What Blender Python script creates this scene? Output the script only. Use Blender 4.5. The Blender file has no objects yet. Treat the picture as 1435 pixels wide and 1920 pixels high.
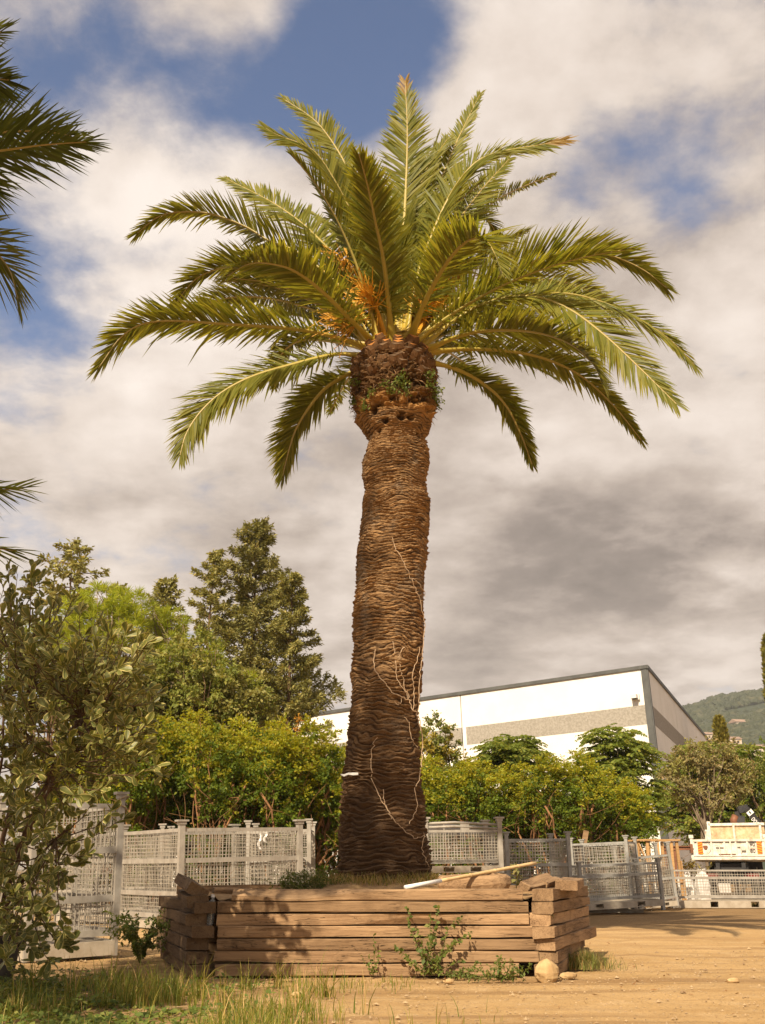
import bpy, math, random
import numpy as np
from mathutils import Vector, Matrix

# ---------------------------------------------------------------- camera, world, sun
F_PX = 1970.0            # focal length in pixels of the 1435 x 1920 photograph
HZ = 1632.0              # row of the ground horizon
PITCH = math.atan((HZ - 960.0) / F_PX)
CAM_H = 1.105
SUN_AZ = math.radians(24.0)      # sun stands behind the camera, this far to the left
SUN_EL = math.radians(41.0)
SUN_DIR = np.array([-math.sin(SUN_AZ) * math.cos(SUN_EL), -math.cos(SUN_AZ) * math.cos(SUN_EL), math.sin(SUN_EL)])

scene = bpy.context.scene
COL = scene.collection
cam_data = bpy.data.cameras.new('camera')
cam_data.sensor_fit = 'VERTICAL'
cam_data.sensor_height = 36.0
cam_data.lens = F_PX / 1920.0 * 36.0
cam_data.clip_end = 9000.0
cam = bpy.data.objects.new('camera', cam_data)
cam.location = (0, 0, CAM_H)
cam.rotation_euler = (math.pi / 2 + PITCH, 0, 0)
COL.objects.link(cam)
scene.camera = cam


def ray(px, py):
    u = (px - 717.5) / F_PX
    v = (960.0 - py) / F_PX
    return np.array([u, math.cos(PITCH) - v * math.sin(PITCH), math.sin(PITCH) + v * math.cos(PITCH)])


def at(px, py, Y):
    d = ray(px, py)
    return np.array([0, 0, CAM_H]) + d * (Y / d[1])


def gnd(px, py, z=0.0):
    d = ray(px, py)
    return np.array([0, 0, CAM_H]) + d * ((z - CAM_H) / d[2])


def unit(v):
    v = np.asarray(v, float)
    return v / (np.linalg.norm(v) + 1e-12)


class Nodes:
    def __init__(self, tree):
        self.t = tree
        self.n = tree.nodes
        self.l = tree.links

    def add(self, kind, **props):
        nd = self.n.new(kind)
        for k, v in props.items():
            setattr(nd, k, v)
        return nd

    def link(self, a, b):
        self.l.new(a, b)

    def val(self, sock, v):
        if hasattr(v, 'type') and hasattr(v, 'is_output'):
            self.l.new(v, sock)
        else:
            sock.default_value = v

    def math(self, op, a, b=None, c=None, clamp=False):
        nd = self.n.new('ShaderNodeMath')
        nd.operation = op
        nd.use_clamp = clamp
        self.val(nd.inputs[0], a)
        if b is not None:
            self.val(nd.inputs[1], b)
        if c is not None:
            self.val(nd.inputs[2], c)
        return nd.outputs[0]

    def vmath(self, op, a, b=None):
        nd = self.n.new('ShaderNodeVectorMath')
        nd.operation = op
        self.val(nd.inputs[0], a)
        if b is not None:
            self.val(nd.inputs[1], b)
        return nd.outputs['Value'] if op in ('DOT_PRODUCT', 'LENGTH') else nd.outputs[0]

    def mix(self, fac, a, b, mode='MIX'):
        nd = self.n.new('ShaderNodeMix')
        nd.data_type = 'RGBA'
        nd.blend_type = mode
        self.val(nd.inputs['Factor'], fac)
        self.val(nd.inputs[6], a if not isinstance(a, tuple) else (*a, 1.0)[:4])
        self.val(nd.inputs[7], b if not isinstance(b, tuple) else (*b, 1.0)[:4])
        return nd.outputs[2]

    def noise(self, vec, scale, detail=4.0, rough=0.55, dist=0.0, dims='3D'):
        nd = self.n.new('ShaderNodeTexNoise')
        nd.noise_dimensions = dims
        if vec is not None:
            self.val(nd.inputs['Vector'], vec)
        nd.inputs['Scale'].default_value = scale
        nd.inputs['Detail'].default_value = detail
        nd.inputs['Roughness'].default_value = rough
        nd.inputs['Distortion'].default_value = dist
        return nd.outputs['Fac']

    def ramp(self, fac, stops):
        nd = self.n.new('ShaderNodeValToRGB')
        self.l.new(fac, nd.inputs[0])
        el = nd.color_ramp.elements
        while len(el) < len(stops):
            el.new(0.5)
        for e, (p, c) in zip(el, stops):
            e.position = p
            e.color = (*c, 1.0) if len(c) == 3 else c
        return nd.outputs[0]

    def smooth(self, v, lo, hi, a=0.0, b=1.0):
        nd = self.n.new('ShaderNodeMapRange')
        nd.interpolation_type = 'SMOOTHSTEP'
        self.val(nd.inputs['Value'], v)
        nd.inputs['From Min'].default_value = lo
        nd.inputs['From Max'].default_value = hi
        nd.inputs['To Min'].default_value = a
        nd.inputs['To Max'].default_value = b
        return nd.outputs[0]

    def mapping(self, vec, scale=(1, 1, 1), rot=(0, 0, 0), loc=(0, 0, 0)):
        nd = self.n.new('ShaderNodeMapping')
        self.val(nd.inputs['Vector'], vec)
        nd.inputs['Scale'].default_value = scale
        nd.inputs['Rotation'].default_value = rot
        nd.inputs['Location'].default_value = loc
        return nd.outputs[0]


def build_world():
    w = bpy.data.worlds.new('World')
    scene.world = w
    w.use_nodes = True
    g = Nodes(w.node_tree)
    g.n.clear()
    out = g.add('ShaderNodeOutputWorld')
    bg = g.add('ShaderNodeBackground')
    sky = g.add('ShaderNodeTexSky', sky_type='NISHITA')
    sky.sun_disc = False
    sky.sun_elevation = SUN_EL
    sky.sun_rotation = math.pi + SUN_AZ     # measured clockwise from +Y
    sky.air_density = 1.0
    sky.dust_density = 0.3
    sky.ozone_density = 3.0
    tc = g.add('ShaderNodeTexCoord')
    d = tc.outputs['Generated']
    sep = g.add('ShaderNodeSeparateXYZ')
    g.link(d, sep.inputs[0])
    zz = g.math('ADD', g.math('MAXIMUM', sep.outputs[2], 0.0), 0.22)
    comb = g.add('ShaderNodeCombineXYZ')
    g.link(g.math('DIVIDE', sep.outputs[0], zz), comb.inputs[0])
    g.link(g.math('DIVIDE', sep.outputs[1], zz), comb.inputs[1])
    p = comb.outputs[0]

    def blob(px, py, rad_px):
        dd = unit(ray(px, py))
        k = 1.0 / (rad_px / F_PX) ** 2
        dot = g.vmath('DOT_PRODUCT', d, tuple(dd))
        return g.math('POWER', math.e, g.math('MULTIPLY', g.math('SUBTRACT', dot, 1.0), 2 * k))
    big = g.noise(p, 1.9, 10.0, 0.58, 0.10)
    fine = g.noise(p, 6.5, 9.0, 0.60, 0.12)
    dens = g.math('ADD', g.math('MULTIPLY', big, 0.66), g.math('MULTIPLY', fine, 0.50))
    po = g.mapping(p, (1, 1, 1), (0, 0, 0), (0.025, 0.055, 0))
    densb = g.math('ADD', g.math('MULTIPLY', g.noise(po, 1.9, 10.0, 0.58, 0.10), 0.66), g.math('MULTIPLY', g.noise(po, 6.5, 6.0, 0.58, 0.12), 0.50))
    relief = g.math('SUBTRACT', densb, dens)
    bias = 0.15
    # clear gaps between the clouds
    for (x, y, r, a) in ((650, 120, 150, .34), (590, 205, 110, .16), (790, 20, 110, .20), (400, 165, 115, .22), (210, 25, 120, .11), (330, 120, 90, .06),
                         (70, 190, 120, .13), (0, 490, 130, .24), (40, 640, 100, .17), (150, 690, 70, .07),
                         (1300, 280, 110, .11), (1290, 400, 80, .10), (1180, 300, 80, .05), (1090, 250, 70, .06), (30, 1010, 90, .12),
                         (540, 250, 70, .08)):
        bias = g.math('SUBTRACT', bias, g.math('MULTIPLY', blob(x, y, r), a))
    # closed cloud banks
    for (x, y, r, a) in ((390, 20, 140, .12), (950, 1200, 260, .14), (650, 1230, 200, .12), (1250, 1200, 220, .10), (500, 420, 230, .10), (1000, 130, 190, .08), (1150, 750, 420, .12), (300, 800, 300, .07), (230, 320, 90, .08)):
        bias = g.math('ADD', bias, g.math('MULTIPLY', blob(x, y, r), a))
    dens = g.math('ADD', dens, bias)
    cover = g.smooth(dens, 0.50, 0.76)
    # light and grey parts of the cloud deck
    p2 = g.mapping(p, (1, 1, 1), (0, 0, 0), (3.1, 1.7, 0))
    grey = g.noise(p2, 1.7, 6.0, 0.5, 0.3)
    g2 = g.math('ADD', g.math('MULTIPLY', grey, 0.6), g.math('MULTIPLY', g.noise(d, 5.0, 8.0, 0.58), 0.40))
    rag = g.smooth(g.noise(p2, 2.6, 8.0, 0.58, 0.1), 0.32, 0.66, 0.40, 1.25)
    g2 = g.math('ADD', g2, g.math('MULTIPLY', relief, 0.55))
    for (x, y, r, a) in ((1150, 1030, 125, .19), (1300, 1010, 115, .20), (1430, 1020, 115, .22), (1000, 1060, 140, .17), (1060, 970, 110, .09), (1200, 1090, 110, .11), (1250, 1200, 150, .08), (860, 1010, 120, .04), (1330, 130, 190, .08),
                         (560, 1100, 170, .06), (1050, 340, 130, .05), (900, 1180, 150, .06)):
        g2 = g.math('ADD', g2, g.math('MULTIPLY', g.math('MULTIPLY', blob(x, y, r), a), rag))
    for (x, y, r, a) in ((980, 820, 150, .12), (1200, 700, 200, .08), (420, 640, 250, .08), (330, 430, 200, .12), (1350, 1150, 70, .09), (120, 800, 200, .06), (950, 450, 150, .05)):
        g2 = g.math('SUBTRACT', g2, g.math('MULTIPLY', blob(x, y, r), a))
    ccol = g.ramp(g2, [(0.28, (0.66, 0.585, 0.525)), (0.45, (0.53, 0.455, 0.398)), (0.60, (0.365, 0.302, 0.258)), (0.76, (0.215, 0.176, 0.152)), (1.0, (0.12, 0.10, 0.088))])
    wisp = g.smooth(dens, 0.58, 0.90, 0.90, 1.0)
    ccol = g.mix(1.0, ccol, wisp, 'MULTIPLY')
    ccol = g.mix(1.0, ccol, (10.0, 10.0, 10.0), 'MULTIPLY')
    skyc = g.mix(1.0, sky.outputs[0], (0.95, 0.86, 0.86), 'MULTIPLY')
    col = g.mix(cover, skyc, ccol)
    g.link(col, bg.inputs['Color'])
    bg.inputs['Strength'].default_value = 0.10
    g.link(bg.outputs[0], out.inputs[0])


build_world()
sun_data = bpy.data.lights.new('sun', 'SUN')
sun_data.energy = 5.0
sun_data.angle = math.radians(0.53)
sun_data.color = (1.0, 0.83, 0.60)
sun = bpy.data.objects.new('sun', sun_data)
sun.rotation_euler = Vector(-SUN_DIR).to_track_quat('-Z', 'Y').to_euler()
sun.location = tuple(SUN_DIR * 60)
COL.objects.link(sun)
vs = scene.view_settings
vs.view_transform = 'Standard'
vs.look = 'None'
vs.exposure = 0.66
vs.gamma = 1.0
vs.use_curve_mapping = False

# ---------------------------------------------------------------- mesh helpers


class MB:
    """collects vertices and faces, builds one mesh object"""

    def __init__(self):
        self.v = []
        self.nv = 0
        self.f = []          # (array of faces, material index)
        self.att = []
        self.smooth = False

    def add(self, verts, faces, mi=0, att=0.0):
        verts = np.asarray(verts, float).reshape(-1, 3)
        self.v.append(verts)
        a = np.full(len(verts), att, float) if np.isscalar(att) else np.asarray(att, float)
        self.att.append(a)
        if isinstance(faces, np.ndarray):
            self.f.append((faces + self.nv, mi))
        else:
            by = {}
            for fc in faces:
                by.setdefault(len(fc), []).append(fc)
            for k, lst in by.items():
                self.f.append((np.array(lst, dtype=np.int64) + self.nv, mi))
        self.nv += len(verts)

    def box(self, c, s, R=None, mi=0, att=0.0):
        c = np.asarray(c, float)
        h = np.asarray(s, float) / 2
        q = np.array([[x, y, z] for x in (-1, 1) for y in (-1, 1) for z in (-1, 1)], float) * h
        if R is not None:
            q = q @ np.asarray(R).T
        self.add(q + c, [(0, 1, 3, 2), (4, 6, 7, 5), (0, 4, 5, 1), (2, 3, 7, 6), (0, 2, 6, 4), (1, 5, 7, 3)], mi, att)

    def bar(self, a, b, w, h, mi=0, up=(0, 0, 1), att=0.0):
        a = np.asarray(a, float)
        b = np.asarray(b, float)
        x = unit(b - a)
        u = np.asarray(up, float)
        if abs(x @ u) > 0.97:
            u = np.array([0, 1.0, 0])
        y = unit(np.cross(u, x))
        z = np.cross(x, y)
        R = np.stack([x, y, z], 1)
        self.box((a + b) / 2, (np.linalg.norm(b - a), w, h), R, mi, att)

    def tube(self, pts, radii, sides=6, mi=0, att=None, cap=True):
        pts = np.asarray(pts, float)
        n = len(pts)
        radii = np.full(n, radii, float) if np.isscalar(radii) else np.asarray(radii, float)
        T = np.gradient(pts, axis=0)
        T /= np.linalg.norm(T, axis=1)[:, None] + 1e-12
        ref = np.array([0, 0, 1.0]) if abs(T[0, 2]) < 0.9 else np.array([1.0, 0, 0])
        ang = np.linspace(0, 2 * math.pi, sides, endpoint=False)
        vs_ = []
        for i in range(n):
            s = np.cross(T[i], ref)
            s = unit(s) if np.linalg.norm(s) > 1e-6 else np.array([1.0, 0, 0])
            nn = np.cross(s, T[i])
            ref = nn
            vs_.append(pts[i] + radii[i] * (np.cos(ang)[:, None] * s + np.sin(ang)[:, None] * nn))
        vv = np.concatenate(vs_)
        i = np.arange(n - 1)[:, None] * sides
        j = np.arange(sides)[None, :]
        j2 = (j + 1) % sides
        q = np.stack([i + j, i + j2, i + sides + j2, i + sides + j], -1).reshape(-1, 4)
        a = 0.0 if att is None else np.repeat(np.asarray(att, float), sides)
        base = self.nv
        self.add(vv, q, mi, a)
        if cap:
            self.f.append((np.array([list(range(sides))[::-1]]) + base, mi))
            self.f.append((np.array([list(range((n - 1) * sides, n * sides))]) + base, mi))

    def lathe(self, prof, sides=16, c=(0, 0, 0), mi=0, axis=None):
        pts = [np.array(c, float) + np.array([0, 0, z]) for r, z in prof]
        vv = []
        ang = np.linspace(0, 2 * math.pi, sides, endpoint=False)
        for (r, z) in prof:
            vv.append(np.stack([c[0] + r * np.cos(ang), c[1] + r * np.sin(ang), np.full(sides, c[2] + z)], 1))
        n = len(prof)
        i = np.arange(n - 1)[:, None] * sides
        j = np.arange(sides)[None, :]
        j2 = (j + 1) % sides
        q = np.stack([i + j, i + j2, i + sides + j2, i + sides + j], -1).reshape(-1, 4)
        base = self.nv
        self.add(np.concatenate(vv), q, mi)
        self.f.append((np.array([list(range(sides))[::-1]]) + base, mi))
        self.f.append((np.array([list(range((n - 1) * sides, n * sides))]) + base, mi))

    def mesh(self, name, mats, smooth=False, attribute=False):
        me = bpy.data.meshes.new(name)
        v = np.concatenate(self.v) if self.v else np.zeros((0, 3))
        me.vertices.add(len(v))
        me.vertices.foreach_set('co', v.astype(np.float32).ravel())
        loops = np.concatenate([f.ravel() for f, _ in self.f])
        tot = np.concatenate([np.full(len(f), f.shape[1]) for f, _ in self.f])
        mi = np.concatenate([np.full(len(f), m) for f, m in self.f])
        start = np.concatenate([[0], np.cumsum(tot)[:-1]])
        me.loops.add(len(loops))
        me.loops.foreach_set('vertex_index', loops.astype(np.int32))
        me.polygons.add(len(tot))
        me.polygons.foreach_set('loop_start', start.astype(np.int32))
        me.polygons.foreach_set('material_index', mi.astype(np.int32))
        for m in mats:
            me.materials.append(m)
        me.update(calc_edges=True)
        me.polygons.foreach_set('use_smooth', np.full(len(tot), bool(smooth)))
        if attribute:
            a = me.attributes.new('t', 'FLOAT', 'POINT')
            a.data.foreach_set('value', np.concatenate(self.att).astype(np.float32))
        me.validate()
        return me

    def build(self, name, mats, parent=None, loc=(0, 0, 0), smooth=False, attribute=False, rot=None):
        if not isinstance(mats, (list, tuple)):
            mats = [mats]
        return link(name, self.mesh(name, mats, smooth, attribute), parent, loc, rot)


def link(name, me, parent=None, loc=(0, 0, 0), rot=None):
    o = bpy.data.objects.new(name, me)
    COL.objects.link(o)
    o.location = tuple(float(c) for c in loc)
    if rot is not None:
        o.rotation_euler = rot
    if parent is not None:
        o.parent = parent
    return o


def tag(o, label=None, cat=None, group=None, kind=None):
    if label:
        o['label'] = label
    if cat:
        o['category'] = cat
    if group:
        o['group'] = group
    if kind:
        o['kind'] = kind
    return o


def thing(name, label, cat, loc=(0, 0, 0), rot=(0, 0, 0), group=None):
    o = link(name, None, None, loc, rot)
    return tag(o, label, cat, group)


def copy_tree(o, parent=None):
    c = o.copy()
    COL.objects.link(c)
    c.parent = parent
    for ch in list(o.children):
        copy_tree(ch, c)
    return c


def rotz(a):
    c, s = math.cos(a), math.sin(a)
    return np.array([[c, -s, 0], [s, c, 0], [0, 0, 1.0]])


def catmull(pts, n):
    P = np.asarray(pts, float)
    P = np.vstack([2 * P[0] - P[1], P, 2 * P[-1] - P[-2]])
    m = len(P) - 3
    t = np.linspace(0, m - 1e-6, n)
    i = t.astype(int)
    f = (t - i)[:, None]
    p0, p1, p2, p3 = P[i], P[i + 1], P[i + 2], P[i + 3]
    return 0.5 * (2 * p1 + (p2 - p0) * f + (2 * p0 - 5 * p1 + 4 * p2 - p3) * f ** 2 + (3 * p1 - p0 - 3 * p2 + p3) * f ** 3)


def hash2(i, j, seed):
    h = (i.astype(np.int64) * 374761393 + j.astype(np.int64) * 668265263 + seed * 974711) & 0xffffffff
    h = ((h ^ (h >> 13)) * 1274126177) & 0xffffffff
    h = (h ^ (h >> 16)) & 0xffffffff
    return h / 4294967295.0


def vnoise(x, y, seed=0, px=None):
    x = np.asarray(x, float)
    y = np.asarray(y, float)
    xi, yi = np.floor(x), np.floor(y)
    fx, fy = x - xi, y - yi
    fx = fx * fx * (3 - 2 * fx)
    fy = fy * fy * (3 - 2 * fy)
    x0, x1 = xi, xi + 1
    if px:
        x0, x1 = x0 % px, x1 % px
    a = hash2(x0, yi, seed)
    b = hash2(x1, yi, seed)
    c = hash2(x0, yi + 1, seed)
    d = hash2(x1, yi + 1, seed)
    return (a * (1 - fx) + b * fx) * (1 - fy) + (c * (1 - fx) + d * fx) * fy


# ---------------------------------------------------------------- materials
MATS = {}


def new_mat(name):
    m = bpy.data.materials.new(name)
    m.use_nodes = True
    g = Nodes(m.node_tree)
    bsdf = next(n for n in g.n if n.type == 'BSDF_PRINCIPLED')
    out = next(n for n in g.n if n.type == 'OUTPUT_MATERIAL')
    MATS[name] = m
    return m, g, bsdf, out


def bump(g, bsdf, h, strength=0.4, dist=0.02):
    b = g.add('ShaderNodeBump')
    b.inputs['Strength'].default_value = strength
    b.inputs['Distance'].default_value = dist
    g.link(h, b.inputs['Height'])
    g.link(b.outputs[0], bsdf.inputs['Normal'])


def plain(name, c1, c2=None, scale=6.0, rough=0.7, bump_s=0.0, metal=0.0, stretch=(1, 1, 1), detail=5.0, lo=0.35, hi=0.65, objvar=0.0, spec=0.3):
    m, g, b, out = new_mat(name)
    b.inputs['Roughness'].default_value = rough
    b.inputs['Metallic'].default_value = metal
    b.inputs['Specular IOR Level'].default_value = spec
    if c2 is None:
        c2 = tuple(c * 0.75 for c in c1)
    tc = g.add('ShaderNodeTexCoord')
    v = g.mapping(tc.outputs['Object'], stretch)
    n = g.noise(v, scale, detail, 0.6)
    col = g.mix(g.smooth(n, lo, hi), c1, c2)
    if objvar:
        oi = g.add('ShaderNodeObjectInfo')
        k = g.math('ADD', g.math('MULTIPLY', oi.outputs['Random'], objvar), 1.0 - objvar / 2)
        hs = g.add('ShaderNodeHueSaturation')
        g.link(col, hs.inputs['Color'])
        g.link(k, hs.inputs['Value'])
        col = hs.outputs[0]
    g.link(col, b.inputs['Base Color'])
    if bump_s:
        bump(g, b, n, bump_s, 0.03)
    return m


def leaf_mat(name, c1, c2, c3=None, transl=0.35, rough=0.55, tcol=None, objvar=0.25, spec=0.25):
    m, g, b, out = new_mat(name)
    geo = g.add('ShaderNodeNewGeometry')
    r = geo.outputs['Random Per Island']
    stops = [(0.0, c1), (0.75, c2)] + ([(1.0, c3)] if c3 else [])
    col = g.ramp(r, stops)
    oi = g.add('ShaderNodeObjectInfo')
    hs = g.add('ShaderNodeHueSaturation')
    g.link(col, hs.inputs['Color'])
    g.link(g.math('ADD', g.math('MULTIPLY', oi.outputs['Random'], objvar), 1.0 - objvar / 2), hs.inputs['Value'])
    col = hs.outputs[0]
    g.link(col, b.inputs['Base Color'])
    b.inputs['Roughness'].default_value = rough
    b.inputs['Specular IOR Level'].default_value = spec
    tr = g.add('ShaderNodeBsdfTranslucent')
    tcx = g.mix(1.0, col, tcol or (1.5, 1.35, 0.7), 'MULTIPLY')
    g.link(tcx, tr.inputs['Color'])
    mx = g.add('ShaderNodeMixShader')
    mx.inputs[0].default_value = transl
    g.link(b.outputs[0], mx.inputs[1])
    g.link(tr.outputs[0], mx.inputs[2])
    g.link(mx.outputs[0], out.inputs['Surface'])
    return m


def mat_ground():
    m, g, b, out = new_mat('sandy_ground')
    tc = g.add('ShaderNodeTexCoord')
    p = tc.outputs['Object']
    n1 = g.noise(p, 0.35, 6, 0.6, 0.3)
    n2 = g.noise(p, 2.3, 8, 0.65)
    n3 = g.noise(p, 26.0, 5, 0.7)
    tr = g.noise(g.mapping(p, (0.12, 1.1, 1), (0, 0, 0.12)), 1.0, 5, 0.6, 0.6)
    c = g.mix(g.smooth(n1, 0.36, 0.66), (0.50, 0.335, 0.160), (0.42, 0.270, 0.118))
    c = g.mix(g.smooth(n2, 0.45, 0.75), c, (0.54, 0.385, 0.21))
    c = g.mix(g.math('MULTIPLY', g.smooth(tr, 0.50, 0.66), 0.75), c, (0.27, 0.165, 0.078))
    damp = g.noise(g.mapping(p, (0.5, 1.3, 1)), 1.3, 7, 0.68, 0.4)
    c = g.mix(g.math('MULTIPLY', g.smooth(damp, 0.50, 0.70), 0.55), c, (0.33, 0.21, 0.105))
    vor = g.add('ShaderNodeTexVoronoi', feature='F1')
    g.link(p, vor.inputs['Vector'])
    vor.inputs['Scale'].default_value = 26.0
    peb = g.smooth(vor.outputs['Distance'], 0.18, 0.30, 1.0, 0.0)
    keep = g.smooth(g.noise(p, 5.0, 5, 0.65), 0.46, 0.58)
    sepc = g.add('ShaderNodeSeparateColor')
    g.link(vor.outputs['Color'], sepc.inputs[0])
    pebc = g.mix(sepc.outputs[0], (0.28, 0.19, 0.10), (0.62, 0.49, 0.33))
    pm = g.math('MULTIPLY', peb, keep)
    c = g.mix(g.math('MULTIPLY', pm, 0.95), c, pebc)
    c = g.mix(g.math('MULTIPLY', g.smooth(n3, 0.47, 0.70), 0.7), c, (0.30, 0.185, 0.085))
    # darker soil and leaf litter on the left and under the hedge
    sep = g.add('ShaderNodeSeparateXYZ')
    g.link(p, sep.inputs[0])
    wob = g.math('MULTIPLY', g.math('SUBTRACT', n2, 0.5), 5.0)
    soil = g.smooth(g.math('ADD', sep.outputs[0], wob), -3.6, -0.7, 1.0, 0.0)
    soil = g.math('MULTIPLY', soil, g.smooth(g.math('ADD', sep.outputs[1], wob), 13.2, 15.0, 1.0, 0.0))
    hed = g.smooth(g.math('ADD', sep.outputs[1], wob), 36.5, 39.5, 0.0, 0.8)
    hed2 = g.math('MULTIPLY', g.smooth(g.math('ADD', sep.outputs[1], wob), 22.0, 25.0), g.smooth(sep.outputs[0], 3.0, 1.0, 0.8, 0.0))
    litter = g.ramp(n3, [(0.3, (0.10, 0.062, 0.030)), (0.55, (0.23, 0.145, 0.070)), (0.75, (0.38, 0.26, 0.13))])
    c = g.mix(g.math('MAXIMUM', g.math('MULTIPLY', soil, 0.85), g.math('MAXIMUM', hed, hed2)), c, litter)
    g.link(c, b.inputs['Base Color'])
    b.inputs['Roughness'].default_value = 0.95
    b.inputs['Specular IOR Level'].default_value = 0.1
    h = g.math('ADD', g.math('MULTIPLY', n3, 0.9), g.math('MULTIPLY', pm, 0.9))
    h = g.math('ADD', h, g.math('MULTIPLY', g.noise(p, 90.0, 3, 0.6), 0.25))
    bump(g, b, h, 0.9, 0.025)
    return m


def mat_wood(name='weathered_sleeper', val=0.75):
    m, g, b, out = new_mat(name)
    tc = g.add('ShaderNodeTexCoord')
    oi = g.add('ShaderNodeObjectInfo')
    off = g.add('ShaderNodeCombineXYZ')
    g.link(g.math('MULTIPLY', oi.outputs['Random'], 37.0), off.inputs[0])
    g.link(g.math('MULTIPLY', oi.outputs['Random'], 11.0), off.inputs[1])
    p = g.vmath('ADD', tc.outputs['Object'], off.outputs[0])
    grain = g.noise(g.mapping(p, (1.6, 40, 40)), 1.0, 7, 0.7, 1.2)
    broad = g.noise(g.mapping(p, (1.2, 4, 4)), 1.0, 5, 0.6, 0.5)
    fine = g.noise(g.mapping(p, (14, 130, 130)), 1.0, 4, 0.7)
    crack = g.noise(g.mapping(p, (0.8, 16, 16)), 1.0, 3, 0.5, 2.2)
    crk = g.smooth(g.math('ABSOLUTE', g.math('SUBTRACT', crack, 0.5)), 0.0, 0.012, 1.0, 0.0)
    crk = g.math('MULTIPLY', crk, g.smooth(broad, 0.45, 0.58))
    c = g.mix(g.smooth(broad, 0.32, 0.68), (0.365, 0.24, 0.135), (0.25, 0.158, 0.088))
    c = g.mix(g.math('MULTIPLY', g.smooth(grain, 0.44, 0.68), 0.7), c, (0.125, 0.072, 0.036))
    c = g.mix(g.math('MULTIPLY', g.smooth(fine, 0.5, 0.75), 0.4), c, (0.47, 0.31, 0.17))
    stain = g.noise(p, 3.5, 6, 0.65, 0.4)
    c = g.mix(g.math('MULTIPLY', g.smooth(stain, 0.56, 0.72), 0.65), c, (0.105, 0.066, 0.036))
    c = g.mix(crk, c, (0.03, 0.018, 0.01))
    hs = g.add('ShaderNodeHueSaturation')
    g.link(c, hs.inputs['Color'])
    g.link(g.math('ADD', g.math('MULTIPLY', oi.outputs['Random'], 0.5 * val / 0.75), val), hs.inputs['Value'])
    g.link(hs.outputs[0], b.inputs['Base Color'])
    b.inputs['Roughness'].default_value = 0.88
    b.inputs['Specular IOR Level'].default_value = 0.2
    h = g.math('SUBTRACT', g.math('ADD', g.math('MULTIPLY', grain, 0.6), g.math('MULTIPLY', fine, 0.25)), g.math('MULTIPLY', crk, 0.9))
    bump(g, b, h, 0.7, 0.012)
    return m


def mat_bark():
    m, g, b, out = new_mat('palm_bark')
    tc = g.add('ShaderNodeTexCoord')
    p = tc.outputs['Object']
    at_ = g.add('ShaderNodeAttribute', attribute_name='t')
    cav = at_.outputs['Fac']          # 0 in the grooves, 1 on the lips; paints groove shade into the colour
    n1 = g.noise(g.mapping(p, (2.2, 2.2, 16)), 1.0, 7, 0.66, 0.5)
    n2 = g.noise(p, 1.3, 5, 0.6)
    n3 = g.noise(g.mapping(p, (22, 22, 70)), 1.0, 4, 0.7)
    c = g.mix(g.smooth(n1, 0.32, 0.70), (0.41, 0.245, 0.112), (0.185, 0.102, 0.046))
    c = g.mix(g.math('MULTIPLY', g.smooth(n2, 0.50, 0.72), 0.6), c, (0.37, 0.245, 0.135))
    c = g.mix(g.math('MULTIPLY', g.smooth(n3, 0.48, 0.72), 0.65), c, (0.10, 0.055, 0.025))
    orange = g.smooth(g.noise(p, 4.0, 4, 0.6), 0.62, 0.72)
    c = g.mix(g.math('MULTIPLY', orange, 0.5), c, (0.46, 0.22, 0.07))
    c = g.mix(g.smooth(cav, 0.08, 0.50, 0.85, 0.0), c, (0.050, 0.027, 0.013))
    sep = g.add('ShaderNodeSeparateXYZ')
    g.link(p, sep.inputs[0])
    # lower bark mixed to darker brown with its shade painted in, the fibrous collar is rusty
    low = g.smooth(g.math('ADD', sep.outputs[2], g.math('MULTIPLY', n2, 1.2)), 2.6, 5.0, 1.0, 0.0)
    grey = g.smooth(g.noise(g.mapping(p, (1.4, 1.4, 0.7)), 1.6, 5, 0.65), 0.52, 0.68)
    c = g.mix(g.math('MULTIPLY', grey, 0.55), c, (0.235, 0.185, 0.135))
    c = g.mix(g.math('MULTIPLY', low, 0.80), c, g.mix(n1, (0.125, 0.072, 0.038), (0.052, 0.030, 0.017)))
    top = g.smooth(sep.outputs[2], 7.68, 7.80)
    fib = g.mix(n1, (0.055, 0.031, 0.015), (0.20, 0.105, 0.040))
    rust = g.mix(n1, (0.48, 0.26, 0.085), (0.26, 0.13, 0.045))
    fib = g.mix(g.smooth(g.math('ADD', sep.outputs[2], g.math('MULTIPLY', n2, 0.3)), 8.02, 8.25, 1.0, 0.0), fib, rust)
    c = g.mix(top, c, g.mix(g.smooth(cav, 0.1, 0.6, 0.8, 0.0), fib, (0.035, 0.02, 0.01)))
    g.link(c, b.inputs['Base Color'])
    b.inputs['Roughness'].default_value = 0.93
    b.inputs['Specular IOR Level'].default_value = 0.15
    n4 = g.noise(g.mapping(p, (45, 45, 190)), 1.0, 4, 0.7)
    bump(g, b, g.math('ADD', g.math('ADD', g.math('MULTIPLY', n3, 0.6), n1), g.math('MULTIPLY', n4, 0.35)), 1.0, 0.03)
    return m


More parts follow.
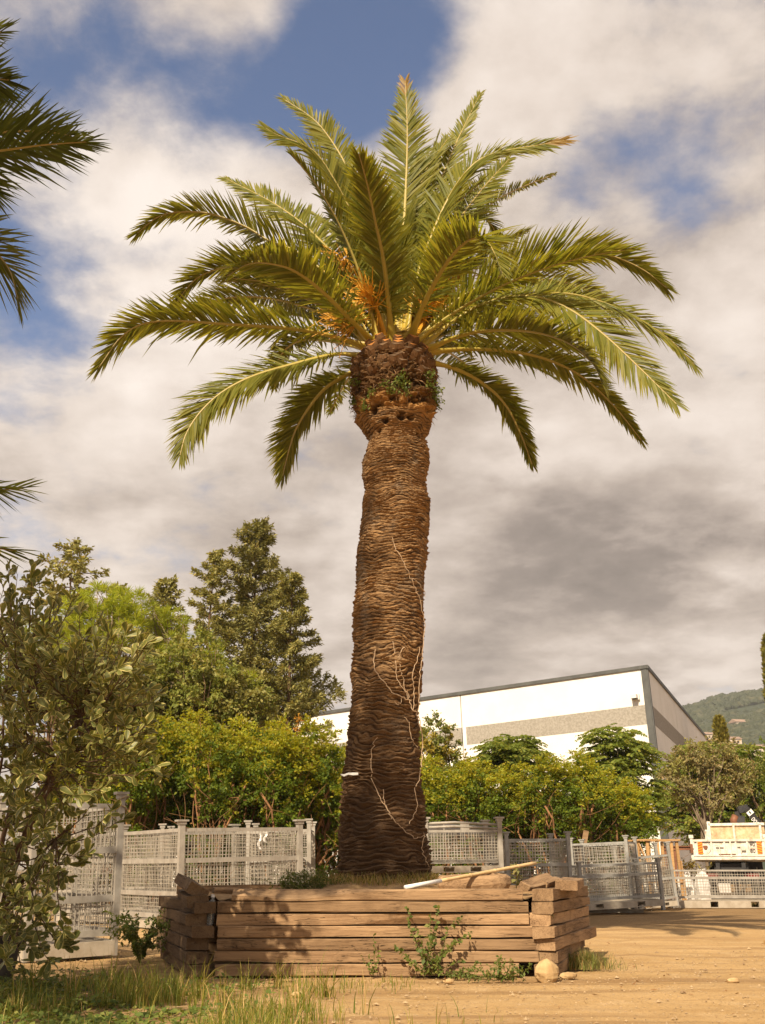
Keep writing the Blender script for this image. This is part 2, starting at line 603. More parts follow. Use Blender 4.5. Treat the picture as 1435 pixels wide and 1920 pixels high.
def mat_frond(name, tip=(0.29, 0.275, 0.050), base=(0.135, 0.160, 0.026), dry=0.0):
    m, g, b, out = new_mat(name)
    geo = g.add('ShaderNodeNewGeometry')
    a = g.add('ShaderNodeAttribute', attribute_name='t')
    oi = g.add('ShaderNodeObjectInfo')
    r = geo.outputs['Random Per Island']
    col = g.mix(r, base, tip)
    col = g.mix(g.smooth(oi.outputs['Random'], 0.55, 1.0, 0.0, 0.45), col, (0.16, 0.155, 0.032))
    col = g.mix(g.smooth(a.outputs['Fac'], 0.86, 1.0, 0.0, 0.85), col, (0.33, 0.215, 0.075))
    if dry:
        col = g.mix(dry, col, (0.46, 0.27, 0.10))
    g.link(col, b.inputs['Base Color'])
    b.inputs['Roughness'].default_value = 0.45
    b.inputs['Specular IOR Level'].default_value = 0.25
    tr = g.add('ShaderNodeBsdfTranslucent')
    g.link(g.mix(1.0, col, (1.7, 1.5, 0.6), 'MULTIPLY'), tr.inputs['Color'])
    mx = g.add('ShaderNodeMixShader')
    mx.inputs[0].default_value = 0.48
    g.link(b.outputs[0], mx.inputs[1])
    g.link(tr.outputs[0], mx.inputs[2])
    g.link(mx.outputs[0], out.inputs['Surface'])
    return m


def mat_rachis():
    m, g, b, out = new_mat('frond_rachis')
    a = g.add('ShaderNodeAttribute', attribute_name='t')
    tc = g.add('ShaderNodeTexCoord')
    n = g.noise(tc.outputs['Object'], 9.0, 4, 0.6)
    c = g.ramp(a.outputs['Fac'], [(0.0, (0.42, 0.27, 0.035)), (0.06, (0.40, 0.30, 0.035)), (0.22, (0.36, 0.29, 0.05)), (0.6, (0.34, 0.27, 0.075)), (1.0, (0.36, 0.27, 0.10))])
    c = g.mix(g.math('MULTIPLY', g.smooth(n, 0.5, 0.75), 0.4), c, (0.24, 0.22, 0.03))
    g.link(c, b.inputs['Base Color'])
    b.inputs['Roughness'].default_value = 0.45
    return m


def mat_metal(name, c1, c2, rust=0.0):
    m, g, b, out = new_mat(name)
    tc = g.add('ShaderNodeTexCoord')
    p = tc.outputs['Object']
    n = g.noise(p, 4.0, 6, 0.65)
    s = g.noise(g.mapping(p, (18, 18, 3)), 1.0, 5, 0.6)
    c = g.mix(g.smooth(n, 0.35, 0.65), c1, c2)
    c = g.mix(g.math('MULTIPLY', g.smooth(s, 0.52, 0.75), 0.45), c, tuple(x * 0.55 for x in c2))
    if rust:
        rn = g.noise(p, 2.6, 7, 0.7, 0.4)
        c = g.mix(g.math('MULTIPLY', g.smooth(rn, 0.60 - 0.12 * rust, 0.76), 0.85), c, (0.22, 0.085, 0.028))
    g.link(c, b.inputs['Base Color'])
    b.inputs['Roughness'].default_value = 0.62
    b.inputs['Metallic'].default_value = 0.15
    return m


mat_ground()
mat_wood()
mat_wood('dark_sleeper', 0.36)  # creosoted left stack, with some of its shade put into the colour
mat_bark()
mat_frond('palm_leaflet')
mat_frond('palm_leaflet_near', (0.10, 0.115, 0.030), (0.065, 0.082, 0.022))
mat_frond('palm_leaflet_dry', (0.36, 0.24, 0.09), (0.30, 0.18, 0.06), 0.5)
mat_rachis()
mat_metal('galvanised', (0.38, 0.355, 0.315), (0.29, 0.265, 0.23), 0.15)
mat_metal('galvanised_dark', (0.34, 0.335, 0.315), (0.25, 0.245, 0.225), 0.35)
mat_metal('galvanised_wire', (0.40, 0.365, 0.31), (0.29, 0.26, 0.215), 0.2)
mat_metal('rusty_wire', (0.40, 0.375, 0.33), (0.30, 0.27, 0.22), 0.6)
mat_metal('white_paint', (0.76, 0.73, 0.67), (0.60, 0.56, 0.48), 0.75)
mat_metal('rust', (0.24, 0.10, 0.05), (0.17, 0.07, 0.035), 0.8)
plain('concrete', (0.42, 0.37, 0.30), (0.34, 0.29, 0.225), 5.0, 0.9, 0.3)
plain('panel_white', (0.80, 0.79, 0.76), (0.74, 0.73, 0.69), 0.6, 0.75, 0.0)
plain('panel_band', (0.36, 0.335, 0.295), (0.27, 0.25, 0.215), 9.0, 0.9, 0.3)
plain('dark_trim', (0.105, 0.110, 0.108), (0.075, 0.078, 0.078), 1.5, 0.5)
plain('black_plastic', (0.022, 0.021, 0.020), (0.035, 0.032, 0.03), 8.0, 0.6)
plain('rubber', (0.022, 0.021, 0.02), (0.045, 0.038, 0.03), 6.0, 0.85)
plain('black_paint', (0.030, 0.030, 0.033), (0.045, 0.043, 0.043), 5.0, 0.45)
plain('pine_timber', (0.50, 0.305, 0.135), (0.38, 0.225, 0.095), 7.0, 0.8, 0.2, stretch=(1, 1, 6), objvar=0.3)
plain('soil', (0.24, 0.145, 0.068), (0.36, 0.235, 0.11), 9.0, 0.97, 0.8)
plain('stone', (0.52, 0.37, 0.19), (0.38, 0.25, 0.12), 7.0, 0.92, 0.7, objvar=0.3)
plain('pebble_stone', (0.44, 0.32, 0.185), (0.25, 0.17, 0.095), 3.0, 0.92, 0.3)
plain('bamboo', (0.62, 0.45, 0.24), (0.52, 0.36, 0.17), 10.0, 0.55, 0.1)
plain('white_plastic', (0.80, 0.79, 0.77), (0.70, 0.69, 0.67), 9.0, 0.45)
plain('bag_fabric', (0.74, 0.72, 0.70), (0.62, 0.60, 0.58), 7.0, 0.8, 0.3)
plain('rope_fibre', (0.42, 0.35, 0.26), (0.28, 0.22, 0.15), 40.0, 0.95, 0.4)
plain('vine_stem', (0.58, 0.44, 0.30), (0.42, 0.29, 0.18), 14.0, 0.85)
plain('bark_brown', (0.17, 0.105, 0.062), (0.10, 0.06, 0.036), 11.0, 0.95, 0.6, stretch=(1, 1, 0.25), objvar=0.3)
plain('bark_rusty', (0.30, 0.155, 0.072), (0.16, 0.082, 0.04), 11.0, 0.95, 0.6, stretch=(1, 1, 0.25), objvar=0.3)
plain('bark_grey', (0.26, 0.20, 0.14), (0.17, 0.125, 0.085), 11.0, 0.95, 0.6, stretch=(1, 1, 0.25))
plain('stub_cut', (0.58, 0.26, 0.06), (0.42, 0.17, 0.04), 8.0, 0.85, 0.3, objvar=0.4)
plain('stub_old', (0.21, 0.135, 0.075), (0.12, 0.075, 0.042), 8.0, 0.92, 0.3, objvar=0.5)
plain('stub_side', (0.17, 0.085, 0.034), (0.08, 0.043, 0.02), 14.0, 0.95, 0.3, stretch=(1, 1, 1))
plain('fruit_orange', (0.66, 0.36, 0.035), (0.52, 0.25, 0.022), 9.0, 0.6, objvar=0.2)
plain('plate_red', (0.72, 0.10, 0.035), (0.66, 0.085, 0.03), 9.0, 0.5)
plain('plate_yellow', (0.75, 0.36, 0.02), (0.70, 0.32, 0.02), 9.0, 0.5)
plain('tail_light_red', (0.20, 0.012, 0.01), (0.13, 0.01, 0.008), 9.0, 0.3)
plain('lettering_dark', (0.05, 0.04, 0.035), (0.07, 0.055, 0.045), 9.0, 0.6)
plain('emblem_brown', (0.22, 0.085, 0.045), (0.17, 0.07, 0.035), 9.0, 0.6)
plain('emblem_grey', (0.60, 0.58, 0.55), (0.54, 0.52, 0.49), 9.0, 0.6)
plain('pot_plastic', (0.055, 0.047, 0.042), (0.085, 0.07, 0.058), 9.0, 0.6)
plain('hill_wood', (0.040, 0.052, 0.028), (0.026, 0.038, 0.022), 0.03, 0.95, detail=8)
plain('house_wall', (0.60, 0.50, 0.40), (0.52, 0.43, 0.34), 0.5, 0.85, objvar=0.3)
plain('house_roof', (0.30, 0.21, 0.16), (0.24, 0.16, 0.12), 0.6, 0.85, objvar=0.3)
plain('blue_wrap', (0.10, 0.32, 0.42), (0.08, 0.26, 0.36), 9.0, 0.5)

leaf_mat('leaf_hedge', (0.075, 0.125, 0.013), (0.135, 0.190, 0.018), (0.215, 0.245, 0.022), 0.42)
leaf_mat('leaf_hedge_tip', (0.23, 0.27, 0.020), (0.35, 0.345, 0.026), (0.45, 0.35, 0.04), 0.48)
leaf_mat('leaf_dead', (0.22, 0.11, 0.04), (0.34, 0.19, 0.075), None, 0.2)
leaf_mat('leaf_orange', (0.42, 0.19, 0.025), (0.50, 0.27, 0.035), (0.30, 0.20, 0.04), 0.35)
leaf_mat('leaf_yellow', (0.32, 0.26, 0.04), (0.44, 0.35, 0.06), (0.20, 0.19, 0.04), 0.35)
leaf_mat('leaf_broad', (0.125, 0.155, 0.034), (0.21, 0.235, 0.048), (0.34, 0.32, 0.085), 0.40)
leaf_mat('leaf_broad_pale', (0.20, 0.21, 0.055), (0.30, 0.285, 0.09), (0.40, 0.34, 0.12), 0.38)
leaf_mat('leaf_ash', (0.13, 0.18, 0.034), (0.22, 0.27, 0.045), (0.36, 0.33, 0.055), 0.45)
leaf_mat('leaf_olive', (0.163, 0.150, 0.058), (0.260, 0.221, 0.098), (0.364, 0.260, 0.117), 0.30)
leaf_mat('needle_dark', (0.17, 0.175, 0.055), (0.29, 0.275, 0.088), (0.44, 0.38, 0.14), 0.28)
leaf_mat('needle_pine', (0.20, 0.26, 0.024), (0.34, 0.38, 0.032), (0.45, 0.44, 0.05), 0.45)
leaf_mat('cypress_scale', (0.144, 0.138, 0.026), (0.240, 0.210, 0.036), (0.312, 0.240, 0.048), 0.2)
leaf_mat('leaf_green_centre', (0.115, 0.135, 0.040), (0.19, 0.20, 0.054), (0.26, 0.25, 0.07), 0.32, rough=0.42, spec=0.3)
leaf_mat('leaf_cream_edge', (0.46, 0.41, 0.15), (0.56, 0.485, 0.19), (0.62, 0.52, 0.23), 0.32, rough=0.5)
leaf_mat('weed_leaf', (0.084, 0.133, 0.028), (0.161, 0.203, 0.042), (0.266, 0.266, 0.070), 0.36)
leaf_mat('weed_pale', (0.16, 0.165, 0.055), (0.24, 0.22, 0.08), (0.30, 0.25, 0.10), 0.3)
leaf_mat('grass_blade', (0.120, 0.150, 0.022), (0.215, 0.225, 0.034), (0.40, 0.32, 0.09), 0.40)
leaf_mat('dry_straw', (0.38, 0.25, 0.10), (0.52, 0.36, 0.15), (0.30, 0.18, 0.07), 0.25)
leaf_mat('fibre', (0.10, 0.055, 0.025), (0.22, 0.12, 0.05), (0.34, 0.20, 0.09), 0.1)
leaf_mat('far_wood', (0.030, 0.039, 0.018), (0.046, 0.054, 0.024), (0.071, 0.071, 0.034), 0.1)


def mat_bottle():
    m, g, b, out = new_mat('clear_plastic')
    b.inputs['Base Color'].default_value = (0.75, 0.78, 0.78, 1)
    b.inputs['Roughness'].default_value = 0.18
    b.inputs['Transmission Weight'].default_value = 0.8
    b.inputs['IOR'].default_value = 1.3


mat_bottle()
M = MATS
rng = np.random.default_rng(7)

# ---------------------------------------------------------------- ground and hills


def axis(lo, dense0, dense1, hi, step):
    a = list(np.arange(dense0, dense1 + 1e-6, step))
    x, s = dense1, step
    while x < hi:
        s *= 1.35
        x += s
        a.append(min(x, hi))
    x, s = dense0, step
    while x > lo:
        s *= 1.35
        x -= s
        a.insert(0, max(x, lo))
    return np.array(a)


def build_ground():
    xs = axis(-4000, -7.0, 14.0, 4000, 0.12)
    ys = axis(-400, 6.0, 42.0, 6000, 0.12)
    X, Y = np.meshgrid(xs, ys)
    near = np.clip(1 - np.abs(X - 3) / 60, 0, 1) * np.clip(1 - np.abs(Y - 20) / 70, 0, 1)
    Z = ((vnoise(X * 0.6, Y * 0.6, 3) - 0.5) * 0.035 + (vnoise(X * 2.3, Y * 2.3, 5) - 0.5) * 0.022
         + (vnoise(X * 6, Y * 6, 9) - 0.5) * 0.012) * near - 0.012
    # wheel ruts crossing the yard on the right
    rut = (Y - (19.5 + 0.10 * (X - 6))) / 0.35
    Z -= 0.03 * np.exp(-rut ** 2) * np.clip((X - 3) / 2, 0, 1) * (X < 40)
    n, k = X.shape
    i = np.arange(n - 1)[:, None] * k
    j = np.arange(k - 1)[None, :]
    q = np.stack([i + j, i + j + 1, i + k + j + 1, i + k + j], -1).reshape(-1, 4)
    mb = MB()
    mb.add(np.stack([X, Y, Z], -1), q)
    o = mb.build('ground', M['sandy_ground'], smooth=True)
    tag(o, kind='structure')


build_ground()


def hill_z(x, y):
    # wooded hillside far behind the warehouse, rising to the right
    a = x / y                      # bearing
    ridge = np.interp(a, [-2, 0.10, 0.22, 0.268, 0.285, 0.314, 0.364, 0.45, 0.6, 2.0],
                      [0, 0.0, 120, 163, 173, 186, 197, 220, 240, 90])
    t = np.clip((y - 520) / 680, 0, 1)
    t2 = np.clip((y - 1200) / 800, 0, 1)
    z = ridge * (t ** 0.85) * (1 - 0.7 * t2 ** 2)
    z = z + (vnoise(x / 90, y / 90, 21) - 0.5) * 12 * t * (ridge > 5)
    return z - 1.5


def build_hill():
    xs = np.linspace(40, 1300, 150)
    ys = np.linspace(480, 2000, 120)
    X, Y = np.meshgrid(xs, ys)
    Z = hill_z(X, Y)
    n, k = X.shape
    i = np.arange(n - 1)[:, None] * k
    j = np.arange(k - 1)[None, :]
    q = np.stack([i + j, i + j + 1, i + k + j + 1, i + k + j], -1).reshape(-1, 4)
    mb = MB()
    mb.add(np.stack([X, Y, Z], -1), q)
    o = mb.build('hill', M['hill_wood'], smooth=True)
    tag(o, kind='structure')
    # the far wood on it: many rounded crowns in one mass
    r = np.random.default_rng(31)
    ico_v = []
    phi = (1 + 5 ** 0.5) / 2
    for a, b in ((1, phi), (-1, phi), (1, -phi), (-1, -phi)):
        ico_v += [(0, a, b), (a, b, 0), (b, 0, a)]
    ico_v = np.array(ico_v, float)
    ico_v /= np.linalg.norm(ico_v, axis=1)[:, None]
    faces = []
    for a in range(12):
        for b in range(a + 1, 12):
            for c in range(b + 1, 12):
                d = [np.linalg.norm(ico_v[a] - ico_v[b]), np.linalg.norm(ico_v[b] - ico_v[c]), np.linalg.norm(ico_v[a] - ico_v[c])]
                if max(d) < 1.1:
                    nrm = np.cross(ico_v[b] - ico_v[a], ico_v[c] - ico_v[a])
                    faces.append((a, b, c) if nrm @ ico_v[a] > 0 else (a, c, b))
    faces = np.array(faces)
    N = 15000
    y = r.uniform(540, 1260, N)
    a = r.uniform(0.235, 0.47, N)
    x = a * y
    keep = (vnoise(x / 60, y / 45, 77) > 0.22)
    x, y = x[keep], y[keep]
    N = len(x)
    z = hill_z(x, y)
    s = r.uniform(2.2, 5.2, N) * (0.7 + 0.6 * vnoise(x / 50, y / 50, 5))
    jit = 1 + r.uniform(-0.28, 0.28, (N, 12, 1))
    V = ico_v[None] * jit * s[:, None, None] * np.array([1.0, 1.0, 1.05])
    V = V + np.stack([x, y, z + s * 0.55], 1)[:, None, :]
    Fc = faces[None] + (np.arange(N) * 12)[:, None, None]
    mb = MB()
    mb.add(V.reshape(-1, 3), Fc.reshape(-1, 3))
    o = mb.build('distant_forest', M['far_wood'], smooth=False)
    tag(o, 'dark green wood covering the far hillside beyond the warehouse', 'forest', kind='stuff')


build_hill()


def build_house(px, py, Y, w, d, h, yaw, label, flat=False):
    p = at(px, py, Y)
    z0 = float(hill_z(np.array([p[0]]), np.array([p[1]]))[0]) - 1.0
    root = thing('hillside_house', label, 'house', (p[0], p[1], z0), (0, 0, yaw), 'houses on the far hillside')
    H = max(p[2] - z0, 4.0)
    mb = MB()
    mb.box((0, 0, H / 2), (w, d, H))
    mb.build('wall', M['house_wall'], root)
    mb = MB()
    e = 0.6
    if flat:
        mb.box((0, 0, H + 0.3), (w + 2 * e, d + 2 * e, 0.55))
    else:
        q = [(-w / 2 - e, -d / 2 - e, H), (w / 2 + e, -d / 2 - e, H), (w / 2 + e, d / 2 + e, H), (-w / 2 - e, d / 2 + e, H),
             (-w / 2 - e, 0, H + d * 0.22), (w / 2 + e, 0, H + d * 0.22)]
        mb.add(q, [(0, 1, 5, 4), (2, 3, 4, 5), (0, 4, 3), (1, 2, 5), (3, 2, 1, 0)])
    mb.build('roof', M['house_roof'], root)
    for k in range(3):
        mb = MB()
        mb.box(((k - 1) * w * 0.28, -d / 2 - 0.03, H - 2.0), (w * 0.12, 0.08, 1.7))
        mb.build('window', M['black_paint'], root)


build_house(1410, 1374, 900, 34, 14, 9, 0.25, 'long pale house high on the wooded hillside')
build_house(1382, 1371, 880, 15, 12, 8, -0.2, 'small pale house beside the long house on the hillside')
build_house(1370, 1387, 760, 12, 10, 7, 0.1, 'small house with tiled roof halfway down the hillside')
build_house(1395, 1405, 640, 26, 12, 7, -0.15, 'broad reddish house at the foot of the far hill')
build_house(1330, 1378, 820, 10, 9, 7, 0.3, 'tiny pale house on the hillside beside the columnar cypress')

# ---------------------------------------------------------------- warehouse
UPN = np.array([-0.03, 0.03, 1.0])


def build_warehouse():
    o = np.array([0, 0, CAM_H])
    C = at(1212, 1247, 60.0)
    k = UPN @ C

    def onplane(px, py):
        d = ray(px, py)
        return o + d * ((k - UPN @ o) / (UPN @ d))
    L = onplane(600, 1335)
    R = onplane(1340, 1400)
    up = unit(UPN)
    a = unit(L - C)
    b = unit(R - C)
    t1 = (C[2] - at(1219, 1320.5, 60)[2])
    t2 = (C[2] - at(1222, 1357, 60)[2])
    HT = C[2] + 1.2
    base = C - up * HT
    root = thing('warehouse', 'large white warehouse with a grey band behind the hedge', 'warehouse', tuple(base))

    def slab(s0, s1, ta, tb, dirv, outn, th, proud, mat, name, par):
        mb = MB()
        P = []
        for s in (s0, s1):
            for t in (ta, tb):
                for q in (proud, proud - th):
                    P.append(C + dirv * s - up * t + outn * q - base)
        mb.add(P, [(0, 1, 3, 2), (4, 6, 7, 5), (0, 4, 5, 1), (2, 3, 7, 6), (0, 2, 6, 4), (1, 5, 7, 3)])
        return mb.build(name, mat, par)
    na = unit(np.cross(up, a))
    if na @ (o - C) < 0:
        na = -na
    nb = unit(np.cross(b, up))
    if nb @ (o - C) < 0:
        nb = -nb
    s1 = np.linalg.norm(onplane(869, 1299) - C)
    ja = [0.33] + [s1 * i for i in range(1, 4)]
    jb = [0.33, np.linalg.norm(onplane(1260, 1309.5) - C), np.linalg.norm(onplane(1295.6, 1348.5) - C), np.linalg.norm(onplane(1325, 1383) - C),
          np.linalg.norm(onplane(1340, 1400) - C) + 0.2]
    for js, dv, nv in ((ja, a, na), (jb, b, nb)):
        for i in range(len(js) - 1):
            pn = slab(js[i] + 0.03, js[i + 1] - 0.03, 0.19, HT, dv, nv, 0.25, 0.0, M['panel_white'], 'wall_panel', root)
            slab(js[i] + 0.03, js[i + 1] - 0.03 - (0.25 if dv is a else 0.0), t1, t2, dv, nv, 0.10, 0.012, M['panel_band'], 'grey_band', pn)
        slab(0.3, js[-1], 0.4, HT - 0.05, dv, nv, 0.2, -0.14, M['concrete'], 'backing_wall', root)
        slab(-0.05 if dv is a else -0.05, js[-1], 0.0, 0.20, dv, nv, 0.5, 0.10, M['dark_trim'], 'roof_coping', root)
        slab(0.0, 0.34, 0.20, HT, dv, nv, 0.2, 0.05, M['dark_trim'], 'corner_trim', root)
    # roof
    mb = MB()
    A, B = ja[-1], jb[-1]
    P = [C + a * s + b * t - up * d - base for d in (0.38, 0.6) for (s, t) in ((0.3, 0.3), (A, 0.3), (A, B), (0.3, B))]
    mb.add(P, [(0, 1, 2, 3), (7, 6, 5, 4), (0, 4, 5, 1), (1, 5, 6, 2), (2, 6, 7, 3), (3, 7, 4, 0)])
    mb.build('roof', M['concrete'], root)
    # lamp on the wall
    pw = C + a * np.linalg.norm(onplane(1187, 1251) - C)
    tl = 1.75
    lamp = MB()
    ctr = pw - up * tl - base
    Rm = np.stack([a, na, up], 1)
    lamp.box(ctr + na * 0.26, (0.34, 0.40, 0.22), Rm)
    lamp.box(ctr + na * 0.10, (0.46, 0.12, 0.34), Rm)
    lo = lamp.build('wall_lamp', M['bag_fabric'], root)
    mb = MB()
    mb.box(ctr + na * 0.27 - up * 0.125, (0.28, 0.30, 0.04), Rm)
    mb.build('lamp_lens', M['dark_trim'], lo)
    # cables stapled along the shaded side
    for (t0, t1_, e) in ((5.2, 6.0, 13.0), (7.9, 8.6, 13.0)):
        mb = MB()
        pts = [C + b * s - up * (t0 + (t1_ - t0) * s / e + 0.15 * math.sin(math.pi * s / e)) + nb * 0.05 - base for s in np.linspace(0.6, e, 9)]
        mb.tube(pts, 0.035, 5)
        mb.build('cable', M['black_plastic'], root)


build_warehouse()

# ---------------------------------------------------------------- foliage helpers


def leaf_quads(r, P, D, N, L, W, bend=0.15):
    """diamond leaves: P base, D direction, N normal"""
    n = len(P)
    S = np.cross(D, N)
    S /= np.linalg.norm(S, axis=1)[:, None] + 1e-9
    L = np.broadcast_to(np.asarray(L, float), (n,))[:, None]
    W = np.broadcast_to(np.asarray(W, float), (n,))[:, None]
    dn = np.array([0, 0, -1.0])
    v0 = P
    v1 = P + D * L * 0.5 + S * W * 0.5
    v2 = P + D * L + dn * L * bend
    v3 = P + D * L * 0.5 - S * W * 0.5
    V = np.stack([v0, v1, v2, v3], 1).reshape(-1, 3)
    q = np.arange(n * 4).reshape(-1, 4)
    return V, q


def rand_unit(r, n):
    v = r.normal(size=(n, 3))
    return v / (np.linalg.norm(v, axis=1)[:, None] + 1e-9)


def norm_rows(v):
    return v / (np.linalg.norm(v, axis=1)[:, None] + 1e-9)


def clump_leaves(r, C, Out, per, rad, L, W, upb=0.6, flat=0.75):
    """leaves on short twigs round every clump centre"""
    n = len(C)
    tw = max(3, per // 9)
    k = per // tw
    c = np.repeat(C, tw * k, 0)
    o = np.repeat(Out, tw * k, 0)
    td = norm_rows(rand_unit(r, n * tw) + np.repeat(Out, tw, 0) * 0.7 + np.array([0, 0, 0.35]))
    td = np.repeat(td, k, 0)
    s = np.tile(np.linspace(0.15, 1.0, k), n * tw)[:, None]
    rr = np.repeat(np.broadcast_to(np.asarray(rad, float), (n,)), tw * k)[:, None]
    P = c + td * s * rr * np.array([1, 1, flat]) + r.normal(size=(len(c), 3)) * rr * 0.10
    D = norm_rows(td * 0.8 + rand_unit(r, len(c)) * 0.9 + np.array([0, 0, -0.1]))
    N = norm_rows(rand_unit(r, len(c)) * 0.8 + np.array([0, 0, upb]) + o * 0.5)
    ll = L * r.uniform(0.65, 1.2, len(c))
    return leaf_quads(r, P, D, N, ll, W / L * ll)


def blob_points(r, blobs, n, inner=0.45):
    vols = np.array([b[3] * b[4] * b[5] for b in blobs]) ** 0.72
    idx = r.choice(len(blobs), n, p=vols / vols.sum())
    B = np.array(blobs, float)[idx]
    u = rand_unit(r, n)
    rad = (inner + (1 - inner) * r.random(n) ** 0.45)[:, None]
    rad = rad * (0.86 + 0.28 * r.random(n)[:, None])
    return B[:, :3] + u * B[:, 3:6] * rad, u


def limb(mb, r, a, b, r0, r1, sides=5, bow=0.12, n=6, mi=0):
    a = np.asarray(a, float)
    b = np.asarray(b, float)
    L = np.linalg.norm(b - a)
    off = r.normal(size=3) * L * bow
    t = np.linspace(0, 1, n)[:, None]
    pts = a + (b - a) * t + off * (4 * t * (1 - t)) * 0.5 + r.normal(size=(n, 3)) * L * 0.012
    pts[0] = a
    pts[-1] = b
    mb.tube(pts, r0 + (r1 - r0) * np.linspace(0, 1, n) ** 0.8, sides, mi)


def broadleaf_meshes(seed, blobs, nclump, per, rad, L, W, leaf_mats, stems=1, trunk_r=0.12, limbs=16, bark='bark_brown', tip_z=None,
                     inner=0.45, bare=0, spread=0.25, dead=0):
    r = np.random.default_rng(seed)
    C, U = blob_points(r, blobs, nclump, inner)
    mb = MB()
    B = np.array(blobs)
    zlo, zhi = (B[:, 2] - B[:, 5]).min(), (B[:, 2] + B[:, 5]).max()
    m = r.integers(0, 1000, nclump)
    hrel = (C[:, 2] - zlo) / (zhi - zlo)
    if len(leaf_mats) > 1:
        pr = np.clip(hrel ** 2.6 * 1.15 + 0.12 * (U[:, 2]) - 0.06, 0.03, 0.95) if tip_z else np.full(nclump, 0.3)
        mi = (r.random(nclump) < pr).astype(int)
    else:
        mi = np.zeros(nclump, int)
    rads = rad * r.uniform(0.7, 1.3, nclump)
    for k in range(len(leaf_mats)):
        s = mi == k
        if s.any():
            V, q = clump_leaves(r, C[s], U[s], per, rads[s], L, W)
            mb.add(V, q, k)
    if dead:
        zz = zlo + (zhi - zlo) * r.uniform(-0.1, 0.45, dead)
        ang = r.uniform(0, 2 * math.pi, dead)
        rr = spread * 2.0 * r.random(dead)
        Cd = np.stack([rr * np.cos(ang), rr * np.sin(ang), zz], 1)
        V, q = clump_leaves(r, Cd, rand_unit(r, dead), 14, 0.28, L, W * 0.5)
        mb.add(V, q, len(leaf_mats))
    crown = mb.mesh('crown', [M[x] for x in leaf_mats] + [M['leaf_dead']])
    tb = MB()
    zc = B[:, 2].mean()
    for s in range(stems):
        a = np.array([*(r.normal(size=2) * 0.12 * (stems > 1)), -0.15])
        b = np.array([*(B[:, :2].mean(0) + r.normal(size=2) * spread * (stems > 1)), zlo + (zhi - zlo) * (0.62 if stems > 1 else 0.45)])
        limb(tb, r, a, b, trunk_r * (1 if stems == 1 else 0.6), trunk_r * 0.35, 7, 0.06, 9)
        for q in range(limbs // stems):
            t = r.uniform(0.4, 1.0)
            p0 = a + (b - a) * t
            c = C[r.integers(nclump)]
            limb(tb, r, p0, c, trunk_r * 0.32 * (1.2 - 0.6 * t), trunk_r * 0.06, 5, 0.1, 6)
    for q in range(bare):
        p0 = np.array([*(r.normal(size=2) * spread), r.uniform(0.3, zlo + (zhi - zlo) * 0.55)])
        e = p0 + np.array([*(r.normal(size=2) * spread * 1.5), r.uniform(0.3, 1.1)])
        limb(tb, r, p0, e, 0.010, 0.004, 4, 0.15, 5)
    trunk = tb.mesh('trunk', [M[bark]], smooth=True)
    return trunk, crown


def place_tree(name, label, cat, group, meshes, loc, rz=0.0, sc=(1, 1, 1)):
    root = thing(name, label, cat, loc, (0, 0, rz), group)
    root.scale = sc
    link('trunk', meshes[0], root)
    link('crown', meshes[1], root)
    return root


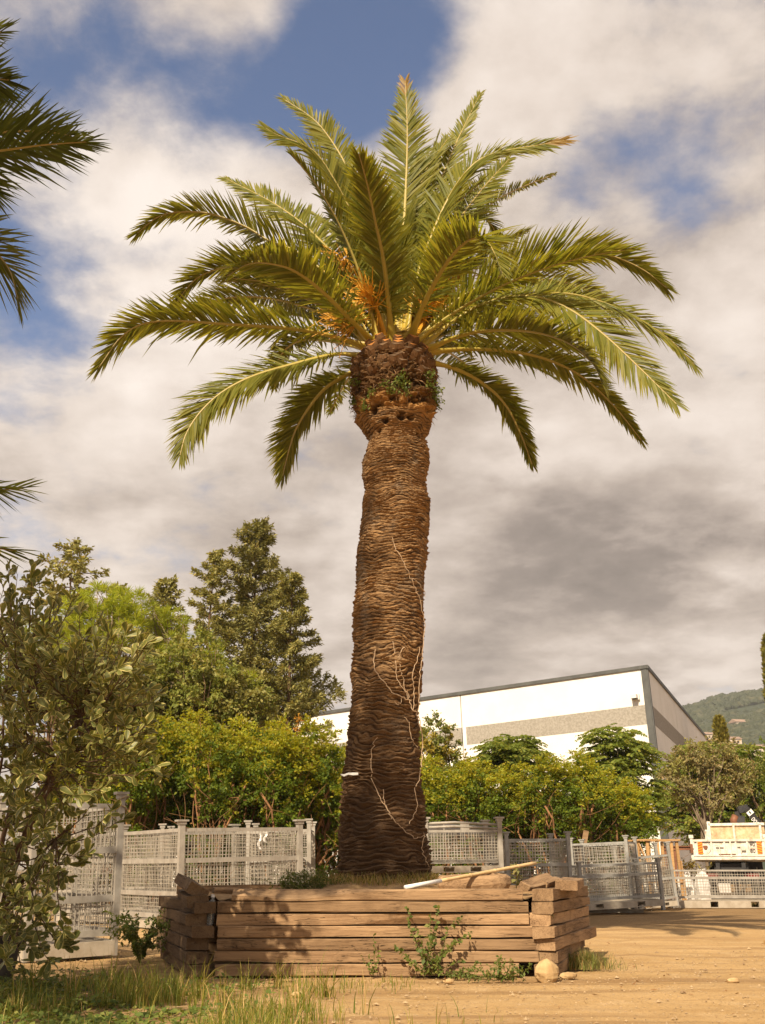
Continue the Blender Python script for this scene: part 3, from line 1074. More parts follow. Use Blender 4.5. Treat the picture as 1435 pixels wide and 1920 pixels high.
def conifer_meshes(seed, h, rmax, nb=190, tufts=46, z0=0.12, power=0.8, up=0.25, irregular=0.3, tuft=(0.34, 0.12), top_bushy=0.0, extra=()):
    r = np.random.default_rng(seed)
    tb = MB()
    zs = np.linspace(-0.2, h, 14)
    lean = r.normal(size=2) * 0.015 * h
    cx = lean[0] * (zs / h) ** 2
    cy = lean[1] * (zs / h) ** 2
    tb.tube(np.stack([cx, cy, zs], 1), 0.028 * h * 0.5 * (1 - zs / h * 0.97).clip(0.03), 8)
    P, D, N = [], [], []
    specs = []
    for i in range(nb):
        t = z0 + (1 - z0) * (i + r.random()) / nb
        L = rmax * ((1 - t) ** power * 0.95 + 0.05) * r.uniform(1 - irregular, 1 + irregular * 0.6)
        az = i * 2.399963 + r.normal() * 0.4
        sl = up * (0.5 + t) + r.normal() * 0.15
        specs.append((t * h, L, az, sl))
    specs += list(extra)
    for (zb, L, az, sl) in specs:
        o = np.array([math.cos(az), math.sin(az), 0])
        b0 = np.array([lean[0] * (zb / h) ** 2, lean[1] * (zb / h) ** 2, zb])
        n = 6
        s = np.linspace(0, 1, n)
        pts = b0 + np.outer(s * L, o) + np.outer(L * (sl * s - 0.55 * s ** 2 + 0.42 * s ** 3), [0, 0, 1])
        tb.tube(pts, np.linspace(0.018 * L + 0.012, 0.008, n), 4, cap=False)
        m = max(10, int(tufts * min(1.6, (L / rmax + 0.25))))
        u = 0.12 + 0.92 * r.random(m) ** 0.75
        side = np.array([-o[1], o[0], 0])
        w = r.normal(size=m) * 0.12 * L * (1.15 - u).clip(0.15) * 1.2
        pp = np.stack([np.interp(u, s, pts[:, k]) for k in range(3)], 1) + np.outer(w, side)
        pp[:, 2] += r.normal(size=m) * 0.05 * L ** 0.5 - 0.05 * np.abs(w)
        dd = np.outer(np.ones(m), o) * 0.55 + np.outer(np.sign(w) * 0.5, side) + rand_unit(r, m) * 0.55 + np.array([0, 0, 0.12])
        P.append(pp)
        D.append(norm_rows(dd))
        N.append(norm_rows(rand_unit(r, m) * 0.6 + np.array([0, 0, 0.8]) + o * 0.3))
    # leader
    m = 40
    pp = np.stack([r.normal(size=m) * 0.07 + lean[0], r.normal(size=m) * 0.07 + lean[1], h * r.uniform(0.93, 1.0, m)], 1)
    P.append(pp)
    D.append(norm_rows(rand_unit(r, m) + np.array([0, 0, 1.0])))
    N.append(rand_unit(r, m))
    P, D, N = np.concatenate(P), np.concatenate(D), np.concatenate(N)
    # every tuft is a little spray of three blades
    P = np.repeat(P, 3, 0)
    D = norm_rows(np.repeat(D, 3, 0) + rand_unit(r, len(P)) * 0.45)
    N = norm_rows(np.repeat(N, 3, 0) + rand_unit(r, len(P)) * 0.5)
    ll = tuft[0] * r.uniform(0.6, 1.25, len(P))
    V, q = leaf_quads(r, P + r.normal(size=P.shape) * 0.06, D, N, ll, tuft[1] * r.uniform(0.7, 1.3, len(P)), 0.12)
    mb = MB()
    mb.add(V, q)
    return tb.mesh('trunk', [M['bark_brown']], smooth=True), mb.mesh('crown', [M['needle_dark']])


def pine_meshes(seed, blobs, ntuft, needles=22, L=0.30, W=0.022, h=8.0, mat='needle_pine'):
    r = np.random.default_rng(seed)
    C, U = blob_points(r, blobs, ntuft, 0.55)
    up = norm_rows(U * 0.6 + np.array([0, 0, 1.0]))
    c = np.repeat(C, needles, 0)
    u = np.repeat(up, needles, 0)
    D = norm_rows(rand_unit(r, len(c)) + u * 0.75)
    N = rand_unit(r, len(c))
    V, q = leaf_quads(r, c + D * 0.02, D, N, L * r.uniform(0.7, 1.2, len(c)), W, 0.05)
    mb = MB()
    mb.add(V, q)
    tb = MB()
    top = np.array(blobs)[:, 2].max()
    limb(tb, r, (0, 0, -0.2), (0.1, 0.1, top), 0.16, 0.04, 8, 0.03, 10)
    for k in range(46):
        t = r.uniform(0.35, 0.95)
        e = C[r.integers(ntuft)]
        limb(tb, r, (0.1 * t, 0.1 * t, top * t), e, 0.05, 0.012, 5, 0.12, 6)
    return tb.mesh('trunk', [M['bark_grey']], smooth=True), mb.mesh('crown', [M[mat]])


def pinnate_meshes(seed, blobs, ncl, Lr=0.55, pairs=9, leaflet=(0.15, 0.05), stems=1, trunk_r=0.09, per=5, mat='leaf_ash', bark='bark_grey', droop=0.35):
    """tree with long compound leaves held in flat layers"""
    r = np.random.default_rng(seed)
    C, U = blob_points(r, blobs, ncl, 0.5)
    n = ncl * per
    B0 = np.repeat(C, per, 0)
    ang = np.tile(np.arange(per) * 2 * math.pi / per, ncl) + r.uniform(0, 6.28, n)
    o = np.stack([np.cos(ang), np.sin(ang), r.normal(size=n) * 0.15 + 0.12], 1)
    o = norm_rows(o + np.repeat(U, per, 0) * np.array([0.6, 0.6, 0.15]))
    ll = Lr * r.uniform(0.7, 1.2, n)
    Ps, Ds, Ns, Ls = [], [], [], []
    side = norm_rows(np.cross(o, np.array([0, 0, 1.0])))
    for k in range(pairs):
        t = 0.15 + 0.85 * (k + 1) / pairs
        pp = B0 + o * (ll * t)[:, None] + np.array([0, 0, -1.0]) * (ll * droop * t * t)[:, None]
        for sg in (-1, 1):
            Ps.append(pp)
            Ds.append(norm_rows(side * sg + o * 0.45 + np.array([0, 0, -0.28]) + rand_unit(r, n) * 0.12))
            Ns.append(norm_rows(rand_unit(r, n) * 0.9 + np.array([0, 0, 0.8])))
            Ls.append(leaflet[0] * (1.1 - 0.55 * t) * r.uniform(0.8, 1.2, n))
    P, D, N, Lf = map(np.concatenate, (Ps, Ds, Ns, Ls))
    V, q = leaf_quads(r, P, D, N, Lf, leaflet[1], 0.12)
    mb = MB()
    mb.add(V, q)
    tb = MB()
    B = np.array(blobs)
    zc = B[:, 2].mean()
    for s in range(stems):
        a = np.array([*(r.normal(size=2) * 0.1 * (stems > 1)), -0.15])
        b = np.array([*(B[:, :2].mean(0) + r.normal(size=2) * 0.2), zc])
        limb(tb, r, a, b, trunk_r, trunk_r * 0.5, 7, 0.07, 9)
        for k in range(26 // stems):
            t = r.uniform(0.45, 1)
            limb(tb, r, a + (b - a) * t, C[r.integers(ncl)], trunk_r * 0.35, 0.008, 5, 0.1, 6)
    return tb.mesh('trunk', [M[bark]], smooth=True), mb.mesh('crown', [M[mat]])

# ---------------------------------------------------------------- palms
PALM_Y = 15.11
PALM_X = 0.02


def frond_objects(root, org, pts, seed, mat='palm_leaflet', pairs=240, Lmax=0.74, twist=0.0, width=0.038, base_r=0.095, dry_tip=False, stop=1.0, bare=0.13, vee=0.42, droop=0.10):
    """one pinnate leaf: a tapering rachis with leaflets down both sides"""
    r = np.random.default_rng(seed)
    n = 44
    P = catmull(pts, n)
    seg = np.concatenate([[0], np.cumsum(np.linalg.norm(np.diff(P, axis=0), axis=1))])
    tt = seg / seg[-1]
    u = np.linspace(0, 1, n)
    P = np.stack([np.interp(u, tt, P[:, k]) for k in range(3)], 1)
    Ltot = seg[-1]
    T = norm_rows(np.gradient(P, axis=0))
    A = P[-1] - P[0]
    A = np.array([A[0], A[1], 0.0])
    A = unit(A) if np.linalg.norm(A) > 0.2 else np.array([0, -1.0, 0])
    Sref = np.cross(A, [0, 0, 1.0])
    S = norm_rows(Sref - T * (T @ Sref)[:, None])
    N = np.cross(S, T)
    tw = twist * np.linspace(0.4, 1, n)
    S, N = S * np.cos(tw)[:, None] + N * np.sin(tw)[:, None], N * np.cos(tw)[:, None] - S * np.sin(tw)[:, None]
    # rachis
    mb = MB()
    rad = base_r * ((1 - u) ** 1.3 * 0.42 + 0.075) + base_r * 0.75 * np.exp(-(u / 0.045) ** 1.3)
    sides = 6
    ang = np.linspace(0, 2 * math.pi, sides, endpoint=False)
    ring = (np.cos(ang)[None, :, None] * S[:, None, :] * 1.25 + np.sin(ang)[None, :, None] * N[:, None, :] * 0.7) * rad[:, None, None]
    V = (P[:, None, :] + ring).reshape(-1, 3) - org
    i = np.arange(n - 1)[:, None] * sides
    j = np.arange(sides)[None, :]
    j2 = (j + 1) % sides
    q = np.stack([i + j, i + j2, i + sides + j2, i + sides + j], -1).reshape(-1, 4)
    mb.add(V, q, 0, np.repeat(u, sides))
    fr = mb.build('frond', M['frond_rachis'], root, smooth=True, attribute=True)
    # leaflets
    m = pairs
    t = bare + (stop - bare) * ((np.arange(m) + 0.5) / m) ** 0.95
    t = np.repeat(t, 2) + r.normal(size=2 * m) * 0.0035
    t = t.clip(0.02, stop)
    sg = np.tile([-1.0, 1.0], m)
    f = lambda Q: np.stack([np.interp(t, u, Q[:, k]) for k in range(3)], 1)
    p, Tn, Sn, Nn = f(P), norm_rows(f(T)), norm_rows(f(S)), norm_rows(f(N))
    low = np.clip((0.36 - t) / 0.25, 0, 1)
    prof = np.interp(t, [0, 0.12, 0.22, 0.38, 0.62, 0.84, 1.0], [0.25, 0.32, 0.68, 1.0, 0.95, 0.66, 0.36])
    L = Lmax * prof * r.uniform(0.72, 1.12, 2 * m) * np.where(r.random(2 * m) < 0.05, 0.55, 1.0)
    a = np.radians(np.interp(t, [0, 0.2, 0.5, 0.8, 1.0], [62, 58, 48, 36, 16])) + r.normal(size=2 * m) * (0.07 + 0.25 * low)
    v = vee + r.normal(size=2 * m) * (0.14 + 0.42 * low) + 0.45 * (vnoise(t * 9 + seed, sg * 3.0, seed) - 0.5)
    D = Tn * np.cos(a)[:, None] + (Sn * (sg * np.cos(v))[:, None] + Nn * np.sin(v)[:, None]) * np.sin(a)[:, None]
    D = norm_rows(D)
    W = norm_rows(Tn - D * (Tn * D).sum(1)[:, None])
    Bn = np.cross(D, W)
    ph = (r.normal(size=2 * m) * 0.35 + 0.35 * sg)[:, None]
    W = W * np.cos(ph) + Bn * np.sin(ph)
    wd = (width * np.interp(t, [0, 0.2, 0.45, 0.8, 1], [0.5, 0.8, 1.0, 0.85, 0.6]) * r.uniform(0.85, 1.15, 2 * m))[:, None]
    g = np.array([0, 0, -1.0])
    dr = (droop * (r.uniform(0.3, 1.8, 2 * m) + 2.5 * (r.random(2 * m) < 0.07)))[:, None]
    LL = L[:, None]
    r0 = p
    r1 = p + D * LL * 0.33 + g * LL * dr * 0.15
    r2 = p + D * LL * 0.70 + g * LL * dr * 0.55
    r3 = p + D * LL + g * LL * dr * 1.1
    V = np.stack([r0 - W * wd * 0.30, r0 + W * wd * 0.30, r1 - W * wd * 0.5, r1 + W * wd * 0.5, r2 - W * wd * 0.40, r2 + W * wd * 0.40, r3], 1)
    k = len(t)
    b = (np.arange(k) * 7)[:, None]
    mb = MB()
    att = np.repeat(np.where(t > (0.93 if dry_tip else 2.0), 1.0, 0.0), 7).reshape(k, 7)
    att[:, 6] = np.maximum(att[:, 6], 0.90 + 0.10 * r.random(k))
    mb.add(V.reshape(-1, 3) - org, np.concatenate([b + [0, 1, 3, 2], b + [2, 3, 5, 4]]), 0, att.ravel())
    mb.f.append((b + [4, 5, 6], 0))
    mb.build('leaflets', M[mat], fr, attribute=True)
    return fr


def px_frond(pts, Y0, dy, pw=1.15):
    n = len(pts)
    P = np.array(pts, float)
    s = np.concatenate([[0], np.cumsum(np.hypot(*np.diff(P, axis=0).T))])
    s = s / s[-1]
    return [at(x, y, Y0 + dy * (k ** pw)) for (x, y), k in zip(pts, s)]


def build_main_palm():
    root = thing('palm_tree', 'tall date palm with thick bare trunk growing in the timber planter', 'palm tree', (PALM_X, PALM_Y, 0))
    org = np.array([PALM_X, PALM_Y, 0.0])
    prof = [(1660, 628, 812), (1640, 632, 806), (1620, 638, 802), (1600, 640, 800), (1500, 645, 791), (1400, 652, 786), (1300, 660, 788), (1200, 665, 793),
            (1100, 670, 797), (1000, 675, 800), (955, 678, 803), (938, 680, 804), (925, 687, 798), (900, 683, 797), (870, 681, 803), (850, 686, 804),
            (832, 690, 797), (822, 691, 795), (812, 682, 802), (792, 670, 808), (760, 665, 811), (720, 664, 815), (690, 668, 812), (672, 690, 800), (660, 712, 775)]
    zs, cx, rr = [], [], []
    for (y, l, r_) in prof:
        a, b = at(l, y, PALM_Y), at(r_, y, PALM_Y)
        zs.append(a[2])
        cx.append((a[0] + b[0]) / 2)
        rr.append((b[0] - a[0]) / 2 * 0.985)
    zs, cx, rr = map(np.array, (zs, cx, rr))
    na, nz = 340, 960
    zg = np.linspace(0.86, zs[-1], nz)
    ag = np.linspace(0, 2 * math.pi, na, endpoint=False)
    A, Z = np.meshgrid(ag, zg)
    Rb = np.interp(Z, zs, rr)
    Xc = np.interp(Z, zs, cx)
    fa = A / (2 * math.pi)
    # leaf-scar ledges
    rowh = np.where(Z < 6.3, 0.062, 0.045)
    lam = np.interp(Z, [0.8, 4.2, 6.2, 7.7], [0.078, 0.060, 0.046, 0.037])
    zi = np.linspace(0.5, 9.5, 2000)
    cum = np.concatenate([[0], np.cumsum(np.diff(zi) / np.interp(zi[:-1], [0.8, 4.2, 6.2, 7.7], [0.078, 0.060, 0.046, 0.037]))])
    s = np.interp(Z, zi, cum)
    s = s + 2.2 * (vnoise(fa * 9, Z * 2.2, 1, 9) - 0.5) + 1.7 * (vnoise(fa * 15, Z * 5.5, 2, 15) - 0.5) + 0.6 * (vnoise(fa * 36, Z * 14, 3, 36) - 0.5)
    row = np.floor(s)
    f = s - row
    amp = 0.15 + 1.3 * vnoise(fa * 30 + row * 3.7, row * 1.3, 4, None) * (0.35 + 1.1 * vnoise(fa * 11, Z * 3.1, 44, 11))
    lip = np.clip(f / 0.75, 0, 1) ** 1.3 * np.clip((1 - f) / 0.20, 0, 1) ** 0.6
    d = 0.038 * amp * lip * np.interp(Z, [0.9, 3, 6, 7.7], [1.35, 1.0, 0.75, 0.65])
    d += 0.022 * (vnoise(fa * 34, Z * 46, 6, 34) - 0.5) + 0.013 * (vnoise(fa * 60, Z * 105, 7, 60) - 0.5) + 0.012 * (vnoise(fa * 170, Z * 110, 17, 170) - 0.5)
    d += 0.050 * (vnoise(fa * 8, Z * 1.6, 8, 8) - 0.5) + 0.03 * (vnoise(fa * 14, Z * 5, 18, 14) - 0.5)
    # fibrous collar with holes
    zc = 7.72
    col = np.clip((Z - zc) / 0.1, 0, 1)
    dcol = 0.16 * (vnoise(fa * 24, Z * 9, 10, 24) - 0.5) + 0.10 * (vnoise(fa * 60, Z * 26, 11, 60) - 0.5) + 0.05 * (vnoise(fa * 140, Z * 70, 12, 140) - 0.5)
    d = d * (1 - col) + dcol * col
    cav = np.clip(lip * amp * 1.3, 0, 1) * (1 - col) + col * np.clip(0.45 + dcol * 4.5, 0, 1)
    for (px, py, hw) in ((692, 767, 0.065), (744, 781, 0.075), (762, 781, 0.06), (710, 787, 0.055), (784, 806, 0.06), (796, 800, 0.05), (690, 800, 0.05)):
        hp = at(px, py, PALM_Y - 0.5)
        ha = math.atan2(-math.sqrt(max(0.02, 0.55 ** 2 - (hp[0] - 0.12) ** 2)), hp[0] - 0.12) % (2 * math.pi)
        da = np.abs((A - ha + math.pi) % (2 * math.pi) - math.pi) * 0.55
        k = np.exp(-((da / hw) ** 2 + ((Z - hp[2]) / (hw * 0.75)) ** 2) ** 2)
        d -= 0.16 * k
        cav = cav * (1 - k)
    R = Rb + d
    V = np.stack([Xc + R * np.cos(A) - org[0], R * np.sin(A), Z], -1)
    i = np.arange(nz - 1)[:, None] * na
    j = np.arange(na)[None, :]
    j2 = (j + 1) % na
    q = np.stack([i + j, i + j2, i + na + j2, i + na + j], -1).reshape(-1, 4)
    mb = MB()
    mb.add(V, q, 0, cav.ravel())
    mb.f.append((np.array([list(range((nz - 1) * na, nz * na))]), 0))
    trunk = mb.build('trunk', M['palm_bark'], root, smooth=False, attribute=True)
    surf = lambda z: (np.interp(z, zs, cx), np.interp(z, zs, rr))
    # cut leaf bases
    r = np.random.default_rng(5)
    variants = []
    for vno in range(8):
        cut = 'stub_cut' if vno < 4 else 'stub_old'
        mb = MB()
        w, h, L = r.uniform(0.12, 0.16), r.uniform(0.055, 0.075), r.uniform(0.13, 0.21)
        sh = r.uniform(-0.03, 0.03)
        b = np.array([(0, -w * 1.15, 0), (0, 0, -h * 1.2), (0, w * 1.15, 0), (0, 0, h * 1.1)]) + [-0.08, 0, -0.03]
        m1 = np.array([(L * 0.6, -w, 0.02), (L * 0.55, sh, -h), (L * 0.6, w, 0.02), (L * 0.5, sh, h)])
        e = np.array([(L, -w * 0.75, 0.06), (L * 1.02, sh, -h * 0.55 + 0.03), (L, w * 0.75, 0.06), (L * 0.66, sh, h * 1.0 + 0.05)])
        fs = []
        for a0 in (0, 4):
            for k in range(4):
                fs.append((a0 + k, a0 + (k + 1) % 4, a0 + 4 + (k + 1) % 4, a0 + 4 + k))
        mb.add(np.concatenate([b, m1, e]), fs, 0)
        mb.f.append((np.array([[8, 9, 10, 11]]), 1))
        variants.append(mb.mesh('leaf_stub', [M['stub_side'], M[cut]]))
    for rowi, (z, n, kinds) in enumerate(((8.93, 12, (0, 1, 2, 3)), (8.85, 15, (0, 1, 2, 3)), (8.77, 17, (0, 1, 3, 5)), (8.69, 18, (3, 4, 5, 6, 7)), (8.61, 18, (4, 5, 6, 7)), (8.53, 19, (4, 5, 6, 7)), (8.45, 19, (4, 5, 6, 7)), (8.37, 19, (4, 5, 6, 7)))):
        c0, r0 = surf(z)
        r0 = min(max(r0, 0.46), 0.60)
        for k in range(n):
            if rowi > 3 and r.random() < 0.30:
                continue
            th = (k + 0.5 * (rowi % 2)) * 2 * math.pi / n + r.normal() * 0.05
            o = link('leaf_stub', variants[kinds[r.integers(len(kinds))]], root,
                     (c0 - org[0] + (r0 - 0.03) * math.cos(th), (r0 - 0.03) * math.sin(th), z + r.normal() * 0.015), (r.normal() * 0.12, -0.45 + r.normal() * 0.12, th))
            sc = r.uniform(0.55, 0.85)
            o.scale = (sc, sc, sc)
    # loose brown fibre between the leaf bases
    n = 1500
    th = r.uniform(0, 6.283, n)
    zz = r.uniform(7.85, 9.0, n)
    c0, r0 = surf(zz)
    P = np.stack([c0 - org[0] + (r0 + 0.01) * np.cos(th), (r0 + 0.01) * np.sin(th), zz], 1)
    on = np.stack([np.cos(th), np.sin(th), np.zeros(n)], 1)
    D = norm_rows(on * 0.7 + rand_unit(r, n) * 0.9 + [0, 0, -0.25])
    V, q_f = leaf_quads(r, P, D, rand_unit(r, n), r.uniform(0.05, 0.17, n), 0.012, 0.25)
    mb = MB()
    mb.add(V, q_f)
    fb = mb.build('fibre_mat', M['fibre'], root)
    fb['kind'] = 'stuff'
    # leaves, each one followed from its base to its tip
    FR = [
        ([(700, 655), (640, 635), (560, 618), (430, 608), (300, 602), (235, 625), (185, 690)], -0.8, -0.55, {}),
        ([(708, 650), (611, 553), (557, 511), (515, 496), (469, 494), (425, 518)], -3.0, -0.2, {}),
        ([(700, 645), (600, 560), (500, 505), (430, 500), (375, 518), (345, 548), (328, 575)], 0.8, -0.4, {}),
        ([(715, 640), (640, 540), (560, 475), (505, 452), (460, 425), (400, 402), (350, 397), (300, 405), (258, 437)], 0.5, -0.5, {}),
        ([(720, 635), (660, 520), (590, 440), (520, 385), (425, 335)], 2.2, 0.9, dict(vee=0.2)),
        ([(725, 635), (690, 480), (650, 380), (600, 295), (565, 270), (525, 255), (498, 240)], -0.6, 1.35, dict(vee=0.12)),
        ([(730, 630), (700, 440), (660, 330), (600, 235), (532, 185)], 1.5, 0.95, dict(vee=0.2)),
        ([(735, 645), (728, 560), (718, 480), (705, 420), (690, 350), (673, 288)], -2.6, 0.2, dict(stop=0.98)),
        ([(745, 640), (752, 500), (760, 380), (764, 250), (760, 152)], 1.2, 0.0, dict(dry_tip=True, Lmax=0.84, vee=0.2)),
        ([(755, 630), (775, 480), (795, 350), (825, 245)], 2.5, 1.2, dict(Lmax=0.4)),
        ([(755, 635), (780, 480), (815, 370), (855, 270), (900, 177)], 1.5, -0.7, dict(vee=0.3, Lmax=0.62)),
        ([(760, 640), (785, 510), (834, 385), (878, 318), (914, 292), (960, 280), (1010, 272), (1058, 263)], -0.3, -1.4, dict(dry_tip=True, vee=0.1)),
        ([(765, 640), (800, 530), (850, 430), (900, 360), (955, 298)], 2.0, -0.9, dict(vee=0.2)),
        ([(770, 640), (820, 520), (880, 425), (940, 370), (1040, 326)], 3.0, 1.0, dict(Lmax=0.42)),
        ([(762, 652), (800, 560), (840, 490), (880, 450), (915, 455), (942, 512)], -3.4, 0.2, {}),
        ([(770, 640), (830, 500), (870, 430), (910, 410), (940, 455)], 3.0, 0.0, {}),
        ([(775, 650), (850, 570), (920, 528), (1000, 490), (1070, 475), (1140, 478), (1205, 505), (1250, 540)], -0.5, 0.45, {}),
        ([(780, 650), (880, 580), (970, 555), (1060, 550), (1140, 570), (1210, 605), (1260, 640), (1303, 685)], 1.3, -1.4, dict(vee=0.1)),
        ([(785, 655), (860, 595), (920, 565), (990, 555), (1060, 575), (1130, 625), (1200, 690), (1268, 757)], -1.0, -1.45, dict(vee=0.08)),
        ([(795, 662), (870, 655), (950, 658), (1020, 672), (1090, 705), (1150, 760), (1203, 825)], 0.3, 0.5, dict(Lmax=0.48)),
        ([(790, 660), (880, 625), (980, 620), (1060, 640), (1110, 680), (1130, 720)], -2.2, 0.3, {}),
        ([(800, 678), (850, 690), (900, 715), (945, 755), (975, 810), (998, 870)], 0.8, 0.3, dict(Lmax=0.46)),
        ([(682, 690), (640, 708), (600, 738), (560, 795), (543, 840), (530, 893)], 0.3, -0.45, dict(Lmax=0.6)),
        ([(690, 668), (630, 664), (545, 684), (475, 705), (420, 733), (378, 770), (350, 812), (338, 853)], -0.5, 1.4, dict(vee=0.1)),
        ([(695, 658), (620, 640), (560, 640), (525, 670), (515, 725)], 2.4, -0.2, dict(Lmax=0.5)),
        ([(740, 630), (690, 500), (630, 430), (575, 395)], 3.4, 0.0, {}),
        ([(750, 630), (800, 540), (870, 500), (930, 505)], 3.5, 0.0, {}),
        ([(745, 640), (735, 520), (722, 430), (705, 370)], 3.0, 0.0, {}),
        ([(742, 645), (746, 540), (752, 450), (770, 375)], 0.6, 0.3, {}),
        ([(700, 650), (620, 610), (540, 590), (470, 602)], 3.2, 0.0, {}),
        ([(790, 650), (870, 610), (950, 590), (1030, 605)], 3.4, 0.0, {}),
        ([(760, 640), (790, 500), (840, 400), (905, 340)], 0.8, 0.3, {}),
        ([(705, 650), (610, 590), (510, 560), (420, 560), (345, 592)], 2.0, -0.4, {}),
        ([(785, 650), (880, 560), (980, 525), (1080, 535), (1155, 580)], 2.5, 0.4, {}),
        ([(748, 640), (768, 450), (795, 330), (838, 262)], 1.0, -0.5, dict(vee=0.25)),
        ([(735, 640), (700, 470), (655, 360), (605, 312)], 2.0, 0.6, dict(vee=0.25)),
        ([(720, 645), (650, 560), (570, 510), (480, 470)], 1.5, -0.3, {}),
        ([(775, 645), (850, 540), (920, 470), (990, 432)], 2.0, 0.3, {}),
        ([(738, 640), (715, 500), (690, 400), (655, 320)], 0.8, -0.2, {}),
    ]
    rf = np.random.default_rng(71)
    for k in range(12):          # inner and rear leaves filling the heart of the crown
        az = rf.uniform(0.1, math.pi - 0.1) if k < 8 else rf.uniform(0, 6.28)
        el = rf.uniform(0.55, 1.35)
        Lf = rf.uniform(3.0, 4.6)
        o_ = np.array([math.cos(az), math.sin(az), 0])
        b0 = np.array([0.14, PALM_Y, 8.95]) + o_ * 0.25
        pp = [b0 + o_ * Lf * (math.cos(el) * q + 0.15 * q * q) + np.array([0, 0, 1]) * Lf * (math.sin(el) * q - 0.34 * q * q) for q in np.linspace(0, 1, 6)]
        frond_objects(root, org, pp, 180 + k, twist=rf.normal() * 0.5, Lmax=0.62, pairs=150)
    for k, (pts, dy, tw, kw) in enumerate(FR):
        frond_objects(root, org, px_frond(pts, PALM_Y, dy), 100 + k, twist=tw, **kw)
    # orange fruit stalks among the leaf bases
    for k, (bx, by, tx, ty, dy) in enumerate(((725, 610, 690, 555, -0.5), (715, 600, 650, 500, 0.2), (705, 625, 640, 600, -0.3), (775, 610, 815, 560, 0.3), (780, 600, 850, 530, 0.6),
                                              (730, 600, 700, 520, 0.5), (770, 620, 800, 575, 0.0), (720, 590, 665, 540, 0.6))):
        rr_ = np.random.default_rng(60 + k)
        mb = MB()
        a, b = at(bx, by + 30, PALM_Y - 0.05), at(tx, ty, PALM_Y + dy)
        pts = catmull([a, at((bx + tx) / 2, (by + ty) / 2, PALM_Y + dy * 0.6), b], 8)
        mb.tube(pts - org, np.linspace(0.045, 0.02, 8), 6)
        for q_ in range(110):
            s0 = pts[rr_.integers(4, 8)]
            dv = unit(unit(b - a) * 0.8 + rr_.normal(size=3) * 0.6 + np.array([0, -0.2, -0.15]))
            L = rr_.uniform(0.25, 0.6)
            e = s0 + dv * L + np.array([0, 0, -0.10 * L])
            mid = (s0 + e) / 2 + rr_.normal(size=3) * 0.04
            mb.tube(np.array([s0, mid, e]) - org, [0.009, 0.007, 0.006], 3, cap=False)
        mb.build('fruit_stalk', M['fruit_orange'], root)
    return surf


palm_surf = build_main_palm()


def on_trunk(px, py, off=0.03):
    z = at(px, py, PALM_Y - 0.45)[2]
    for _ in range(4):
        c, r = palm_surf(z)
        x = at(px, py, PALM_Y - 0.4)[0]
        dx = np.clip(x - c, -r * 0.985, r * 0.985)
        y = PALM_Y - math.sqrt(max(r * r - dx * dx, 0.0004))
        p = at(px, py, y)
        z = p[2]
    v = np.array([p[0] - c, p[1] - PALM_Y, 0])
    return p + unit(v) * off


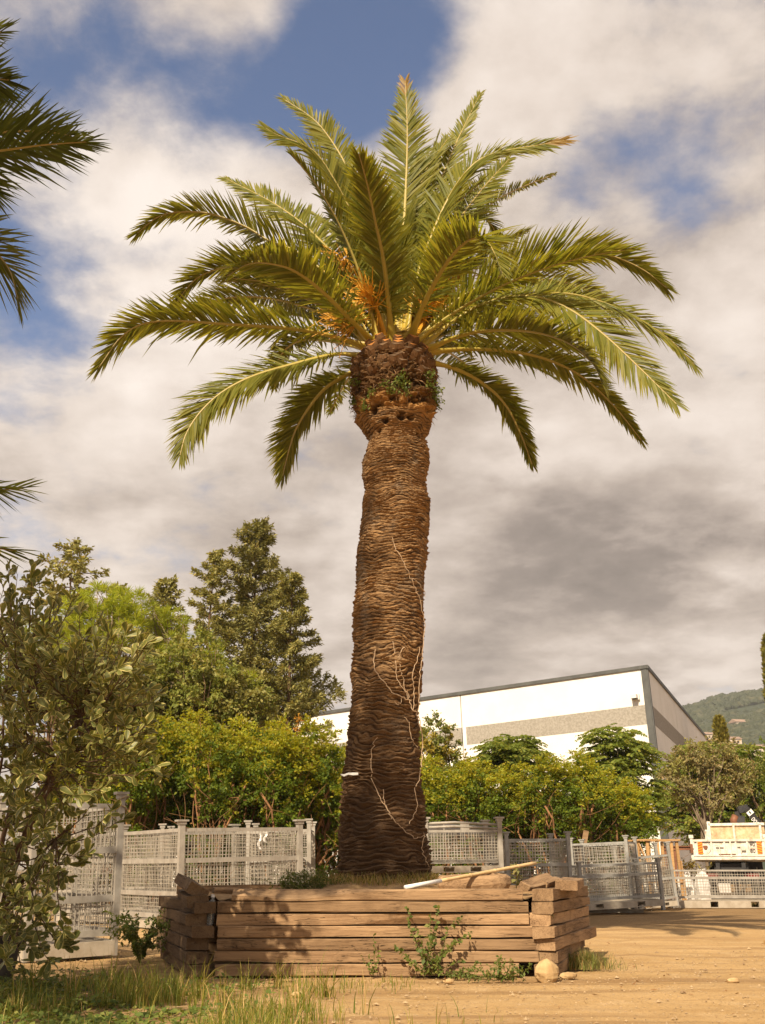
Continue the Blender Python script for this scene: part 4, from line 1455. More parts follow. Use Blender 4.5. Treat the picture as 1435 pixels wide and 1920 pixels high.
def build_trunk_extras():
    r = np.random.default_rng(3)
    vines = [
        [(707, 1384), (699, 1405), (698, 1430), (702, 1465), (712, 1492), (724, 1512), (731, 1530), (745, 1545), (760, 1562), (775, 1570), (792, 1568)],
        [(719, 1482), (720, 1500), (728, 1522), (733, 1538)],
        [(763, 1545), (772, 1530), (778, 1510), (774, 1482), (780, 1465), (783, 1440)],
        [(783, 1440), (786, 1400), (784, 1370), (777, 1340), (769, 1330), (763, 1313), (752, 1310), (735, 1298), (722, 1282), (708, 1262), (703, 1240), (706, 1218)],
        [(763, 1313), (760, 1300), (748, 1285), (742, 1262), (740, 1230), (736, 1205)],
        [(765, 1315), (758, 1295), (752, 1270), (748, 1255), (747, 1230), (755, 1215)],
        [(770, 1330), (772, 1295), (770, 1262), (778, 1240), (782, 1215)],
        [(784, 1370), (780, 1330), (781, 1295), (783, 1260), (786, 1235)],
        [(786, 1235), (790, 1180), (786, 1140), (778, 1110), (768, 1085), (760, 1065), (750, 1045), (740, 1025), (736, 1008)],
        [(768, 1085), (778, 1090), (788, 1105), (793, 1120)],
        [(790, 1560), (787, 1590), (792, 1610), (800, 1625)],
        [(777, 1400), (768, 1385), (764, 1360), (756, 1345)],
        [(752, 1310), (745, 1322), (738, 1318)],
    ]
    root = thing('dry_vine', 'pale dry leafless vine creeping up the palm trunk', 'vine', tuple(on_trunk(795, 1635, 0.0)))
    o = np.array(root.location)
    for k, v in enumerate(vines):
        pts = np.array([on_trunk(x, y, 0.045) for x, y in v])
        pts = catmull(pts, len(v) * 4)
        pts += r.normal(size=pts.shape) * 0.008
        mb = MB()
        mb.tube(pts - o, 0.0050 if k != 3 else 0.0075, 5, cap=False)
        mb.build('stem', M['vine_stem'], root, smooth=True)
    # scrap of white tape
    mb = MB()
    tp = [on_trunk(x, y, 0.06) for x, y in ((647, 1451), (653, 1452), (660, 1449), (668, 1449), (677, 1449))]
    bt = [p - np.array([0, 0, h]) for p, h in zip(tp, (0.012, 0.03, 0.026, 0.036, 0.03))]
    V = np.array(tp + bt)
    q = [(i, i + 5, i + 6, i + 1) for i in range(4)]
    V2 = V + np.array([0, 0.02, 0])
    mb.add(np.concatenate([V, V2]), q + [tuple(x + 10 for x in f[::-1]) for f in q])
    tag(mb.build('tape_scrap', M['white_plastic']), 'torn scrap of white tape stuck on the palm trunk', 'tape')
    # small weeds rooted between the old leaf bases
    for k, (px, py, s) in enumerate(((675, 715, .8), (745, 715, 1.0), (757, 728, 1.0), (722, 722, .6), (700, 735, .6), (800, 720, 1.0), (808, 735, 1.3), (812, 752, 1.1), (752, 708, .8), (690, 760, .6),
                                     (670, 750, .7), (735, 735, .7), (797, 700, .7))):
        p = on_trunk(px, py, 0.02)
        mb = MB()
        rr = np.random.default_rng(k)
        m = int(60 * s)
        out = unit(np.array([p[0] - 0.12, p[1] - PALM_Y, 0.0]))
        P = rr.normal(size=(m, 3)) * 0.060 * s + out * 0.05
        P[:, 2] -= 0.03
        V, q = leaf_quads(rr, P, norm_rows(rand_unit(rr, m) + out * 0.6), norm_rows(rand_unit(rr, m) + [0, -0.3, 0.8]), 0.055 * rr.uniform(0.6, 1.2, m), 0.032, 0.2)
        mb.add(V, q)
        for a in range(8):
            mb.tube([(0, 0, -0.02), P[a] * 0.6, P[a]], [0.005, 0.004, 0.002], 3, cap=False)
        o = mb.build('wall_weed', M['weed_leaf'], None, tuple(p))
        tag(o, 'small green weed sprouting between old leaf bases on the palm', 'weed', 'weeds on the palm trunk')


build_trunk_extras()


def build_side_palm():
    c = np.array([-5.0, 7.9, 7.15])
    root = thing('palm_tree', 'second palm with feathery fronds reaching in over the variegated shrub', 'palm tree', (c[0], c[1], 0))
    org = np.array([c[0], c[1], 0.0])
    mb = MB()
    zz = np.linspace(-0.1, 7.3, 90)
    aa = np.linspace(0, 2 * math.pi, 40, endpoint=False)
    A, Z = np.meshgrid(aa, zz)
    R = 0.34 + 0.10 * np.exp(-Z / 0.5) + 0.03 * ((Z / 0.12 + 2 * vnoise(A / 6.283 * 6, Z * 3, 4, 6)) % 1.0) + 0.08 * np.clip((Z - 6.4) / 0.5, 0, 1)
    i = np.arange(89)[:, None] * 40
    j = np.arange(40)[None, :]
    q = np.stack([i + j, i + (j + 1) % 40, i + 40 + (j + 1) % 40, i + 40 + j], -1).reshape(-1, 4)
    mb.add(np.stack([R * np.cos(A), R * np.sin(A), Z], -1), q, 0, 0.6)
    mb.build('trunk', M['palm_bark'], root, smooth=True, attribute=True)
    vis = [
        ([(-270, 330), (-170, 150), (-70, 90), (40, 60)], 0.3, 0.2),
        ([(-270, 330), (-160, 190), (-50, 145), (55, 150)], -0.3, 0.5),
        ([(-270, 330), (-150, 275), (0, 250), (100, 246), (170, 254)], 0.4, 0.7),
        ([(-270, 335), (-150, 300), (0, 285), (110, 272), (200, 266)], -0.2, 0.2),
        ([(-270, 340), (-150, 310), (-60, 315), (25, 360)], 0.6, 0.6),
        ([(-270, 345), (-150, 380), (-40, 430), (40, 495), (72, 560)], 0.1, 0.5),
        ([(-270, 350), (-230, 560), (-150, 780), (-60, 880), (10, 915), (82, 916)], 0.5, 0.6),
        ([(-270, 350), (-240, 640), (-160, 880), (-60, 990), (10, 1025), (72, 1032)], 0.0, 0.4),
    ]
    for k, (pts, dy, tw) in enumerate(vis):
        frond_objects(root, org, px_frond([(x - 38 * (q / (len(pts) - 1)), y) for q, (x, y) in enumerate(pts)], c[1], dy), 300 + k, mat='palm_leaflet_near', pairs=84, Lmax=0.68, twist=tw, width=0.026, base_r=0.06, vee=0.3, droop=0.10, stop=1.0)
    r = np.random.default_rng(9)
    for k in range(9):
        az = math.radians(120 + k * 150 / 9 + r.normal() * 5)
        el = r.uniform(0.55, 1.3)
        L = r.uniform(2.7, 3.5)
        o = np.array([math.cos(az), math.sin(az), 0])
        P = []
        for s in np.linspace(0, 1, 6):
            P.append(c + o * L * (math.cos(el) * s + 0.18 * s * s) + np.array([0, 0, 1]) * L * (math.sin(el) * s - 0.50 * s * s))
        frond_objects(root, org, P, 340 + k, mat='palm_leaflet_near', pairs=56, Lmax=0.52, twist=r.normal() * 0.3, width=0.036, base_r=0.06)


build_side_palm()

# ---------------------------------------------------------------- timber planter
PL = 3.50
PFY = 12.62                      # front face
PCX = -0.10
BH = 0.1295


def sleeper_mesh(seed, L, w=0.24, h=BH, wob=0.006, wane=0.0, scoop=False, gap=0.004, mat='weathered_sleeper'):
    r = np.random.default_rng(seed)
    n = 26
    xs = np.linspace(-L / 2, L / 2, n)
    ch = r.uniform(0.006, 0.016)
    hw, hh = w / 2, h / 2 - gap
    sec = np.array([(-hw + ch, -hh), (hw - ch, -hh), (hw, -hh + ch), (hw, hh - ch), (hw - ch, hh), (-hw + ch, hh), (-hw, hh - ch), (-hw, -hh + ch)])
    V = []
    off = r.uniform(0, 100, 8)
    for x in xs:
        s = sec.copy()
        for k in range(8):
            s[k, 0] += wob * 1.6 * (vnoise(x * 1.3 + off[k // 2 % 4], 0.5, seed) - 0.5) * 2
            s[k, 1] += wob * (vnoise(x * 1.9 + off[(k + 3) % 8], 1.5, seed + 1) - 0.5) * 2
        if wane:
            e = wane * max(0, vnoise(x * 0.9 + off[1], 3.3, seed + 2) - 0.35)
            s[0:2, 1] += e * 0.5
            s[6:8, 0] += e * 1.2 * np.array([0.4, 1.0])
            s[0, 1] += e
        if scoop:
            u = (x + L / 2) / L
            e = math.exp(-((u - 0.22) / 0.17) ** 2) * 0.085 + 0.03 * math.exp(-((u - 0.02) / 0.05) ** 2)
            s[6, 1] -= e * 1.1
            s[7, 1] -= e * 0.2
            s[5, 0] += e * 1.7
        jx = r.normal(size=8) * 0.004 if x in (xs[0], xs[-1]) else np.zeros(8)
        V.append(np.stack([np.full(8, x) + jx, s[:, 0], s[:, 1]], 1))
    i = np.arange(n - 1)[:, None] * 8
    j = np.arange(8)[None, :]
    q = np.stack([i + j, i + 8 + j, i + 8 + (j + 1) % 8, i + (j + 1) % 8], -1).reshape(-1, 4)
    mb = MB()
    mb.add(np.concatenate(V), q)
    mb.f.append((np.array([list(range(8))]), 0))
    mb.f.append((np.array([list(range((n - 1) * 8, n * 8))[::-1]]), 0))
    return mb.mesh('sleeper', [M[mat]])


def build_planter():
    root = thing('timber_planter', 'low five-sided planter of stacked wooden sleepers around the palm', 'planter', (PCX, PFY, 0))
    r = np.random.default_rng(12)
    verts = [np.array([-PL / 2, 0.0])]
    ang = 0.0
    for k in range(5):
        verts.append(verts[-1] + PL * np.array([math.cos(ang), math.sin(ang)]))
        ang += math.radians(72)
    for side in range(5):
        a, b = verts[side], verts[side + 1]
        dv = unit(np.array([*(b - a), 0]))[:2]
        nin = np.array([-dv[1], dv[0]])
        for lay in range(7):
            L = PL + r.normal() * 0.03
            sh = r.normal() * 0.025
            kw = {}
            yoff = r.normal() * 0.010
            drot = r.normal() * 0.004
            if side == 0:
                L = PL + [-0.14, 0.10, 0.06, 0.02, 0.0, 0.0, -0.22][lay]
                sh = [-0.07, 0.03, 0.04, 0.02, -0.01, -0.01, 0.04][lay]
                yoff = [0.0, -0.012, 0.006, -0.004, 0.010, 0.0, 0.012][lay]
                kw = dict(wane=[0, 0.05, 0.0, 0.04, 0.10, 0.03, 0][lay])
                if lay == 6:
                    kw['scoop'] = True
            if side in (1, 4):
                L = PL - 0.55 + r.normal() * 0.05
                s_ = -1 if side == 1 else 1
                sh = s_ * ((PL - L) / 2 - 0.02) - s_ * r.normal() * 0.035
                yoff += r.normal() * 0.016 - 0.262 - (0.05 if side == 4 else 0.0)
                drot = r.normal() * 0.014
                if lay == 6 and side == 4:
                    continue
            mid = (a + b) / 2 + dv * sh + nin * (0.12 + yoff)
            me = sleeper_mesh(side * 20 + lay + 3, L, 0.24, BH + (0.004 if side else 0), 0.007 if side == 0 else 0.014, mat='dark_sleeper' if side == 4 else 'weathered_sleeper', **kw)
            link('sleeper', me, root, (mid[0], mid[1], BH * (lay + 0.5)), (r.normal() * 0.006, r.normal() * 0.0012, math.atan2(dv[1], dv[0]) + drot))
    # loose top pieces
    def loose(px0, py0, Y0, px1, py1, Y1, w, h, seed, roll=0.0, wane=0.0, mat='weathered_sleeper'):
        p, q = at(px0, py0, Y0), at(px1, py1, Y1)
        me = sleeper_mesh(seed, np.linalg.norm(q - p), w, h, 0.014, wane, mat=mat)
        c = (p + q) / 2 - np.array([PCX, PFY, 0])
        d = unit(q - p)
        link('sleeper', me, root, tuple(c), (roll, -math.asin(d[2]), math.atan2(d[1], d[0])))
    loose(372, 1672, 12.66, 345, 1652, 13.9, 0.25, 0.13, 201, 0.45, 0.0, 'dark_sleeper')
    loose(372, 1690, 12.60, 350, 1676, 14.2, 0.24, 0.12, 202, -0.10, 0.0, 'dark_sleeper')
    loose(985, 1664, 12.95, 1032, 1648, 13.8, 0.15, 0.09, 203, 0.5, 0.1)
    loose(1062, 1660, 13.1, 1074, 1654, 14.4, 0.26, 0.12, 204, 0.05)
    loose(1015, 1657, 13.4, 1050, 1650, 15.0, 0.16, 0.08, 205, 0.3)
    loose(400, 1669, 12.9, 470, 1671, 13.0, 0.30, 0.06, 206, 0.0)
    # soil heaped round the trunk
    cen = np.array([0.02 - PCX, PALM_Y - PFY])
    nr, na = 26, 72
    rad = np.linspace(0.0, 2.62, nr)
    an = np.linspace(0, 2 * math.pi, na, endpoint=False)
    R, A = np.meshgrid(rad, an, indexing='ij')
    # keep inside the pentagon
    lim = []
    for t in an:
        best = 9
        d = np.array([math.cos(t), math.sin(t)])
        for k in range(5):
            a, b = verts[k], verts[k + 1]
            e = b - a
            nrm = np.array([e[1], -e[0]]) / np.linalg.norm(e)
            den = d @ nrm
            if den > 1e-6:
                best = min(best, ((a - cen) @ nrm) / den)
        lim.append(best - 0.10)
    R = R / 2.62 * np.array(lim)[None, :]
    X = cen[0] + R * np.cos(A)
    Y = cen[1] + R * np.sin(A)
    Z = 0.80 + 0.30 * np.clip(1 - R / 1.75, 0, 1) ** 0.9 + 0.05 * (vnoise(X * 4, Y * 4, 3) - 0.5) + 0.03 * (vnoise(X * 12, Y * 12, 4) - 0.5)
    i = np.arange(nr - 1)[:, None] * na
    j = np.arange(na)[None, :]
    q = np.stack([i + j, i + na + j, i + na + (j + 1) % na, i + (j + 1) % na], -1).reshape(-1, 4)
    mb = MB()
    mb.add(np.stack([X, Y, Z], -1), q)
    mb.build('soil', M['soil'], root, smooth=True)
    return verts


planter_verts = build_planter()


def build_planter_extras():
    # pole lying across the planter
    a, b = at(760, 1664, 12.80), at(1005, 1618, 14.4)
    root = thing('bamboo_pole', 'long bamboo pole with a white end leaning on the planter', 'pole', tuple(a))
    m = a + (b - a) * 0.24
    mb = MB()
    mb.tube(np.linspace(m, b, 14) - a, 0.021 + 0.002 * np.sin(np.arange(14) * 2.3), 10)
    for t in (0.3, 0.55, 0.8):
        c = m + (b - m) * t - a
        d = unit(b - a) * 0.008
        mb.tube([c - d, c + d], 0.025, 10)
    mb.build('cane', M['bamboo'], root, smooth=True)
    mb = MB()
    mb.tube([np.zeros(3), m - a + unit(b - a) * 0.02], 0.0245, 10)
    mb.build('white_sleeve', M['white_plastic'], root, smooth=True)
    # slab of old trunk on the soil
    c = at(888, 1656, 13.9)
    mb = MB()
    r = np.random.default_rng(2)
    sides = 22
    prof = []
    for z, k in ((-0.10, 0.93), (-0.02, 1.0), (0.05, 0.98), (0.085, 0.90), (0.095, 0.5)):
        ang = np.linspace(0, 2 * math.pi, sides, endpoint=False)
        w = 1 + 0.10 * (vnoise(ang * 2, z * 9, 4) - 0.5)
        prof.append(np.stack([0.47 * k * w * np.cos(ang), 0.30 * k * w * np.sin(ang), np.full(sides, z) + r.normal(size=sides) * 0.006], 1))
    i = np.arange(4)[:, None] * sides
    j = np.arange(sides)[None, :]
    q = np.stack([i + j, i + (j + 1) % sides, i + sides + (j + 1) % sides, i + sides + j], -1).reshape(-1, 4)
    mb.add(np.concatenate(prof), q)
    mb.f.append((np.array([list(range(4 * sides, 5 * sides))]), 0))
    o = mb.build('log_slab', M['weathered_sleeper'], None, (c[0], c[1], 0.965), rot=(0.04, -0.03, 0.1))
    tag(o, 'flat weathered log slab lying on the planter soil beside the trunk', 'log')
    # plastic bottle stuck in the gap
    c = at(390, 1756, 12.72)
    prof = [(0.036, 0)]
    z = 0.0
    while z < 0.30:
        prof += [(0.046, z + 0.006), (0.046, z + 0.016), (0.042, z + 0.021)]
        z += 0.025
    prof += [(0.046, 0.32), (0.042, 0.36), (0.018, 0.40), (0.018, 0.425)]
    root = thing('plastic_bottle', 'clear ribbed plastic bottle wedged in the gap between planter sleepers', 'bottle', tuple(c), (0.0, 0.08, 0))
    mb = MB()
    mb.lathe(prof, 18)
    mb.build('body', M['clear_plastic'], root, smooth=True)
    mb = MB()
    mb.lathe([(0.022, 0.415), (0.022, 0.445)], 14)
    mb.build('cap', M['white_plastic'], root)


build_planter_extras()

# ---------------------------------------------------------------- stones, weeds and grass


def rock_mesh(seed, s, mat):
    r = np.random.default_rng(seed)
    nlat, nlon = 7, 11
    V = []
    for i in range(nlat):
        th = math.pi * (i + 0.5) / nlat
        for j in range(nlon):
            ph = 2 * math.pi * j / nlon
            d = np.array([math.sin(th) * math.cos(ph), math.sin(th) * math.sin(ph), math.cos(th)])
            k = 1 + 0.30 * (vnoise(d[0] * 1.8 + seed, d[1] * 1.8 + d[2] * 2.1, seed) - 0.5) * 2 * 0.6 + r.normal() * 0.04
            V.append(d * np.array(s) * k)
    i = np.arange(nlat - 1)[:, None] * nlon
    j = np.arange(nlon)[None, :]
    q = np.stack([i + j, i + nlon + j, i + nlon + (j + 1) % nlon, i + (j + 1) % nlon], -1).reshape(-1, 4)
    mb = MB()
    mb.add(V, q)
    mb.f.append((np.array([list(range(nlon))]), 0))
    mb.f.append((np.array([list(range((nlat - 1) * nlon, nlat * nlon))[::-1]]), 0))
    return mb.mesh('rock', [mat])


p = gnd(1022, 1834)
tag(link('rock', rock_mesh(4, (0.145, 0.12, 0.12), M['stone']), None, (p[0], p[1] - 0.16, 0.07)), 'ochre rock at the foot of the planter corner', 'rock')
for k, (px, py, s, lab) in enumerate(((1066, 1833, 0.07, 'flat pale stone on the sand beside the ochre rock'), (1375, 1842, 0.05, 'small pale stone alone on the open sandy yard'),
                                      (560, 1868, 0.05, 'grey stone among the sparse grass before the planter'), (842, 1842, 0.04, 'small stone on the sand before the leafy weed'))):
    p = gnd(px, py)
    tag(link('stone', rock_mesh(40 + k, (s * 1.4, s, s * 0.6), M['stone']), None, (p[0], p[1], s * 0.25)), lab, 'stone')


def build_pebbles():
    r = np.random.default_rng(8)
    N = 4200
    y = r.uniform(8.2, 17, N)
    x = r.uniform(-0.42, 0.42, N) * y
    s = r.uniform(0.004, 0.014, N) * (1 + 1.2 * (r.random(N) < 0.06))
    inside = (np.abs(x - PCX) < 2.9) & (y > 12.55)
    x, y, s = x[~inside], y[~inside], s[~inside]
    N = len(x)
    base = np.array([(1, 0, 0), (0.3, 0.95, 0), (-0.8, 0.6, 0), (-0.8, -0.6, 0), (0.3, -0.95, 0), (0, 0, 0.7), (0, 0, -0.4)], float)
    fc = np.array([(0, 1, 5), (1, 2, 5), (2, 3, 5), (3, 4, 5), (4, 0, 5), (1, 0, 6), (2, 1, 6), (3, 2, 6), (4, 3, 6), (0, 4, 6)])
    V = base[None] * (1 + r.normal(size=(N, 7, 3)) * 0.2) * s[:, None, None]
    a = r.uniform(0, 6.28, N)
    c_, s_ = np.cos(a)[:, None], np.sin(a)[:, None]
    V = np.stack([V[..., 0] * c_ - V[..., 1] * s_, V[..., 0] * s_ + V[..., 1] * c_, V[..., 2]], -1)
    V = V + np.stack([x, y, np.full(N, 0.0) + s * 0.2 - 0.006], 1)[:, None]
    mb = MB()
    mb.add(V.reshape(-1, 3), (fc[None] + (np.arange(N) * 7)[:, None, None]).reshape(-1, 3))
    tag(mb.build('gravel', M['pebble_stone']), 'loose gravel scattered over the sandy yard', 'gravel', kind='stuff')

    # twigs and fallen leaves
    n = 1700
    y = r.uniform(7.5, 20, n)
    x = r.uniform(-0.42, 0.42, n) * y
    keep = ~((np.abs(x - PCX) < 3.0) & (y > 12.5)) & (r.random(n) < np.clip(0.25 + 0.9 * (vnoise(x * 0.8, y * 0.8, 6) - 0.4), 0.05, 1))
    x, y = x[keep], y[keep]
    n = len(x)
    V, q = leaf_quads(r, np.stack([x, y, np.full(n, 0.008)], 1), norm_rows(rand_unit(r, n) * [1, 1, 0.25]), norm_rows(rand_unit(r, n) * 0.5 + [0, 0, 1]), r.uniform(0.03, 0.10, n), r.uniform(0.006, 0.03, n), -0.05)
    mb = MB()
    mb.add(V, q)
    tag(mb.build('leaf_litter', M['leaf_dead']), 'dry fallen leaves and twigs strewn over the yard', 'leaf litter', kind='stuff')


build_pebbles()


def blades(r, x, y, z, h, w, lean=0.5, seg=3):
    n = len(x)
    az = r.uniform(0, 2 * math.pi, n)
    d = np.stack([np.cos(az), np.sin(az), np.zeros(n)], 1)
    sd = np.stack([-np.sin(az + r.normal(size=n) * 0.6), np.cos(az), np.zeros(n)], 1)
    le = r.uniform(0.15, 1.0, n) * lean
    B = np.stack([x, y, z], 1)
    rows = []
    for k in range(seg + 1):
        t = k / seg
        c = B + d * (h * le * t * t)[:, None] + np.array([0, 0, 1.0]) * (h * (t - 0.30 * le * t ** 3))[:, None]
        ww = (w * (1 - t) ** 0.6)[:, None]
        if k < seg:
            rows += [c - sd * ww / 2, c + sd * ww / 2]
        else:
            rows += [c]
    V = np.stack(rows, 1)
    m = V.shape[1]
    b = (np.arange(n) * m)[:, None]
    quads = np.concatenate([b + [2 * k, 2 * k + 1, 2 * k + 3, 2 * k + 2] for k in range(seg - 1)])
    tris = b + [2 * seg - 2, 2 * seg - 1, 2 * seg]
    return V.reshape(-1, 3), quads, tris


def grass_patch(name, label, X, Y, H, W, mats, seed, z=0.0, frac=(1.0,), lean=0.6, weed=0):
    r = np.random.default_rng(seed)
    mb = MB()
    idx = r.choice(len(mats), len(X), p=np.array(frac) / np.sum(frac))
    for k in range(len(mats)):
        s = idx == k
        if not s.any():
            continue
        V, q, t = blades(r, X[s], Y[s], np.full(s.sum(), z) if np.isscalar(z) else z[s], H[s], W[s], lean)
        base = mb.nv
        mb.add(V, q, k)
        mb.f.append((t + base, k))
    o = mb.build(name, [M[x] for x in mats])
    tag(o, label, 'grass', kind='stuff')
    return o


def build_grass():
    r = np.random.default_rng(17)
    # dense at the lower left, thinning out over the sand to the right
    n = 30000
    x = r.uniform(-5.2, 0.9, n)
    y = r.uniform(6.8, 12.3, n)
    px = x / y * 2060 + 717
    pr = np.interp(px, [0, 250, 480, 620, 860], [1.0, 0.80, 0.40, 0.16, 0.05]) * np.interp(y, [7, 9.5, 11.5, 12.3], [1, 0.9, 0.45, 0.12])
    cl = vnoise(x * 1.4, y * 1.4, 4)
    keep = r.random(n) < pr * np.clip((cl - 0.42) * 3.6, 0.03, 1)
    x, y = x[keep], y[keep]
    # tufts
    k = r.integers(2, 5, len(x))
    X = np.repeat(x, k) + r.normal(size=k.sum()) * 0.03
    Y = np.repeat(y, k) + r.normal(size=k.sum()) * 0.03
    H = r.uniform(0.04, 0.23, len(X)) * np.clip(vnoise(X * 1.1, Y * 1.1, 41) * 1.7, 0.45, 1.4) * (1 + 0.7 * (r.random(len(X)) < 0.10))
    grass_patch('grass', 'ragged green grass growing in the shade before the shrub', X, Y, H, r.uniform(0.005, 0.010, len(X)), ['grass_blade', 'dry_straw', 'weed_leaf'], 3, 0.0, (0.62, 0.14, 0.24))
    # ground-hugging round-leaved weeds in the same corner
    n = 34000
    x = r.uniform(-5.2, -0.6, n)
    y = r.uniform(6.8, 11.6, n)
    px = x / y * 2060 + 717
    cl = vnoise(x * 1.8, y * 1.8, 14)
    keep = r.random(n) < np.interp(px, [0, 200, 430, 560], [1, 0.75, 0.30, 0.0]) * np.clip((cl - 0.32) * 3, 0, 1)
    x, y = x[keep], y[keep]
    n = len(x)
    P = np.stack([x, y, 0.005 + 0.16 * r.random(n) ** 1.6 * np.clip(vnoise(x * 2.5, y * 2.5, 88) * 1.8 - 0.3, 0.1, 1.5)], 1)
    V, q = leaf_quads(r, P, norm_rows(rand_unit(r, n) * [1, 1, 0.3]), norm_rows(rand_unit(r, n) * 0.6 + [0, -0.15, 1.0]), r.uniform(0.03, 0.075, n), r.uniform(0.02, 0.05, n), 0.1)
    mb = MB()
    mb.add(V, q)
    tag(mb.build('ground_cover', M['weed_leaf']), 'low leafy weeds covering the ground below the shrub', 'weeds', kind='stuff')
    # small patch behind the low fence panel
    n = 1500
    x = r.uniform(9.6, 16, n)
    y = r.uniform(35.6, 36.5, n)
    grass_patch('grass', 'strip of short grass inside the low mesh crate by the truck', x, y, r.uniform(0.05, 0.2, n), r.uniform(0.02, 0.03, n), ['grass_blade', 'dry_straw'], 4, 0.0, (0.8, 0.2))
    # dry grass round the trunk base
    n = 2200
    a = r.uniform(math.pi, 2 * math.pi, n)
    rr = r.uniform(0.58, 1.1, n)
    x = 0.02 + rr * np.cos(a)
    y = PALM_Y + rr * np.sin(a)
    z = 0.78 + 0.30 * np.clip(1 - rr / 1.75, 0, 1) ** 0.9
    grass_patch('grass', 'dry yellow grass tangled round the foot of the palm', x, y, r.uniform(0.05, 0.17, n), r.uniform(0.006, 0.012, n), ['dry_straw', 'grass_blade', 'weed_pale'], 5, z, (0.5, 0.3, 0.2), 1.0)


build_grass()


def weed_plant(name, label, base, stems, leaf=(0.055, 0.035), mat='weed_leaf', seed=1, step=0.035, stem_r=0.004, pair=2, flowers=None):
    """stems: list of polylines (relative to base)"""
    r = np.random.default_rng(seed)
    root = thing(name, label, 'weed', tuple(base))
    sb = MB()
    P, D, N = [], [], []
    for st in stems:
        st = np.asarray(st, float)
        L = np.linalg.norm(np.diff(st, axis=0), axis=1).sum()
        n = max(5, int(L / 0.04))
        c = catmull(st, n) + r.normal(size=(n, 3)) * 0.004
        sb.tube(c, np.linspace(stem_r, stem_r * 0.35, n), 4, cap=False)
        T = norm_rows(np.gradient(c, axis=0))
        m = max(3, int(L / step))
        for k in range(m):
            u = (0.10 + 0.90 * (k + r.random() * 0.5) / m) * (n - 1)
            i = min(int(u), n - 2)
            pt = c[i] + (c[i + 1] - c[i]) * (u - i)
            for q in range(pair):
                P.append(pt)
                D.append(unit(r.normal(size=3) + T[i] * 0.5 + np.array([0, -0.25, 0.15])))
                N.append(unit(r.normal(size=3) * 0.7 + np.array([-0.2, -0.5, 0.7])))
    P, D, N = map(np.array, (P, D, N))
    ll = leaf[0] * r.uniform(0.5, 1.2, len(P))
    V, q = leaf_quads(r, P, D, N, ll, leaf[1] / leaf[0] * ll, 0.15)
    sb.build('stem', M['weed_pale'], root)
    mb = MB()
    mb.add(V, q)
    mb.build('leaves', M[mat], root)
    return root


